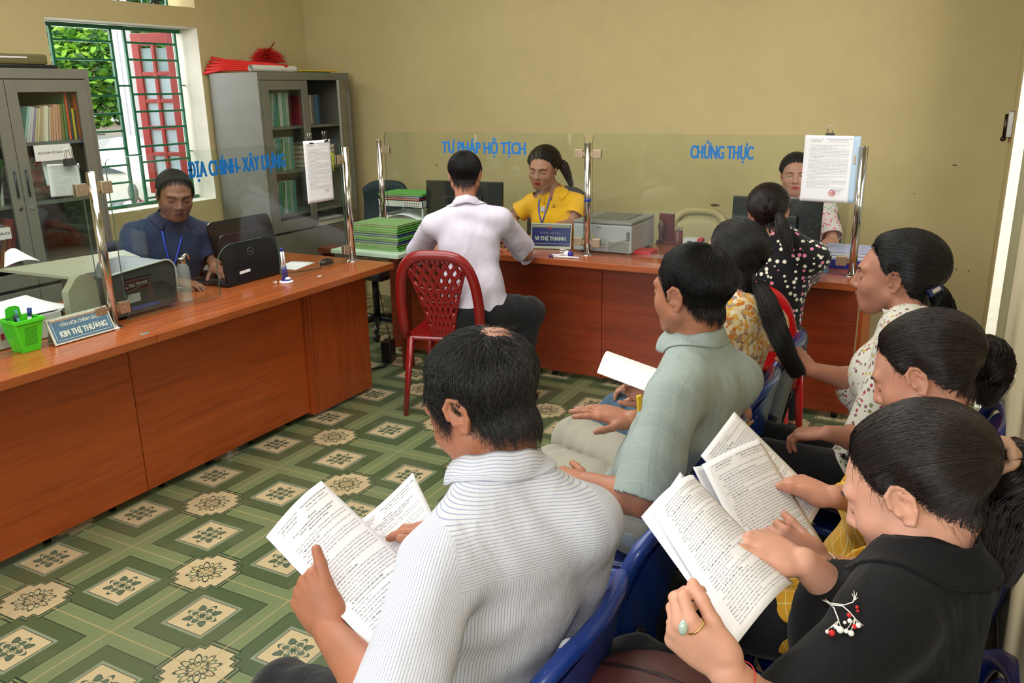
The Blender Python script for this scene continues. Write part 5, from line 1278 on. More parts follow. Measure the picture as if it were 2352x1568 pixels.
def head_prims(fem=False, eyes='down', ears=True, full=0.):
    E = lambda c, r, k=.012, M=None, op=1: ('e', v3(*c), v3(*r), M, k, op)
    Cp = lambda a, b, ra, rb, k=.008, op=1: ('c', v3(*a), v3(*b), ra, rb, k, op)
    P = [E((0, -.018, .030), (.074, .094, .078)), E((0, .022, -.012), (.066, .068, .082), .03),
         E((0, .040, -.052), (.052, .046, .050), .03), E((0, .066, -.092), (.022, .020, .018), .03)]
    for s in (-1, 1):
        P += [E((s*.040, .048, -.026), (.026+full, .026+full*.6, .024), .025), Cp((s*.058, .002, -.050), (s*.022, .058, -.088), .016, .014, .03)]
        P += [Cp((s*.012, .084, .024), (s*.044, .070, .026), .010, .009, .014)]
        P += [E((s*.032, .098, .004), (.017, .016, .012), .012, None, -1)]
        P += [E((s*.0315, .0735, .004), (.0165, .0125, .0125), .004)]
        if eyes == 'open': P += [E((s*.032, .088, .003), (.0125, .010, .0045), .002, None, -1)]
        else: P += [Cp((s*.022, .0875, -.003), (s*.043, .0805, -.002), .0012, .0012, .0015, -1)]
    P += [Cp((0, .086, .016), (0, .104, -.022), .0075, .0105, .012), E((0, .104, -.027), (.0115, .010, .0095), .008)]
    for s in (-1, 1): P += [E((s*.0125, .094, -.031), (.0085, .010, .0075), .006), E((s*.007, .100, -.0385), (.0032, .005, .003), .002, None, -1)]
    P += [E((0, .080, -.060), (.026, .014, .020), .015)]
    P += [Cp((-.014, .0905, -.0565), (.0, .0955, -.0548), .0040, .0052, .005), Cp((.014, .0905, -.0565), (0, .0955, -.0548), .0040, .0052, .005),
          Cp((-.013, .089, -.0655), (.013, .089, -.0655), .0058, .0058, .005)]
    P += [Cp((-.020, .0935, -.0605), (.020, .0935, -.0605), .0010, .0010, .0025, -1)]
    if ears:
        for s in (-1, 1):
            M = rotz(-s*.40)@rotx(-.12)
            c = v3(s*.076, -.010, -.004)
            P += [('e', c, v3(.0065, .0165, .030), M, .005, 1)]
            ring = [(.0, .017, .004), (.001, .013, .022), (.002, .0, .0305), (.003, -.0135, .022), (.003, -.0165, .004), (.002, -.011, -.014), (0, .002, -.029), (-.002, .010, -.024)]
            ring = [c+M@v3(s*a+s*.004, b, d) for a, b, d in ring]
            for a, b in zip(ring[:-1], ring[1:]): P += [('c', a, b, .0038, .0038, .003, 1)]
            P += [('e', c+M@v3(s*.007, -.001, .006), v3(.0045, .0095, .015), M, .003, -1)]
            P += [('c', c+M@v3(s*.004, .013, -.006), c+M@v3(s*.005, .010, -.010), .004, .004, .003, 1)]
            P += [('c', c+M@v3(s*.006, -.010, .004), c+M@v3(s*.006, -.004, .018), .0026, .0026, .003, 1)]
    return P
SKIN = {}
def skin(name, col, lipc):
    if name in SKIN: return SKIN[name]
    out = []
    for nm_, c in ((name, col), (name+'_lips', lipc)):
        m = mat(nm_, c, .48, spec=.35); b = m.node_tree.nodes['Principled BSDF']; N = NT(m); v = N.coord()
        f = N.noise(v, 22, 4, .6); d = tuple(x*.90 for x in lin(c)[:3])+(1,); e = (min(1, lin(c)[0]*1.06), lin(c)[1]*.98, lin(c)[2]*.94, 1)
        N.color(N.ramp(f, [(.35, d), (.65, e)]))
        b.inputs['Subsurface Weight'].default_value = .12; b.inputs['Subsurface Radius'].default_value = (.012, .005, .003); b.inputs['Subsurface Scale'].default_value = .5
        N.bump(N.noise(v, 420, 2), .05, .001); out.append(m)
    SKIN[name] = out; return out
def strands_mesh(P, r, tip=.25):
    """P (N,K,3) -> 3-sided tapering strands"""
    N_, K, _ = P.shape
    T = np.gradient(P, axis=1); T /= np.linalg.norm(T, axis=2, keepdims=True)+1e-9
    ref = np.where(np.abs(T[..., 2:3]) < .9, v3(0, 0, 1), v3(1, 0, 0)); A = np.cross(T, ref); A /= np.linalg.norm(A, axis=2, keepdims=True)+1e-9; B = np.cross(T, A)
    w = (np.linspace(1, tip, K)[None, :, None])*np.asarray(r).reshape(-1, 1, 1)
    V = np.stack([P+(A*math.cos(a)+B*math.sin(a))*w for a in (0, 2*PI/3, 4*PI/3)], 2)       # N,K,3,3
    idx = np.arange(N_*K*3).reshape(N_, K, 3); F = []
    for j in range(3):
        k = (j+1) % 3; F.append(np.stack([idx[:, :-1, j], idx[:, :-1, k], idx[:, 1:, k], idx[:, 1:, j]], -1).reshape(-1, 4))
    return V.reshape(-1, 3), np.concatenate(F)
def hairmat(name, c, c2, rough=.38):
    if name in _M: return _M[name]
    m = mat(name, c, rough, spec=.45); N = NT(m)
    oi = N.node('ShaderNodeNewGeometry'); f = oi.outputs['Random Per Island']
    N.color(N.ramp(f, [(.2, lin(c)), (.9, lin(c2))])); return m
hair_base = mat('hair_under_layer', (12, 11, 12), .8, spec=.2)
def angd(el, az): return v3(math.cos(el)*math.sin(az), math.cos(el)*math.cos(az), math.sin(el))
class Person:
    def __init__(s, label, base, skincol=(196, 140, 108), lip=(160, 84, 76), h=.004, fem=False, sc=1., sk='skin'):
        s.root = empty('person', base, label=label, cat='person'); s.h = h*QUAL; s.fem = fem; s.sc = sc
        s.skin = skin(sk, skincol, lip); s.B = []; s.S = []; s.T = []; s.lid = label
    # ---- skeleton
    def torso(s, pel, neck, yaw, shyaw=None, shw=None, lift=(0, 0), sh=None, tf=1.):
        sc = s.sc; s.pel, s.neck = np.array(pel, float), np.array(neck, float)
        ut = nrm(s.neck-s.pel); L = np.linalg.norm(s.neck-s.pel)
        y = math.radians(yaw); ys = math.radians(yaw if shyaw is None else shyaw)
        rp = nrm(v3(math.sin(y), -math.cos(y), 0)); rs = v3(math.sin(ys), -math.cos(ys), 0); rs = nrm(rs-ut*(rs@ut)); rp = nrm(rp-ut*(rp@ut))
        ft = nrm(np.cross(ut, rs)); fp = nrm(np.cross(ut, rp)); s.ut, s.rs, s.ft, s.rp, s.fp = ut, rs, ft, rp, fp
        shw = shw or (.165 if s.fem else .180)*sc; s.shL = s.neck-ut*.075*sc-rs*shw+UZ*lift[0]; s.shR = s.neck-ut*.075*sc+rs*shw+UZ*lift[1]
        if sh is not None: s.shL, s.shR = np.array(sh[0], float), np.array(sh[1], float); rs = nrm(s.shR-s.shL); rs = nrm(rs-ut*(rs@ut)); ft = nrm(np.cross(ut, rs)); s.rs, s.ft = rs, ft
        s.hipL = s.pel-rp*.085*sc; s.hipR = s.pel+rp*.085*sc
        Mp = np.stack([rp, fp, ut], 1); Ms = np.stack([rs, ft, ut], 1)
        f = s.fem; P = []
        P.append(('e', s.pel, v3(.168, .120, .125)*sc, Mp, .05, 1))
        P.append(('e', s.pel+ut*L*.33, v3(.128 if f else .142, .098, .15)*sc, Mp, .05, 1))
        cc = s.pel+ut*L*.66+ft*.006
        if sh is not None: cc = cc*.5+((s.shL+s.shR)/2-ut*.12)*.5
        P.append(('e', cc, v3((.135 if f else .152)*tf, .100, .155)*sc, Ms, .05, 1)); P[0] = ('e', P[0][1], P[0][2]*v3(tf, 1, 1), *P[0][3:]); P[1] = ('e', P[1][1], P[1][2]*v3(tf, 1, 1), *P[1][3:])
        P.append(('c', s.shL+rs*.035, s.shR-rs*.035, .050*sc, .050*sc, .045, 1))
        for sh in (s.shL, s.shR): P.append(('c', s.neck-UZ*.012, sh, .046*sc, .040*sc, .03, 1))
        if f:
            for q in (-1, 1): P.append(('e', s.pel+ut*L*.67+rs*q*.066*sc+ft*.072*sc, v3(.058, .050, .058)*sc, Ms, .03, 1))
        s.TP = P
    def head(s, c, yaw, pitch=0, roll=0, hs=1., eyes='down', full=0.):
        y, p, r = map(math.radians, (yaw, pitch, roll)); s.hc = np.array(c, float); s.hs = hs
        F0 = v3(math.cos(y), math.sin(y), 0); R = v3(math.sin(y), -math.cos(y), 0); F = F0*math.cos(p)-UZ*math.sin(p); U = UZ*math.cos(p)+F0*math.sin(p)
        R, U = R*math.cos(r)-U*math.sin(r), U*math.cos(r)+R*math.sin(r); s.HM = np.stack([R, F, U], 1)
        s.HP = head_prims(s.fem, eyes, True, full); s.HPne = head_prims(s.fem, eyes, False, full)
        nb = s.neck+UZ*.01; nt_ = s.hc+s.HM@v3(0, -.030, -.055)*hs
        nr = (.046 if s.fem else .0525)*hs
        s.NK = [('c', nb, nt_, nr*1.06, nr, .03, 1)]; s.nb, s.nt = nb, nt_
        tl_ = lambda p: s.HM.T@(p-s.hc)/hs
        s.HPne = s.HPne+[('c', tl_(nb), tl_(nt_), nr*1.06/hs, nr/hs, .02, 1)]
    def ik(s, a, w_, l1, l2, pole):
        d = w_-a; L = np.linalg.norm(d)
        if L > (l1+l2)*.995: k = L/(l1+l2)*1.005; l1 *= k; l2 *= k
        x = (l1*l1-l2*l2+L*L)/(2*L); hgt = math.sqrt(max(l1*l1-x*x, 0)); u = d/L; p = np.array(pole, float); p = nrm(p-u*(p@u)); return a+u*x+p*hgt
    def arm(s, side, wrist, pole=(0, 0, -1), hand=None, elbow=None, fat=1.):
        sc = s.sc; sh = s.shL if side == 'L' else s.shR; w_ = np.array(wrist, float)
        el = np.array(elbow, float) if elbow is not None else s.ik(sh, w_, .27*sc, .245*sc, pole)
        setattr(s, 'el'+side, el); setattr(s, 'wr'+side, w_); f = (.88 if s.fem else 1.)*fat
        m_ = sh*.45+el*.55; fm = el*.68+w_*.32
        s.B += [('c', sh, m_, .047*f, .043*f, .02, 1), ('c', m_, el, .041*f, .036*f, .02, 1), ('c', el, fm, .036*f, .040*f, .02, 1), ('c', fm, w_, .038*f, .0255*f, .02, 1)]
        if hand: s.hand(side, w_, **hand)
    def hand(s, side, w_, d, n, curl=(.5, .5, .5, .5), thumb=(.5, .8, .5), tb=.35, hsz=1., spread=.12, pw=1.):
        """d: wrist->knuckles, n: palm normal (the way the palm looks). thumb=(along d, sideways, along n)"""
        z = hsz*s.sc*(.92 if s.fem else 1.); d = nrm(d); n = np.array(n, float); n = nrm(n-d*(n@d))
        t = np.cross(d, n)*(-1 if side == 'L' else 1)      # thumb side
        t = nrm(t); H = []; k = .007*z
        H.append(('e', w_+d*.048*z-t*.001+n*.001, v3(.040*pw, .050, .0165)*z, np.stack([t, d, n], 1), .012, 1))
        H.append(('e', w_+d*.03*z+t*.022*z+n*.010*z, v3(.019, .030, .016)*z, np.stack([t, d, n], 1), .012, 1))
        Ls = (.070, .078, .073, .057); ox = (.029, .010, -.009, -.027); kd = (.088, .092, .087, .078); rr = (.0090, .0092, .0088, .0078)
        tips = []
        for i in range(4):
            b0 = w_+t*ox[i]*.55*z+d*.03*z; kn = w_+t*ox[i]*z*pw+d*kd[i]*z-n*.002*z
            H.append(('c', b0, kn, .0125*z, .0108*z, .010, 1))
            c_ = curl[i] if not isinstance(curl[i], (int, float)) else (curl[i], curl[i]*1.1, curl[i]*.7)
            a = 0; p = kn; dd0 = nrm(d+t*spread*(1.3-i)*.55)
            for j, fr in enumerate((.46, .30, .24)):
                a += c_[j]; dd = dd0*math.cos(a)+n*math.sin(a); q = p+dd*Ls[i]*z*fr
                r0 = rr[i]*z*(1-.07*j); H.append(('c', p, q, r0*1.04, r0*.93, .0035 if j else .006, 1)); p = q
            tips.append(p)
        td = nrm(d*thumb[0]+t*thumb[1]+n*thumb[2]); t0 = w_+d*.022*z+t*.022*z+n*.006*z; t1 = t0+td*.042*z
        t2d = nrm(td+(d*.9-t*.2)*tb); t2 = t1+t2d*.032*z; t3 = t2+nrm(t2d+(d*.5-t*.1)*tb)*.024*z
        H += [('c', t0, t1, .0145*z, .0112*z, .010, 1), ('c', t1, t2, .0108*z, .0098*z, .004, 1), ('c', t2, t3, .0100*z, .0082*z, .004, 1)]
        s.B += H; setattr(s, 'tips'+side, tips); setattr(s, 'th'+side, (t1, t2, t3))
    def legs(s, kL, kR, aL, aR, fd=None, r=1.):
        sc = s.sc; s.kn = (np.array(kL, float), np.array(kR, float)); s.an = (np.array(aL, float), np.array(aR, float)); s.LP = []
        for h, k, a in ((s.hipL, s.kn[0], s.an[0]), (s.hipR, s.kn[1], s.an[1])):
            s.LP += [('c', h, k, .080*sc*r, .056*sc*r, .03, 1), ('c', k, k*.65+a*.35-nrm(k-h)*.008, .053*sc*r, .052*sc*r, .02, 1), ('c', k*.65+a*.35-nrm(k-h)*.008, a, .050*sc*r, .034*sc*r, .02, 1)]
            fdir = nrm(np.array(fd, float)) if fd is not None else nrm(v3(k[0]-h[0], k[1]-h[1], 0))
            s.LP += [('c', a-UZ*.035, a+fdir*.13-UZ*.055, .030*sc, .022*sc, .02, 1)]
            s.fdir = fdir
    # ---- meshes
    def body(s):
        H = xf(s.HP, s.HM, s.hc, s.hs); pr = H+s.NK+s.TP+s.LP+s.B
        lo, hi = bounds(pr); V, F = mesh_sdf(lambda P: sdf_group(P, [(H, None), (s.NK+s.TP+s.LP, .02), (s.B, .012)]), lo, hi, s.h)
        s.bodyV, s.bodyF = V, F
        cen = V[F].mean(1); q = ((cen-s.hc)@s.HM)/s.hs
        lip = (np.abs(q[:, 0]) < .021) & (q[:, 1] > .083) & (q[:, 2] < -.0505+.0*q[:, 0]-np.abs(q[:, 0])*.12) & (q[:, 2] > -.0715+np.abs(q[:, 0])*.2)
        s.bo = np_mesh('body', V, F, s.skin, s.root, mi=lip.astype(int))
    def face_bits(s, browc=(30, 24, 22), brow=True, eyes='down'):
        hp = lambda *a: s.hc+s.HM@(v3(*a)*s.hs)
        def on(a, b, c, o=.0006):       # a point lying on the skin
            D = nrm(v3(a, b, c))[None]; t = np.full(1, .17)
            for _ in range(60): t = t-sdf(D*t[:, None], s.HPne)*.6
            return s.hc+s.HM@(D[0]*(t[0]+o)*s.hs)
        bm_ = mat('brow_%d' % browc[0], browc, .7)
        for sg in (-1, 1):
            if brow:
                q = MB(); q.tube([on(sg*a_, b_, c_) for a_, b_, c_ in ((.013, .0885, .0215), (.021, .088, .0245), (.030, .0855, .0260), (.038, .080, .0255), (.046, .0725, .0225))], [.0020*s.hs, .0026*s.hs, .0027*s.hs, .0022*s.hs, .0008*s.hs], 6); q.build('eyebrow', bm_, s.root)
            if eyes == 'down':
                q = MB(); q.tube([on(sg*a_, b_, c_, .0003) for a_, b_, c_ in ((.0205, .0855, -.0030), (.026, .0865, -.0052), (.0325, .0868, -.0060), (.039, .083, -.0052), (.0455, .0765, -.0022))], [.0008*s.hs, .0013*s.hs, .0014*s.hs, .0014*s.hs, .0007*s.hs], 5); q.build('eyelash', bm_, s.root)
            else:
                q = MB(); q.ball(hp(sg*.0315, .0735, .003), .0118*s.hs, 10); eb = q.build('eyeball', mat('eye_white', (206, 198, 190), .2), s.root)
                q = MB(); q.ball(hp(sg*.0315, .0800, .003), .0062*s.hs, 8); q.build('iris', mat('iris_brown', (34, 20, 14), .15), eb)
                q = MB(); q.tube([hp(sg*.0205, .0840, .0035), hp(sg*.0315, .0872, .0078), hp(sg*.0445, .0775, .0045)], .0012*s.hs, 5); q.build('eyelash', bm_, s.root)
    def head_r(s, D):
        """distance from the head centre to the skin along head-local unit directions"""
        t = np.full(len(D), .17)
        for _ in range(40):
            d = sdf(D*t[:, None], s.HPne); t = np.clip(t-d*.8, .02, .2)
        return t
    hl = 0.
    def hairline(s, az, male=True, low=0.):
        a = np.abs(np.degrees(az))
        xs = [0, 30, 55, 70, 80, 88, 100, 112, 125, 150, 180]
        ys = [47, 45, 37, 22, -6 if male else 8, 0, 15, -4, -30, -46-np.degrees(low), -50-np.degrees(low)]
        if male: ys[5] = 12
        else: ys[0:4] = [55, 52, 42, 24]
        for i_ in range(4): ys[i_] += s.hl*(1, 1, .8, .4)[i_]
        return np.radians(np.interp(a, xs, ys)+1.8*np.sin(np.asarray(az)*17+1)+1.2*np.sin(np.asarray(az)*43))
    def cap(s, t=.012, male=True, m_=None, low=0., lump=.0, part=None, edge=.16, name='hair', back=0.):
        n = 120; el = np.linspace(-PI/2+.01, PI/2-.001, n); az = np.linspace(-PI, PI, 2*n+1)[:-1]
        E_, A_ = np.meshgrid(el, az, indexing='ij'); E_, A_ = E_.ravel(), A_.ravel()
        D = np.stack([np.cos(E_)*np.sin(A_), np.cos(E_)*np.cos(A_), np.sin(E_)], 1); s.male = male; s.low = low
        mk = E_-s.hairline(A_, male, low); w_ = np.clip(mk/(edge*(1+2.2*np.clip(-np.cos(A_), 0, 1))), 0, 1); w_ = w_*w_*(3-2*w_)
        bk = np.clip(-D[:, 1], 0, 1)*back
        R_ = s.head_r(D)+(-.003+(t+.003+bk)*w_+lump*np.sin(E_*9+np.sin(A_*5))*np.sin(A_*7)*w_)
        s.capfn = None; s.t = t; s.back = back; s.edge = edge
        V = s.hc+((D*R_[:, None])*s.hs)@s.HM.T; idx = np.arange(n*2*n).reshape(n, 2*n)
        i2 = np.roll(idx, -1, 1); F = np.stack([idx[:-1], i2[:-1], i2[1:], idx[1:]], -1).reshape(-1, 4)
        F = F[(mk[F] > -.03).all(1)]
        used = np.unique(F); rm = np.full(len(V), -1); rm[used] = np.arange(len(used)); return V[used], rm[F]
    def shell(s, D, extra=0.):
        E_ = np.arcsin(np.clip(D[:, 2], -1, 1)); A_ = np.arctan2(D[:, 0], D[:, 1]); mk = E_-s.hairline(A_, s.male, s.low); w_ = np.clip(mk/(s.edge*(1+2.2*np.clip(-np.cos(A_), 0, 1))), 0, 1); w_ = w_*w_*(3-2*w_)
        return s.hc+((D*(s.head_r(D)+(s.t+s.back*np.clip(-D[:, 1], 0, 1))*np.maximum(w_, .15)+extra)[:, None])*s.hs)@s.HM.T
    def roots(s, n, seed=1, dens=None):
        r = np.random.default_rng(seed); D = r.normal(size=(n*5, 3)); D /= np.linalg.norm(D, axis=1)[:, None]
        E_ = np.arcsin(D[:, 2]); A_ = np.arctan2(D[:, 0], D[:, 1]); k = E_ > s.hairline(A_, s.male, s.low)+.01
        if dens is not None: k &= r.uniform(size=len(D)) < dens(D)
        return D[k][:n]
    def short_hair(s, m_, n=5000, L=.03, t=.012, whorl=(.15, 65), seed=1, rad=.0006, lump=.0, dens=None, scalp=None, low=0., lift=.004, wave=0., lrand=.4, male=True, back=0., hl=0.):
        s.hl = hl
        V, F = s.cap(t, male, lump=lump, low=low, back=back, edge=.30); Ws = v3(*angd(math.radians(whorl[1]), PI+whorl[0]))
        D = s.roots(n, seed, dens); r = np.random.default_rng(seed+5); K = 6
        fl = D-Ws; fl -= D*np.sum(fl*D, 1)[:, None]; fl /= np.linalg.norm(fl, axis=1)[:, None]+1e-6
        down = -v3(0, 0, 1)-D*(-D[:, 2:3]); down /= np.linalg.norm(down, axis=1)[:, None]+1e-6
        wgt = np.clip(.55-D[:, 2:3], 0, 1); fl = fl*(1-wgt*.6)+down*wgt*.6+r.normal(size=fl.shape)*.16; fl /= np.linalg.norm(fl, axis=1)[:, None]
        hv = r.uniform(.5, 1.3, len(D)); side = np.cross(D, fl); Ls = L*(1-lrand/2+lrand*r.uniform(size=(len(D), 1))); pts = []
        for j in range(K):
            u = j/(K-1); Q = D+(fl*u+side*wave*np.sin(u*5+r.uniform(0, 6, (len(D), 1)) if j else 0)*u)*(Ls/.1); Q /= np.linalg.norm(Q, axis=1)[:, None]
            pts.append(s.shell(Q, -.001+lift*u*(1.5-u)*hv))
        SV, SF = strands_mesh(np.stack(pts, 1), rad*s.hs*np.ones(len(D)))
        if scalp is None: return np_mesh('hair', np.concatenate([V, SV]), np.concatenate([F, SF+len(V)]), [m_, hair_base], s.root, mi=np.r_[np.ones(len(F), int), np.zeros(len(SF), int)])
        if scalp is not None:
            # thinning crown: a scalp coloured zone under sparse strands
            c = ((V[F].mean(1)-s.hc)@s.HM); c /= np.linalg.norm(c, axis=1)[:, None]; mi = np.concatenate([np.where(scalp(c), 1, 2), np.zeros(len(SF), int)])
            return np_mesh('hair', np.concatenate([V, SV]), np.concatenate([F, SF+len(V)]), [m_, s.skin[0], hair_base], s.root, mi=mi)
        return np_mesh('hair', np.concatenate([V, SV]), np.concatenate([F, SF+len(V)]), m_, s.root)
    def swept_hair(s, m_, tie, n=4000, t=.012, seed=2, rad=.0006, tail=None, tw=.02, part=None, lump=0., low=0., tail_n=1200, back=0., tie_r=.012, loose=200, tip_w=.3, wav=.004, tlen=None):
        """hair pulled back to the direction `tie` (az, el in degrees, head-local; az 180 = back); tail = world polyline"""
        V, F = s.cap(t, False, lump=lump, low=low, back=back, edge=.34); Td = v3(*angd(math.radians(tie[1]), math.radians(tie[0])))
        D = s.roots(n, seed); r = np.random.default_rng(seed+3); K = 11
        if part is not None:       # strands run sideways from a parting first
            pass
        hv = .0030*r.uniform(size=len(D)); pts = []; om = np.arccos(np.clip(D@Td, -1, 1))[:, None]; so_ = np.sin(om)+1e-6
        for j in range(K):
            u = (j/(K-1))*.98; Q = D*np.sin((1-u)*om)/so_+Td*np.sin(u*om)/so_
            Q = Q+(-v3(0, 0, 1))*(.05*math.sin(PI*u))*(om/2)*(1 if s.fem else 1); Q += r.normal(size=(len(D), 1))*0
            Q /= np.linalg.norm(Q, axis=1)[:, None]; pts.append(s.shell(Q, .0008+hv*(.3+math.sin(PI*u))))
        SV, SF = strands_mesh(np.stack(pts, 1), rad*s.hs*np.ones(len(D)), .8)
        parts = [(V, F), (SV, SF)]
        s.tiep = s.shell(Td[None])[0]
        if loose:
            Dl = s.roots(loose*6, seed+9); E_ = np.arcsin(Dl[:, 2]); A_ = np.arctan2(Dl[:, 0], Dl[:, 1]); k = (E_-s.hairline(A_, s.male, s.low)) < .12; Dl = Dl[k][:loose]
            fl = np.stack([np.zeros(len(Dl)), np.full(len(Dl), -.3), np.full(len(Dl), -1.)], 1)+r.normal(size=Dl.shape)*.5
            pts = [s.shell(nrm_rows(Dl+fl*u*.16), .0015+.004*u) for u in np.linspace(0, 1, 6)]
            LV, LF = strands_mesh(np.stack(pts, 1), rad*.7*s.hs*np.ones(len(Dl)), .3); parts.append((LV, LF))
        if tail is not None:
            parts += tail_parts(np.array(tail, float), tw, tail_n, seed+20, rad*1.3, tie_r, tip_w, wav)
        VV = []; FF = []; o = 0
        for a, b in parts: VV.append(a); FF.append(b+o); o += len(a)
        return np_mesh('hair', np.concatenate(VV), np.concatenate(FF), [m_, hair_base], s.root, mi=np.concatenate([np.full(len(b), int(i_ == 0)) for i_, (a, b) in enumerate(parts)]))
    # ---- clothes
    def shirt(s, m_, sleeve=.75, t=.013, loose=.0, hemz=None, hemn=None, name='shirt', fold=.004, cuff=.012, stripe=False, neckcut=.0, seed=0, thigh=.15, vneck=None, extra=None, bag=0., k=.05):
        ut, ft, rs = s.ut, s.ft, s.rs; G = []; sleeve_ = sleeve if isinstance(sleeve, tuple) else (sleeve, sleeve)
        for p in s.TP:
            if p[0] == 'e': G.append(('e', p[1], p[2]+t+loose, p[3], k, 1))
            else: G.append(('c', p[1], p[2], p[3]+t*.8, p[4]+t*.8, k, 1))
        if bag: G.append(('e', s.pel+ut*.10, v3(.165, .125, .13)*s.sc+bag, np.stack([s.rp, s.fp, ut], 1), .05, 1))
        if thigh:
            for h, kn in ((s.hipL, s.kn[0]), (s.hipR, s.kn[1])): G.append(('c', h, h+nrm(kn-h)*thigh, .086*s.sc+t*.6, .080*s.sc+t*.6, .04, 1))
        A_ = []; cuts = []; s.cuffs = []
        for side in ('L', 'R'):
            if not hasattr(s, 'el'+side): continue
            sh, el, wr = getattr(s, 'sh'+side), getattr(s, 'el'+side), getattr(s, 'wr'+side); f = .88 if s.fem else 1.
            sleeve = sleeve_[side == 'R']
            if sleeve <= 1:
                e = sh+(el-sh)*sleeve; ax = nrm(el-sh); segs = [('c', sh, e+ax*.03, .045*f+t, .047*f+t+cuff, .03, 1)]; r0 = .047*f+t+cuff
            else:
                e = el+(wr-el)*(sleeve-1); ax = nrm(wr-el); r0 = .039*f+t+cuff
                segs = [('c', sh, el, .045*f+t, .041*f+t, .03, 1), ('c', el, e+ax*.03, .042*f+t, r0, .02, 1)]
            s.cuffs.append((e, ax)); A_.append((segs, e, ax, r0))
        rr = np.random.default_rng(seed); ph = rr.uniform(0, 6, 12)
        M = np.stack([rs, ft, ut], 1)
        hz = hemz; cutn = None
        def fn(P):
            d = sdf(P, G)
            for segs, e, ax, r0 in A_:
                a_ = sdf(P, segs); al = (P-e)@ax; rad = np.linalg.norm((P-e)-al[:, None]*ax, axis=1)
                loc = (np.linalg.norm(P-e, axis=1) < .16) & (rad < r0+.035) & (al < .08)
                a_ = np.where(loc, np.maximum(a_, al), a_); a_ = np.where(loc & (al > -.05), np.maximum(a_, (r0-.005+al*1.0-rad)*.7), a_)
                d = smin(d, a_, .03)
            q = (P-s.pel)@M
            w1 = q[:, 0]*1.0+.03*np.sin(q[:, 2]*11+ph[0])+.02*np.sin(q[:, 1]*17+ph[1])
            f1 = np.sin(w1*46+ph[2]+2*np.sin(q[:, 2]*7+ph[3]))*np.clip(np.sin(q[:, 2]*6+ph[4]+w1*5)+.2, 0, 1)
            f2 = np.sin((q[:, 2]+.5*q[:, 0]*np.sin(ph[5]))*58+ph[6]+1.5*np.sin(q[:, 0]*13+q[:, 1]*9))*np.clip(np.sin(q[:, 0]*9+q[:, 2]*8+ph[7]), 0, 1)
            f3 = np.sin(q[:, 0]*90+q[:, 2]*22+ph[8]+2*np.sin(q[:, 2]*15))*np.clip(np.sin(q[:, 2]*11+q[:, 1]*12+ph[9])-.3, 0, 1)
            d = d-fold*(.7*np.sign(f1)*np.abs(f1)**1.3+.6*f2+.25*f3)
            d = np.maximum(d, np.linalg.norm(P-s.pel-ut*0, axis=1)*0-1)
            if hz is not None: d = np.maximum(d, (hz-P[:, 2])+.006*np.sin(P[:, 0]*40+P[:, 1]*31))
            # neck opening
            nn = nrm(s.nt-s.nb+ft*.25*0); al = (P-s.nb-nn*(.022-neckcut))@nn; rad = np.linalg.norm((P-s.nb)-((P-s.nb)@nn)[:, None]*nn, axis=1)
            d = np.where(rad < .12, np.maximum(d, al), d)
            if vneck: 
                q2 = (P-s.nb)@M; tri = np.maximum(np.abs(q2[:, 0])-(vneck[0]+(q2[:, 2]*vneck[1])), -(q2[:, 2]+vneck[2])); tri = np.maximum(np.maximum(tri, np.abs(q2[:, 0])-.07), np.maximum(.01-q2[:, 1], q2[:, 1]-.17)); d = np.maximum(d, -tri)
            if extra: d = extra(P, d, q)
            return d
        lo, hi = bounds(G+[g for a in A_ for g in a[0]]); V, F = mesh_sdf(fn, lo, hi, s.h*1.15)
        attr = None
        if stripe:
            q = (V-s.pel)@M; L = np.linalg.norm(s.neck-s.pel); yo = L*stripe.get('yoke', .78)
            back = q[:, 1] < .06; st_ = np.where((q[:, 2]-.0*np.abs(q[:, 0]) > yo) , q[:, 2]*1.0+.12*q[:, 1], q[:, 0])
            for side in ('L', 'R'):
                sh, el = getattr(s, 'sh'+side), getattr(s, 'el'+side); ax = nrm(el-sh); al = (V-sh)@ax; o_ = (V-sh)-al[:, None]*ax
                lat = (q[:, 0]*(1 if side == 'R' else -1)) > abs((sh-s.pel)@rs)-.005
                e1 = nrm(np.cross(ax, rs)); e2 = np.cross(ax, e1)
                st_ = np.where(lat, np.arctan2(o_@e2, o_@e1)*.065, st_)
            attr = {'stripe': st_}
        s.shirtV = V; s.shirtfn = fn
        o = np_mesh(name, V, F, m_, s.root, attr=attr); return o
    def drape(s, P, gap=.004, mask=None):
        """lifts cloth points clear of the shirt surface"""
        P = P.copy()
        for _ in range(14):
            d = s.shirtfn(P); m_ = d < gap
            if mask is not None: m_ &= mask
            if not m_.any(): break
            P[m_] += (s.ut*.8+nrm_rows(P[m_]-s.nb)*.5)*np.clip(gap-d[m_], .001, .02)[:, None]*.7
        return P
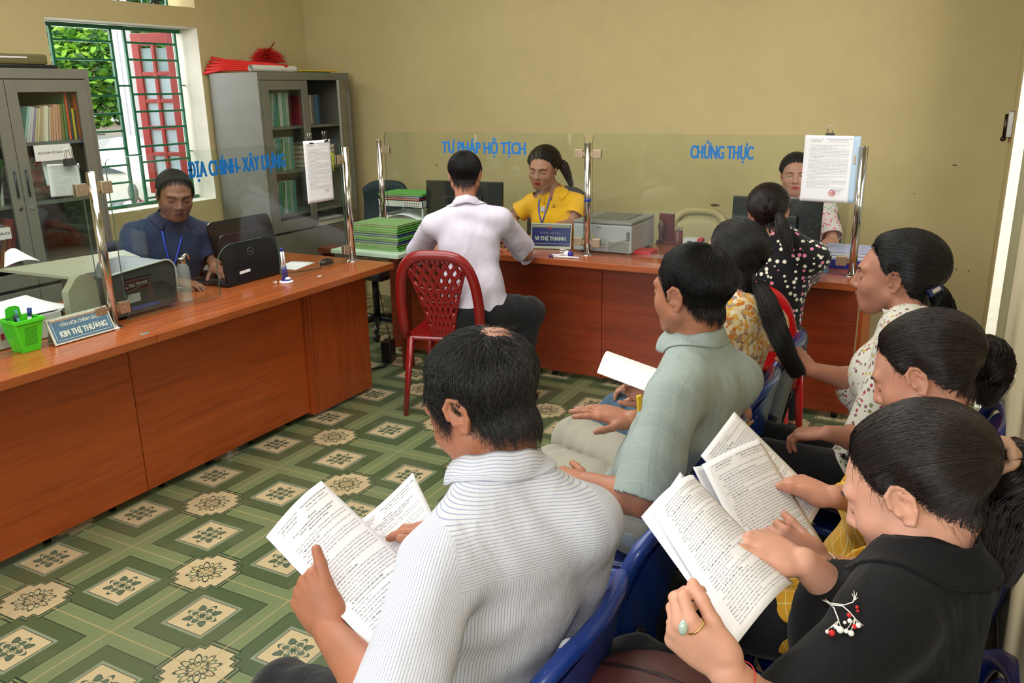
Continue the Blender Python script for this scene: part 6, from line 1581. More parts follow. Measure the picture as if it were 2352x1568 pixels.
    def collar(s, m_, h=.034, fold=.045, r=None, open_=.5, thick=.003, tilt=.35, name='collar', up=.0, flare=.020, fwd=.006):
        r = r or ((.054 if s.fem else .061)*s.hs); ax = nrm(s.nt-s.nb); ax = nrm(ax*.6+s.ut*.4+s.ft*tilt*.0)
        R = nrm(s.rs-ax*(s.rs@ax)); Fd = nrm(np.cross(ax, R)); c = s.nb+ax*(.012+up)+s.ft*fwd
        def f(u, v):
            th = (u-.5)*2*(PI-open_); b = np.cos(th)      # 0 = back
            dirv = -np.outer(np.cos(th), Fd)+np.outer(np.sin(th), R)
            low = -.028*(1-b)*.5*1.3
            k = v*2; up_ = np.clip(k, 0, 1); dn = np.clip(k-1, 0, 1)
            rr = r+.004-.002*up_+flare*dn+.006*np.sin(PI*np.clip(dn*1.0, 0, 1))+.010*(1-b)*.5
            zz = h*up_*(.72+.28*b)-fold*dn*(1+.22*(1-b)*.5)+low+.0015*np.sin(th*7)
            return c+dirv*rr[:, None]+zz[:, None]*ax
        return sheet(name, lambda u, v: s.drape(f(u, v), .003, v > .52), 48, 15, m_, s.root, thick, attrfn=lambda u, v: v*(h+fold))
    def trousers(s, m_, t=.012, fold=.003, upto=None, name='trousers', seed=3, cut=.02):
        G = [('e', s.pel-UZ*.01, v3(.168, .125, .12)*s.sc+t, np.stack([s.rp, s.fp, s.ut], 1), .05, 1)]
        for p in s.LP:
            if p[3] < .029 or abs((p[1]-p[2])[2]) < .05 and p[3] < .035: continue
            G.append(('c', p[1], p[2], p[3]+t, p[4]+t*1.3, .025, 1))
        rr = np.random.default_rng(seed); ph = rr.uniform(0, 6, 8)
        def fn(P):
            d = sdf(P, G)
            for i in (0, 1):
                k = s.kn[i]; w_ = np.exp(-np.sum((P-k)**2, 1)/.02); h_ = (s.hipL, s.hipR)[i]; wh = np.exp(-np.sum((P-h_)**2, 1)/.02)
                ax = nrm(k-h_); d = d-fold*(w_*np.sin(((P-k)@ax)*85+ph[i])+wh*np.sin(((P-h_)@ax)*70+P[:, 2]*30+ph[i+2]))
            d = d-fold*.4*np.sin(P[:, 0]*33+ph[4]+2*np.sin(P[:, 1]*21))*np.sin(P[:, 2]*27+ph[5])
            if upto is not None: d = np.maximum(d, P[:, 2]-upto)
            for i in (0, 1): d = np.where(np.linalg.norm((P-s.an[i])[:, :2], axis=1) < .09, np.maximum(d, s.an[i][2]+.01-P[:, 2]), d)
            return d
        lo, hi = bounds(G); V, F = mesh_sdf(fn, lo, hi, s.h*1.4); return np_mesh(name, V, F, m_, s.root)
    def shoes(s, m_):
        for i in (0, 1):
            a = s.an[i]; f = s.fdir; q = [('c', a-UZ*.045+f*-.02, a+f*.12-UZ*.06, .040, .030, .02, 1)]
            z0 = 0.003
            V, F = mesh_sdf(lambda P: np.maximum(sdf(P, q), z0-P[:, 2]), *bounds(q), .006*QUAL); np_mesh('shoe', V, F, m_, s.root)
def nrm_rows(a): return a/(np.linalg.norm(a, axis=1)[:, None]+1e-9)
def sdf_group(P, groups):
    d = None
    for pr, k in groups:
        if not pr: continue
        e = sdf(P, pr); d = e if d is None else smin(d, e, k)
    return d
def tail_parts(C_, tw, n, seed, rad, tie_r=.012, tip_w=.3, wav=.004):
    """hair bunch along polyline C_"""
    r = np.random.default_rng(seed); K = 14; seg = np.linalg.norm(np.diff(C_, axis=0), axis=1); cum = np.concatenate([[0], np.cumsum(seg)]); cum /= cum[-1]
    u = np.linspace(0, 1, K); P0 = np.stack([np.interp(u, cum, C_[:, i]) for i in range(3)], 1)
    for _ in range(2): P0[1:-1] = (P0[:-2]+2*P0[1:-1]+P0[2:])/4
    T = np.gradient(P0, axis=0); T /= np.linalg.norm(T, axis=1)[:, None]; A = np.cross(T, v3(.1, .2, 1)); A /= np.linalg.norm(A, axis=1)[:, None]+1e-9; B = np.cross(T, A)
    wprof = tie_r+(tw-tie_r)*np.clip(u*3.2, 0, 1)**.7; wprof = wprof*(1-(1-tip_w)*np.clip((u-.45)/.55, 0, 1)**1.4)
    ang = r.uniform(0, 2*PI, n); rr = np.sqrt(r.uniform(0, 1, n)); ph = r.uniform(0, 6, n)
    a_ = ang[:, None]+.4*np.sin(u*4+ph[:, None])*.3; w_ = rr[:, None]*wprof[None]*(1+.08*np.sin(u*9+ph[:, None]))
    P = P0[None]+A[None]*(np.cos(a_)*w_)[..., None]+B[None]*(np.sin(a_)*w_)[..., None]+r.normal(size=(n, 1, 3))*wav*u[None, :, None]
    V, F = strands_mesh(P, rad*np.ones(n), .5)
    q = MB(); q.tube(list(P0), list(wprof*.86), 14); CV = np.array(q.v); CF = np.array([f for f in q.f if len(f) == 4])
    return [(V, F), (CV, CF)]
# ================================================================== CAST
blackhair = hairmat('hair_black', (14, 13, 14), (34, 31, 31)); brownhair = hairmat('hair_dark_brown', (16, 11, 10), (44, 29, 25)); thinhair = hairmat('hair_black_grey', (16, 16, 17), (58, 56, 55))
blk = cloth_mat('black_trouser_cloth', (24, 24, 27), .9); shoem = mat('black_shoe', (26, 24, 24), .4)
def floor_pt(x, y, z=.09): return (x, y, z)
def SEAT(p, kL, kR, m_=blk, fd=None, drop=.0, sh=True, r=1., an=None, upto=None):
    """knees given, shins straight down unless ankles are given"""
    aL, aR = an if an else ((kL[0]+.02, kL[1], .09), (kR[0]+.02, kR[1], .09))
    p.legs(kL, kR, aL, aR, fd, r)
def stripes(N, v, base):
    a = N.node('ShaderNodeAttribute'); a.attribute_name = 'stripe'
    f = N.m('FRACT', N.m('MULTIPLY', a.outputs['Fac'], 1/.0046))
    g = N.m('LESS_THAN', f, .24); return N.mix(N.m('MULTIPLY', g, .62), base, lin((112, 128, 176)))
# ---- A: striped white shirt, nearest
A = Person('man in a white shirt with thin blue stripes, reading printed papers', (-.70, 1.12, 0), (168, 112, 86), (132, 76, 68), h=.0032, sk='skin_a')
A.torso((-.680, 1.10, .54), PD(1150, 1080, 1.405), 168, 146, sh=((-.652, .945, .965), (-.505, 1.180, .965)), tf=.90)
A.head(PD(1104, 925, 1.41), 176, 30, 2, .99, full=.004)
SEAT(A, (-1.10, 1.03, .50), (-1.09, 1.30, .50))
pA = [(-.949, .889, .971), (-.976, 1.059, .992), (-.718, 1.044, .846), (-.703, .844, .865)]
wL = PD(758, 1450, 1.30)
A.arm('L', wL, elbow=PD(905, 1640, 1.19), hand=dict(d=CU*.60-CR*.56+CFW*.50, n=CR*.45+CFW*.85, curl=((.95, 1.1, .6), (1.0, 1.1, .6), (1.1, 1.1, .6), (1.15, 1.1, .6)), thumb=(.95, .42, -.05), tb=.04, hsz=1.0, spread=.03), fat=1.02)
A.arm('R', PD(1085, 1245, 1.50), pole=(.1, .5, -1), hand=dict(d=-CR*.92+CU*.25+CFW*.25, n=-CU*.7-CR*.2+CFW*.2, curl=(.3, .4, .5, .6), thumb=(.85, .35, .0), tb=.05))
A.body(); A.face_bits()
A.short_hair(thinhair, n=11000, L=.050, t=.014, whorl=(.1, 50), rad=.00055, lump=.003, dens=lambda D: 1-.62*np.exp(-((D-v3(*angd(math.radians(47), PI)))**2).sum(1)/.09), wave=.16, lift=.011, low=-.30, hl=8, scalp=lambda c: np.exp(-((c-v3(*angd(math.radians(47), PI)))**2).sum(1)/.06) > .58+.2*np.sin(c[:, 0]*22)*np.sin(c[:, 2]*19))
shA = cloth_mat('striped_white_cotton', (214, 216, 224), .8, spots=stripes, sheen=.05)
A.shirt(shA, .93, .013, fold=.0050, cuff=.012, stripe=dict(yoke=.80), seed=2, bag=.0, hemz=.50)
A.collar(shA, .036, .046, flare=.016); A.trousers(blk); A.shoes(shoem)
q = MB(); p = PD(1238, 1272, 1.36)
seam = (A.rs)
# paper held by A
o = page('document', pA, 'plan', bulge=.014, seed=1, n=CO-np.array(pA[0])); tag(o, 'front printed sheet in the left hand of the man in stripes', 'paper', 'sheets held by the man in the striped shirt')
pA2 = [PD(790, 1222, 1.50), PD(948, 1085, 1.60), PD(1065, 1330, 1.48), PD(905, 1450, 1.37)]
o = page('document', pA2, 'plan', bulge=-.010, seed=8, n=CO-np.array(pA2[0])); tag(o, 'rear printed sheet under the right thumb of the man in stripes', 'paper', 'sheets held by the man in the striped shirt')
# ---- B: grey green shirt
Bp = Person('man in a grey green short sleeved shirt and khaki trousers, hand on knee', (-.68, 2.12, 0), (164, 112, 88), (130, 76, 68), h=.0036, sk='skin_b')
Bp.torso((-.66, 2.06, .55), (-.585, 2.075, 1.035), 158, 150, sh=((-.580, 1.875, .945), (-.485, 2.130, .925)), tf=.92)
hb = PZ(1588, 668, 1.165)
Bp.head(hb, 160, 6, -3, 1.03)
SEAT(Bp, (-1.06, 2.20, .51), (-1.08, 2.42, .53), an=((-1.10, 2.22, .09), (-1.16, 2.45, .09)), r=1.08)
Bp.arm('L', PD(1345, 1108, 2.06), elbow=PD(1478, 1150, 2.0), hand=dict(d=(-.9, .2, -.1), n=(0, .15, -1), curl=(.2, .2, .2, .2), thumb=(.6, .6, 0)), fat=1.05)
Bp.arm('R', PD(1452, 962, 2.33), elbow=PD(1600, 960, 2.50), hand=dict(d=-CR*.95+CU*.18+CFW*.15, n=(0, .15, -1), curl=((.05, .12, .1), (.05, .1, .1), (.1, .12, .1), (.15, .15, .1)), thumb=(.55, .75, .0), tb=.2, spread=.16))
Bp.body(); Bp.face_bits()
Bp.short_hair(blackhair, n=12000, L=.020, t=.012, whorl=(-.25, 60), rad=.0005, lift=.006, low=-.18)
def faint_lines(N, v, base):
    s_ = N.n.new('ShaderNodeSeparateXYZ'); N.link(v, s_.inputs[0])
    g = N.m('LESS_THAN', N.m('FRACT', N.m('MULTIPLY', N.m('ADD', s_.outputs[1], N.m('MULTIPLY', s_.outputs[2], .35)), 1/.038)), .045)
    return N.mix(N.m('MULTIPLY', g, .35), base, lin((190, 192, 182)))
shB = cloth_mat('grey_green_cotton', (150, 164, 160), .85, spots=faint_lines)
Bp.shirt(shB, 1.0, .014, fold=.0050, cuff=.022, seed=5, bag=.005, hemz=.47, thigh=.18)
Bp.collar(shB, .034, .046, flare=.016); Bp.trousers(cloth_mat('khaki_grey_trousers', (146, 142, 128), .9), .016, .0045); Bp.shoes(shoem)
q = MB(); c = PD(1469, 925, 2.12); q.obox(c, nrm(v3(.5, .8, .1)), nrm(v3(-.1, 0, 1)), nrm(v3(-.8, .5, .1)), .007, .020, .004, .002); q.build('yellow_badge', mat('badge_yellow', (222, 180, 40), .5), Bp.root)
pB = [(-.896, 2.156, .876), (-.931, 2.325, .890), (-.74, 2.325, .849), (-.70, 2.15, .835)]
o = page('document', pB, None, bulge=.022, n=(-.3, -.8, .5)); tag(o, 'blank folded white sheet held beside the chest of the grey green shirt', 'paper')
# ---- C: floral blouse, long hair
C_ = Person('woman in an orange floral blouse with a long black ponytail', (-.66, 2.52, 0), (176, 128, 106), (140, 78, 72), h=.0042, fem=True, sc=.97, sk='skin_c')
C_.torso((-.68, 2.50, .54), (-.575, 2.475, 1.03), 158, 150)
C_.head(PZ(1683, 588, 1.165), 150, 4, 4, .94)
SEAT(C_, (-1.08, 2.62, .50), (-1.08, 2.80, .50))
C_.arm('L', PD(1512, 928, 2.50), pole=(.2, -.4, -1), hand=dict(d=(-.75, .1, .35), n=(-.1, -.6, .5), curl=(.7, .8, .8, .9), thumb=(.75, .55, .3), tb=.1))
C_.arm('R', (-.96, 2.78, .62), pole=(.2, .6, -1), hand=dict(d=(-.9, 0, -.1), n=(0, 0, -1)))
C_.body(); C_.face_bits()
tl = [PD(1742, 655, 2.52), PD(1765, 700, 2.47), PD(1785, 760, 2.44), PD(1815, 830, 2.44), PD(1835, 858, 2.45)]
C_.swept_hair(blackhair, (168, -32), n=5000, t=.014, tail=tl, tw=.030, rad=.0007, tail_n=1600, tie_r=.020, lump=.001, low=.2, back=.004, tip_w=.6)
q = MB(); a = tl[0]; q.tube([a+v3(.018*math.cos(t), .004*math.sin(t), .018*math.sin(t)) for t in np.linspace(0, 2*PI, 16)], .004, 6); q.build('hair_tie', mat('black_tie', (18, 18, 20), .7), C_.root)
def floral_orange(N, v, base):
    n0 = N.n.new('ShaderNodeTexNoise'); n0.inputs['Scale'].default_value = 20; N.link(v, n0.inputs['Vector'])
    ad = N.n.new('ShaderNodeVectorMath'); ad.operation = 'MULTIPLY_ADD'; N.link(n0.outputs['Color'], ad.inputs[0]); ad.inputs[1].default_value = (.03, .03, .03); N.link(v, ad.inputs[2])
    a = N.vor(ad.outputs[0], 85); sp_ = N.n.new('ShaderNodeSeparateColor'); N.link(a.outputs['Color'], sp_.inputs[0])
    c = N.ramp(sp_.outputs[0], [(.0, lin((226, 208, 168))), (.30, lin((220, 168, 74))), (.50, lin((202, 118, 44))), (.62, lin((150, 134, 124))), (.74, lin((232, 224, 200))), (.9, lin((178, 150, 112)))], 'CONSTANT')
    return N.mix(N.m('LESS_THAN', N.vor(ad.outputs[0], 170).outputs['Distance'], .25), c, lin((224, 210, 180)))
C_.shirt(cloth_mat('orange_floral_cotton', (214, 190, 150), .85, spots=floral_orange), .8, .014, fold=.004, seed=7, hemz=.5, bag=.01)
C_.trousers(cloth_mat('blue_grey_trousers', (60, 84, 104), .9)); C_.shoes(shoem)
# ---- D: black blouse
Dp = Person('woman in a black blouse with embroidered berries and a high ponytail', (-.09, 1.26, 0), (206, 156, 134), (172, 90, 84), h=.0030, fem=True, sc=.98, sk='skin_d')
Dp.torso((-.075, 1.235, .54), (.005, 1.250, 1.000), 190, 188, sh=((-.040, 1.105, .955), (.050, 1.375, .905)))
hd = PD(2092, 1122, 1.27)
Dp.head(hd, 170, 32, 4, .995, full=.006)
SEAT(Dp, (-.50, 1.19, .52), (-.49, 1.40, .52), r=1.06)
wDL = PD(1672, 1545, 1.055); wDR = PD(1846, 1292, 1.25)
Dp.arm('L', wDL, elbow=PD(1800, 1690, 1.10), hand=dict(d=CU*.64-CR*.70+CFW*.12, n=CR*.60+CU*.35+CFW*.70, curl=((.75, 1.05, .6), (.85, 1.1, .6), (.95, 1.1, .6), (1.05, 1.1, .6)), thumb=(.88, .20, .36), tb=.12, hsz=1.02, spread=.03), fat=1.05)
Dp.arm('R', wDR, elbow=PD(1985, 1420, 1.32), hand=dict(d=-CR*.78+CU*.32+CFW*.50, n=-CU*.62-CR*.20+CFW*.25, curl=((.8, .9, .5), (.85, .9, .5), (.9, .9, .5), (.95, .9, .5)), thumb=(.90, .45, -.08), tb=.03, hsz=1.0, spread=.05), fat=1.02)
Dp.body(); Dp.face_bits()
tie = Dp.hc+Dp.HM@v3(0, -.125, .040)
tl = [PD(2290, 1035, 1.275), PD(2322, 1035, 1.275), PD(2350, 1075, 1.27), PD(2352, 1150, 1.26), PD(2325, 1230, 1.25), PD(2290, 1330, 1.24)]
Dp.swept_hair(brownhair, (179, 2), n=11000, t=.015, tail=tl, tw=.046, rad=.00055, tail_n=4200, tie_r=.016, lump=.001, back=.014, loose=500, tip_w=.35, wav=.003)
q = MB(); c = Dp.tiep*.45+tl[0]*.55; ax = nrm(tl[1]-Dp.tiep); e1 = nrm(np.cross(ax, v3(0, 0, 1))); e2 = np.cross(ax, e1)
for k in range(3): q.tube([c+ax*(k-1)*.010+(e1*math.cos(t)+e2*math.sin(t))*(.020+.002*math.sin(5*t+k)) for t in np.linspace(0, 2*PI, 25)], .0075, 8)
q.build('hair_tie', mat('tan_scrunchie', (176, 138, 112), .8, noise=.1), Dp.root)
shD = cloth_mat('black_blouse', (15, 15, 17), .9, sheen=.05)
Dp.shirt(shD, (1.0, 1.16), .014, fold=.0035, cuff=.02, seed=9, hemz=.5, bag=.01, vneck=(.010, .55, .11))
Dp.trousers(blk); Dp.shoes(shoem)
# wide collar lying on shoulders and chest
def wide_collar(s, m_, c, r0, w_, drop, open_=.9, name='collar'):
    def f(u, v):
        th = (u-.5)*2*(PI-open_); b = np.cos(th); dirv = -np.outer(np.cos(th), s.ft)+np.outer(np.sin(th), s.rs)
        fr = np.clip(-b, 0, 1); rr = r0*(1+.18*fr)+w_*v*(1-.1*fr); zz = .020*(1-v)**2-drop*v-.050*fr-.035*fr*v
        return c+dirv*rr[:, None]+zz[:, None]*s.ut
    return sheet(name, lambda u, v: s.drape(f(u, v)), 40, 10, m_, s.root, .003)
wide_collar(Dp, shD, Dp.nb+Dp.ut*.022, .058, .042, .020, .8)
# embroidery
wh = mat('white_thread', (222, 222, 216), .7); rd = mat('red_thread', (196, 30, 30), .7)
from mathutils.bvhtree import BVHTree
def on_surface(V_, px, py, out=.002):
    """point of a garment seen at that place: nearest vertex of the garment along the line of sight"""
    d = nrm(ray(px, py)); q = V_-CO; al = q@d; pr = np.linalg.norm(q-al[:, None]*d, axis=1); k = pr < .007
    if not k.any(): k = pr < .03
    i = np.argmin(np.where(k, al, 9)); return CO+d*(al[i]-out)
W_, R2_ = MB(), MB()
def ep(x, y, o=.0035): return on_surface(Dp.shirtV, 1400+x/2.2794, 880+y/2.2794, o)
for pts in ([(1115, 1135), (1150, 1150), (1230, 1160), (1275, 1145), (1285, 1115)], [(1130, 1130), (1165, 1160), (1220, 1165), (1255, 1195), (1285, 1230)], [(1125, 1135), (1175, 1175), (1200, 1240)]):
    W_.tube([ep(x, y) for x, y in pts], .0009, 5)
for (x, y) in ((1140, 1290), (1160, 1280), (1185, 1270), (1215, 1290), (1190, 1265)): W_.tube([ep(1200, 1240), ep(x, y)], .0005, 4)
for (x, y) in ((1240, 1290), (1265, 1300), (1300, 1265), (1330, 1270), (1280, 1270)): W_.tube([ep(1285, 1230), ep(x, y)], .0005, 4)
for (x, y) in ((1280, 1085), (1270, 1100), (1295, 1095), (1300, 1120)): W_.tube([ep(1285, 1135), ep(x, y)], .0005, 4)
for (x, y, r_) in ((1140, 1300, .0035), (1186, 1275, .004), (1208, 1290, .006), (1240, 1297, .004), (1265, 1308, .005), (1303, 1267, .0045), (1258, 1243, .004), (1232, 1252, .003)): W_.ball(ep(x, y, .002), r_*.8, 6)
for (x, y, r_) in ((1164, 1307, .0055), (1255, 1213, .004), (1282, 1273, .004), (1296, 1172, .003), (1300, 1192, .0025)): R2_.ball(ep(x, y, .002), r_*.8, 6)
W_.build('embroidery', wh, Dp.root); R2_.build('embroidered_berry', rd, Dp.root)
jew = mat('clear_gem', (190, 214, 206), .08, .3, spec=.9); gold = mat('gold', (214, 176, 110), .2, 1.)
# ring on the left hand's index finger, red string on the wrist
kn = Dp.tipsL[0]; 
pr_ = [p for p in Dp.B if p[0] == 'c']
def ring_at(P0, P1, u, r, m_, name, par, th=.0012, n=24):
    c = P0+(P1-P0)*u; ax = nrm(P1-P0); e1 = nrm(np.cross(ax, v3(0.1, .2, 1))); e2 = np.cross(ax, e1)
    q = MB(); q.tube([c+(e1*math.cos(t)+e2*math.sin(t))*r for t in np.linspace(0, 2*PI, n)], th, 6); return q.build(name, m_, par), c
hb_ = [i for i, p in enumerate(Dp.B) if p[0] == 'e'][0]       # left hand starts here
fing = Dp.B[hb_+1:hb_+5]                                   # second finger: metacarpal + three bones
o_, c = ring_at(fing[1][1], fing[1][2], .80, .0128, gold, 'ring', Dp.root, .0015)
dv = nrm(PD(1545, 1430, 1.0)-c); dv = nrm(c-(fing[1][1]+fing[1][2])/2-ray(1176, 784)/CF*0+(-CR)*.02+CFW*-.004)
q = MB(); g = c-CR*.0165-CFW*.004; q.ball(g, (.006, .008, .0105), 8); q.build('ring_stone', jew, Dp.root)
q = MB()
for s_ in (-1, 1): q.tube([c-CR*.004+CU*s_*.004, g+CU*s_*.009], .0009, 5)
q.build('ring_prong', gold, Dp.root)
ring_at(wDL, Dp.elL, .12, .0285, mat('red_string', (206, 40, 40), .7), 'red_string_bracelet', Dp.root, .0008, 40)
pD = [(-.388, 1.121, 1.036), (-.351, 1.285, 1.040), (-.165, 1.167, .952), (-.200, .962, .966)]
pD = [PD(1500, 1178, 1.30), PD(1590, 1090, 1.42), PD(1822, 1338, 1.23), PD(1690, 1482, 1.09)]
o = page('document', pD, 'text', bulge=.022, seed=3, n=CO-np.array(pD[0])); tag(o, 'top sheet of dense text held by the woman in black', 'paper', 'stapled sheets of the woman in black')
for k, (l, off) in enumerate((('folded sheet curling just behind the top sheet of the woman in black', .006), ('rearmost sheet with a staple held by the woman in the black blouse', .012))):
    back = [PD(1472, 1186, 1.335), PD(1592-30*k, 1090-8*k, 1.445), PD(1700, 1250, 1.36), PD(1655, 1440, 1.15)]
    back = [p+ray(1600, 1300)/CF*off for p in back]
    o = page('document', back, 'text' if k else None, bulge=(.018, -.012)[k], seed=12+k, n=CO-np.array(pD[0])); tag(o, l, 'paper', 'stapled sheets of the woman in black')
# ---- E: mustard blouse
Ep = Person('woman in a mustard blouse with bound hair looking down at a letter', (-.10, 1.80, 0), (190, 138, 116), (156, 80, 74), h=.0034, fem=True, sc=.96, sk='skin_e')
Ep.torso((-.09, 1.78, .53), (-.005, 1.80, .975), 186, 186)
Ep.head(PD(2116, 856, 1.76), 172, 30, 3, .98)
SEAT(Ep, (-.50, 1.70, .50), (-.50, 1.88, .50))
Ep.arm('L', PD(1885, 1296, 1.49), elbow=PD(2020, 1345, 1.56), hand=dict(d=-CR*.80+CU*.40+CFW*.15, n=CFW*.9+CU*.1, curl=(1.0, 1.05, 1.1, 1.15), thumb=(.6, .25, .6), tb=.1))
Ep.arm('R', PD(1915, 1140, 1.66), elbow=PD(2010, 1150, 1.78), hand=dict(d=-CR*.80+CU*.28+CFW*.45, n=-CU*.62-CR*.20+CFW*.25, curl=((.3, .5, .3), (.35, .6, .4), (.45, .6, .4), (.5, .6, .4)), thumb=(.85, .48, -.12), tb=.05, spread=.05))
Ep.body(); Ep.face_bits()
tl = [PD(2238, 800, 1.80), PD(2272, 800, 1.80), PD(2285, 850, 1.79), PD(2262, 925, 1.79)]
Ep.swept_hair(brownhair, (178, -8), n=6500, t=.016, tail=tl, tw=.040, rad=.0006, tail_n=2600, tie_r=.018, back=.012, loose=260, low=.05)
q = MB(); q.tube([tl[0]+v3(0, .02*math.cos(t), .02*math.sin(t)) for t in np.linspace(0, 2*PI, 16)], .004, 6); q.build('hair_tie', mat('black_tie', (18, 18, 20), .7), Ep.root)
def grid_lines(N, v, base):
    s_ = N.n.new('ShaderNodeSeparateXYZ'); N.link(v, s_.inputs[0])
    a = N.m('LESS_THAN', N.m('FRACT', N.m('MULTIPLY', N.m('ADD', s_.outputs[0], N.m('MULTIPLY', s_.outputs[2], .6)), 1/.03)), .05); b_ = N.m('LESS_THAN', N.m('FRACT', N.m('MULTIPLY', s_.outputs[1], 1/.034)), .05)
    return N.mix(N.m('MAXIMUM', a, b_), base, lin((226, 206, 140)))
shE = cloth_mat('mustard_cotton', (204, 152, 36), .8, spots=grid_lines)
Ep.shirt(shE, 1.30, .014, fold=.005, seed=12, hemz=.5, bag=.01); Ep.collar(shE, .02, .03, flare=.018); Ep.trousers(blk); Ep.shoes(shoem)
ring_at(Ep.wrL, Ep.elL, .06, .0245, steel, 'chain_bracelet', Ep.root, .001)
pE = [(-.395, 1.478, .969), (-.328, 1.670, .962), (-.158, 1.525, .818), (-.230, 1.315, .83)]
o = page('document', pE, 'letter', bulge=.010, seed=5, n=CO-np.array(pE[0])); tag(o, 'front letter with a heading held by the woman in the mustard blouse', 'paper', 'sheets of the woman in mustard')
pE2 = [(-.405, 1.505, .975), (-.388, 1.690, 1.005), (-.190, 1.66, .856), (-.215, 1.46, .83)]
o = page('document', pE2, 'text', bulge=.006, seed=15, n=CO-np.array(pE[0])); tag(o, 'rear sheet of the woman in mustard, its corner rising above the letter', 'paper', 'sheets of the woman in mustard')
pE3 = [(-.415, 1.49, .955), (-.350, 1.66, .935), (-.215, 1.60, .845), (-.27, 1.36, .82)]
o = page('document', pE3, None, bulge=-.012, seed=15, n=CO-np.array(pE[0])); tag(o, 'middle sheet between the two others held by the woman in mustard', 'paper', 'sheets of the woman in mustard')
# ---- F: profile, blue clip
Fp = Person('woman in profile with a blue jewelled hair clip and flowered white blouse', (-.12, 2.56, 0), (168, 118, 98), (140, 76, 72), h=.0042, fem=True, sc=.98, sk='skin_f')
Fp.torso((-.125, 2.50, .54), (-.110, 2.585, 1.02), 178, 178)
Fp.head(PD(2052, 632, 2.47), 178, 4, 0, 1.03)
SEAT(Fp, (-.52, 2.42, .57), (-.52, 2.62, .55), r=1.1)
Fp.arm('L', PD(1900, 995, 2.30), elbow=PD(1990, 1010, 2.36), hand=dict(d=(-.8, .1, -.2), n=(0, 0, -1), curl=(.6, .6, .6, .7), thumb=(.7, .3, .3)))
Fp.arm('R', PD(1868, 850, 2.47), elbow=PD(1985, 880, 2.52), hand=dict(d=(-.8, .1, .6), n=(-.5, .2, -.8), curl=(.35, .4, .4, .5), thumb=(.7, .6, .1)))
Fp.body(); Fp.face_bits()
tl = [PD(2140, 665, 2.50), PD(2160, 685, 2.50), PD(2168, 730, 2.49), PD(2160, 790, 2.48)]
Fp.swept_hair(blackhair, (172, -18), n=5000, t=.020, tail=tl, tw=.034, rad=.0007, tail_n=1500, tie_r=.026, back=.016, low=.1, loose=80)
c = PD(2147, 666, 2.385); ax = nrm(CR*.85+CU*.5); u_ = nrm(np.cross(ax, CFW)); q = MB(); q.obox(c, ax, u_, CFW, .022, .012, .008, .003); q.build('hair_clip', mat('clip_navy', (28, 36, 80), .3), Fp.root)
q = MB(); q.obox(c-CFW*.008, ax, u_, CFW, .013, .006, .003, .002); q.build('clip_gems', mat('clip_gems', (206, 206, 214), .08, .9, noise=.3, nscale=300), Fp.root)
def floral_white(N, v, base):
    a = N.vor(v, 66); sp_ = N.n.new('ShaderNodeSeparateColor'); N.link(a.outputs['Color'], sp_.inputs[0])
    c = N.ramp(sp_.outputs[0], [(0, lin((168, 52, 70))), (.35, lin((124, 128, 84))), (.6, lin((196, 160, 60))), (.75, lin((120, 84, 84)))], 'CONSTANT')
    return N.mix(N.m('LESS_THAN', a.outputs['Distance'], .36), base, c)
shF = cloth_mat('white_flowered_cotton', (206, 204, 192), .85, spots=floral_white)
Fp.shirt(shF, .95, .015, fold=.005, seed=14, hemz=.5, bag=.005)
def frill(s, m_, c, r0):
    def f(u, v):
        th = u*2*PI; w_ = v*.030; dirv = -np.outer(np.cos(th), s.ft)+np.outer(np.sin(th), s.rs)
        return c+dirv*(r0+.012*v+.006*v*np.sin(th*17))[:, None]+s.ut*(w_-.02*(1-np.cos(th))*.5-.01)[:, None]
    return sheet('frill_collar', f, 140, 6, m_, s.root, .002)
frill(Fp, shF, Fp.nb+Fp.ut*.01, .062); Fp.trousers(blk); Fp.shoes(shoem)
# ---- G: white shirt at the counter
Gp = Person('man in a plain white shirt seen from behind at the far counter', (-2.34, 3.72, 0), (150, 100, 80), (120, 70, 64), h=.0048, sk='skin_b')
Gp.torso((-2.25, 3.71, .55), (-2.315, 3.775, 1.085), 112, 114, shw=.178, lift=(-.005, .0))
Gp.head(PY(1068, 402, 3.84), 116, 14, 0, 1.0)
SEAT(Gp, (-2.42, 4.02, .52), (-2.03, 3.93, .52), an=((-2.42, 3.98, .09), (-2.10, 3.86, .09)), r=1.05)
Gp.arm('R', (-2.30, 4.36, .80), elbow=PY(1208, 582, 4.13), hand=dict(d=(-.8, .5, 0), n=(0, 0, -1), curl=(.3, .4, .4, .4)))
Gp.arm('L', (-2.55, 4.36, .80), elbow=PY(955, 590, 4.05), hand=dict(d=(.6, .7, 0), n=(0, 0, -1), curl=(.3, .4, .4, .4)))
Gp.body(); Gp.face_bits(); Gp.short_hair(blackhair, n=8000, L=.020, t=.014, rad=.0006, lift=.007, whorl=(0, 60), low=-.18)
shG = cloth_mat('white_lilac_shirt', (206, 200, 216), .8)
Gp.shirt(shG, .84, .013, fold=.0055, cuff=.014, seed=18, hemz=.53, bag=.008, thigh=.05); Gp.collar(shG, .036, .044, flare=.014, tilt=.2); Gp.trousers(blk, .018); Gp.shoes(shoem)
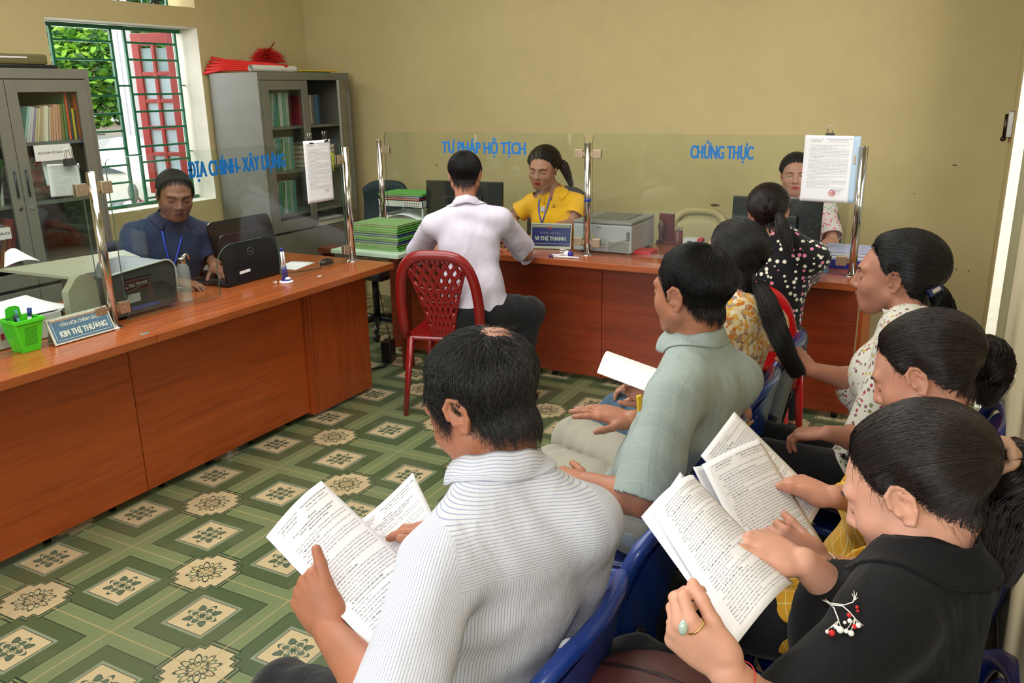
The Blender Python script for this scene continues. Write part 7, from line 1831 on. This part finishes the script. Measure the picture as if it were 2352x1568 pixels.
# ---- H: woman in yellow
Hp = Person('woman in a bright yellow polo shirt with a blue lanyard', (-2.32, 4.90, 0), (172, 122, 100), (160, 50, 52), h=.0042, fem=True, sc=.97, sk='skin_h')
Hp.torso((-2.33, 4.93, .53), (-2.320, 4.835, 1.045), -78, -76, shw=.155)
Hp.head(PY(1247, 388, 4.76), -86, 12, -4, 1.03)
SEAT(Hp, (-2.44, 4.76, .50), (-2.22, 4.76, .50))
Hp.arm('R', PY(1180, 540, 4.58), elbow=PY(1176, 498, 4.78), hand=dict(d=(.5, -.8, -.1), n=(0, 0, -1), curl=(.3, .3, .4, .4)))
Hp.arm('L', PY(1228, 545, 4.56), elbow=PY(1312, 512, 4.80), hand=dict(d=(-.8, -.3, -.1), n=(0, 0, -1), curl=(.3, .3, .4, .4)))
Hp.body(); Hp.face_bits()
tl = [Hp.hc+Hp.HM@v3(0, -.10, .0), PY(1292, 375, 4.86), PY(1303, 400, 4.86), PY(1312, 425, 4.86)]
Hp.hl = -4; Hp.swept_hair(brownhair, (178, 0), n=4500, t=.024, tail=tl, tw=.030, rad=.0009, tail_n=700, tie_r=.02, back=.012, loose=60, low=.0)
shH = cloth_mat('yellow_polo', (242, 180, 28), .8)
Hp.shirt(shH, .62, .015, fold=.0035, seed=21, hemz=.5, bag=.012, vneck=(.012, .25, .10)); Hp.collar(shH, .022, .040, open_=.62, flare=.020, up=.004); Hp.trousers(blk); Hp.shoes(shoem)
lan = mat('lanyard_blue', (70, 90, 196), .6)
def lanyard(s, pts1, pts2, tip, V_, m_, wdt=.0045):
    q = MB()
    for L_ in (pts1, pts2):
        P_ = [on_surface(V_, x, y, .004) for x, y in L_]; q.tube(P_, wdt, 6, flat=.4, up=-CFW)
    o_ = q.build('lanyard', m_, s.root)
    if tip: c_ = on_surface(V_, *tip, .008); q = MB(); q.obox(c_, CR, CU, CFW, .012, .016, .003, .002); q.build('card_clip', mat('clip_grey', (190, 190, 200), .3), s.root)
lanyard(Hp, [(1240, 456), (1237, 468), (1238, 490), (1244, 512)], [(1264, 452), (1260, 465), (1252, 490), (1245, 512)], (1246, 480), Hp.shirtV, lan)
q = MB(); c = on_surface(Hp.shirtV, 1272, 475, .003); q.obox(c, CR, CU, CFW, .014, .0018, .001).obox(c+CU*.012, CR, CU, CFW, .003, .007, .001); q.build('chest_logo', mat('logo_dark', (120, 70, 40), .7), Hp.root)
# ---- I: clerk behind the notice
Ip = Person('clerk with dark tied hair half hidden behind the stamped notice, flowered sleeve', (-.92, 5.24, 0), (184, 136, 118), (164, 70, 74), h=.0046, fem=True, sc=.97, sk='skin_i')
Ip.torso((-.90, 5.30, .53), (-.905, 5.25, 1.03), -84, -84)
Ip.head(PY(1828, 402, 5.20), -80, 2, 2, 1.0, eyes='open')
SEAT(Ip, (-1.0, 5.05, .50), (-.80, 5.05, .50))
Ip.arm('R', (-.98, 4.86, .80), pole=(-.4, .3, -1), hand=dict(d=(.5, -.8, -.1), n=(0, 0, -1)))
Ip.arm('L', (-.72, 4.95, .80), elbow=PY(1912, 560, 5.10), hand=dict(d=(-.6, -.6, -.1), n=(0, 0, -1)))
Ip.body(); Ip.face_bits(eyes='open'); Ip.hl = -3; Ip.swept_hair(blackhair, (180, 5), n=4000, t=.022, rad=.0008, loose=80)
def floral_pink(N, v, base):
    a = N.vor(v, 60); sp_ = N.n.new('ShaderNodeSeparateColor'); N.link(a.outputs['Color'], sp_.inputs[0])
    return N.mix(N.m('LESS_THAN', a.outputs['Distance'], .42), base, N.ramp(sp_.outputs[0], [(0, lin((214, 90, 120))), (.4, lin((150, 170, 150))), (.7, lin((226, 180, 190)))], 'CONSTANT'))
Ip.shirt(cloth_mat('pink_flowered_cotton', (214, 200, 200), .85, spots=floral_pink), .8, .014, seed=24, hemz=.5); Ip.trousers(blk); Ip.shoes(shoem)
# ---- J: polka dots
Jp = Person('woman in a black polka dot blouse sitting at the far counter', (-.74, 3.74, 0), (176, 128, 106), (140, 78, 72), h=.0044, fem=True, sc=.97, sk='skin_c')
Jp.torso((-.735, 3.69, .54), (-.705, 3.735, 1.045), 84, 84, shw=.160)
Jp.head(PY(1765, 487, 3.78), 92, 8, 2, .98)
SEAT(Jp, (-.86, 4.06, .50), (-.68, 4.06, .50))
Jp.arm('R', (-.66, 4.30, .80), elbow=PY(1852, 632, 4.02), hand=dict(d=(-.8, .3, 0), n=(0, 0, -1), curl=(.3, .3, .3, .4)), fat=1.05)
Jp.arm('L', (-.92, 4.30, .80), elbow=(-.93, 3.98, .82), hand=dict(d=(.6, .6, 0), n=(0, 0, -1), curl=(.3, .3, .3, .4)))
Jp.body(); Jp.face_bits()
tl = [PY(1788, 492, 3.655), PY(1798, 520, 3.62), PY(1805, 550, 3.60), PY(1812, 578, 3.59)]
Jp.swept_hair(brownhair, (176, 4), n=4000, t=.018, tail=tl, tw=.026, rad=.0008, tail_n=900, tie_r=.013, back=.010, tip_w=.5, loose=80)
def polka(N, v, base):
    a = N.vor(v, 42, rand=.75); sp_ = N.n.new('ShaderNodeSeparateColor'); N.link(a.outputs['Color'], sp_.inputs[0])
    c = N.ramp(sp_.outputs[0], [(0, lin((236, 232, 214))), (.55, lin((226, 128, 160))), (.8, lin((214, 214, 190)))], 'CONSTANT')
    return N.mix(N.m('LESS_THAN', a.outputs['Distance'], .34), base, c)
Jp.shirt(cloth_mat('polka_dot_cotton', (18, 18, 22), .85, spots=polka), 1.12, .016, fold=.004, cuff=.022, seed=27, hemz=.5); Jp.trousers(blk); Jp.shoes(shoem)
q = MB(); q.tube([on_surface(Jp.shirtV, x, y, .006) for x, y in ((1755, 540), (1758, 560), (1766, 575))], .012, 8); q.build('teal_scarf', cloth_mat('teal_scarf', (70, 138, 140), .8), Jp.root)
# ---- K: navy shirt
Kp = Person('man in a dark navy shirt behind the left counter, eyes lowered', (-3.60, 2.93, 0), (124, 84, 66), (104, 62, 56), h=.0042, sk='skin_k')  # skin colour kept dark to stand for the backlight on the face
Kp.torso((-3.66, 2.96, .55), (-3.58, 2.965, 1.065), -16, -24, shw=.185, lift=(-.02, 0))
Kp.head(PX(402, 448, -3.50), -30, 17, -4, 1.03)
SEAT(Kp, (-3.38, 2.86, .50), (-3.38, 3.06, .50))
Kp.arm('L', PX(492, 612, -3.35), elbow=PX(497, 597, -3.46), hand=dict(d=(.8, -.2, -.2), n=(0, 0, -1), curl=(.5, .5, .5, .6)))
Kp.arm('R', (-3.36, 2.76, .80), pole=(-.2, -.6, -1), hand=dict(d=(.8, .2, -.1), n=(0, 0, -1), curl=(.3, .3, .3, .4)))
Kp.body(); Kp.face_bits(); Kp.short_hair(blackhair, n=9000, L=.016, t=.012, rad=.0006, lift=.003, hl=9)
shK = cloth_mat('navy_shirt', (30, 44, 72), .8)
Kp.shirt(shK, .92, .015, fold=.004, cuff=.02, seed=31, hemz=.5, bag=.02, vneck=(.008, .3, .09)); Kp.collar(shK, .028, .044, open_=.65, flare=.018); Kp.trousers(blk); Kp.shoes(shoem)
lanyard(Kp, [(372, 530), (378, 560), (386, 590), (395, 620)], [(416, 545), (412, 565), (404, 595), (396, 620)], None, Kp.shirtV, mat('lanyard_royal', (36, 66, 190), .6))
# ---- maroon handbag on the lap of the woman in black
bag = empty('handbag', (-.37, 1.18, .60), label='rounded maroon handbag on the lap of the woman in black, at the bottom edge', cat='bag')
mar = mat('maroon_leather', (86, 46, 42), .55, noise=.1, nscale=60)
q = [('e', v3(-.37, 1.17, .655), v3(.135, .120, .062), None, .02, 1)]
V, F = mesh_sdf(lambda P: np.maximum(sdf(P, q), .612-P[:, 2]), *bounds(q), .006); np_mesh('bag_body', V, F, mar, bag)
MB().tube([(-.49, 1.10, .66), (-.43, 1.06, .60), (-.30, 1.06, .61), (-.25, 1.10, .66)], .006, 8).build('strap', mar, bag)
MB().tube([(-.48, 1.17, .705), (-.37, 1.17, .7185), (-.26, 1.17, .705)], .003, 6).build('zipper', mat('dark_zip', (40, 26, 24), .5), bag)
# power adapter and cable on the floor between the counters, chrome table legs
e = empty('power_adapter', (-3.22, 4.14, 0), label='black power adapter with its cable on the tiled floor between the two counters', cat='adapter')
MB().obox((-3.20, 4.20, .07), nrm(v3(1, .3, 0)), nrm(v3(-.3, 1, 0)), UZ, .035, .05, .07, .012).build('adapter_body', blackp, e)
MB().tube([(-3.20, 4.17, .02), (-3.14, 4.08, .006), (-3.20, 3.98, .006), (-3.30, 3.96, .006), (-3.42, 4.02, .006)], .005, 6).tube([(-3.21, 4.24, .13), (-3.24, 4.22, .35), (-3.26, 4.20, .55)], .003, 6).build('cable', blackp, e)
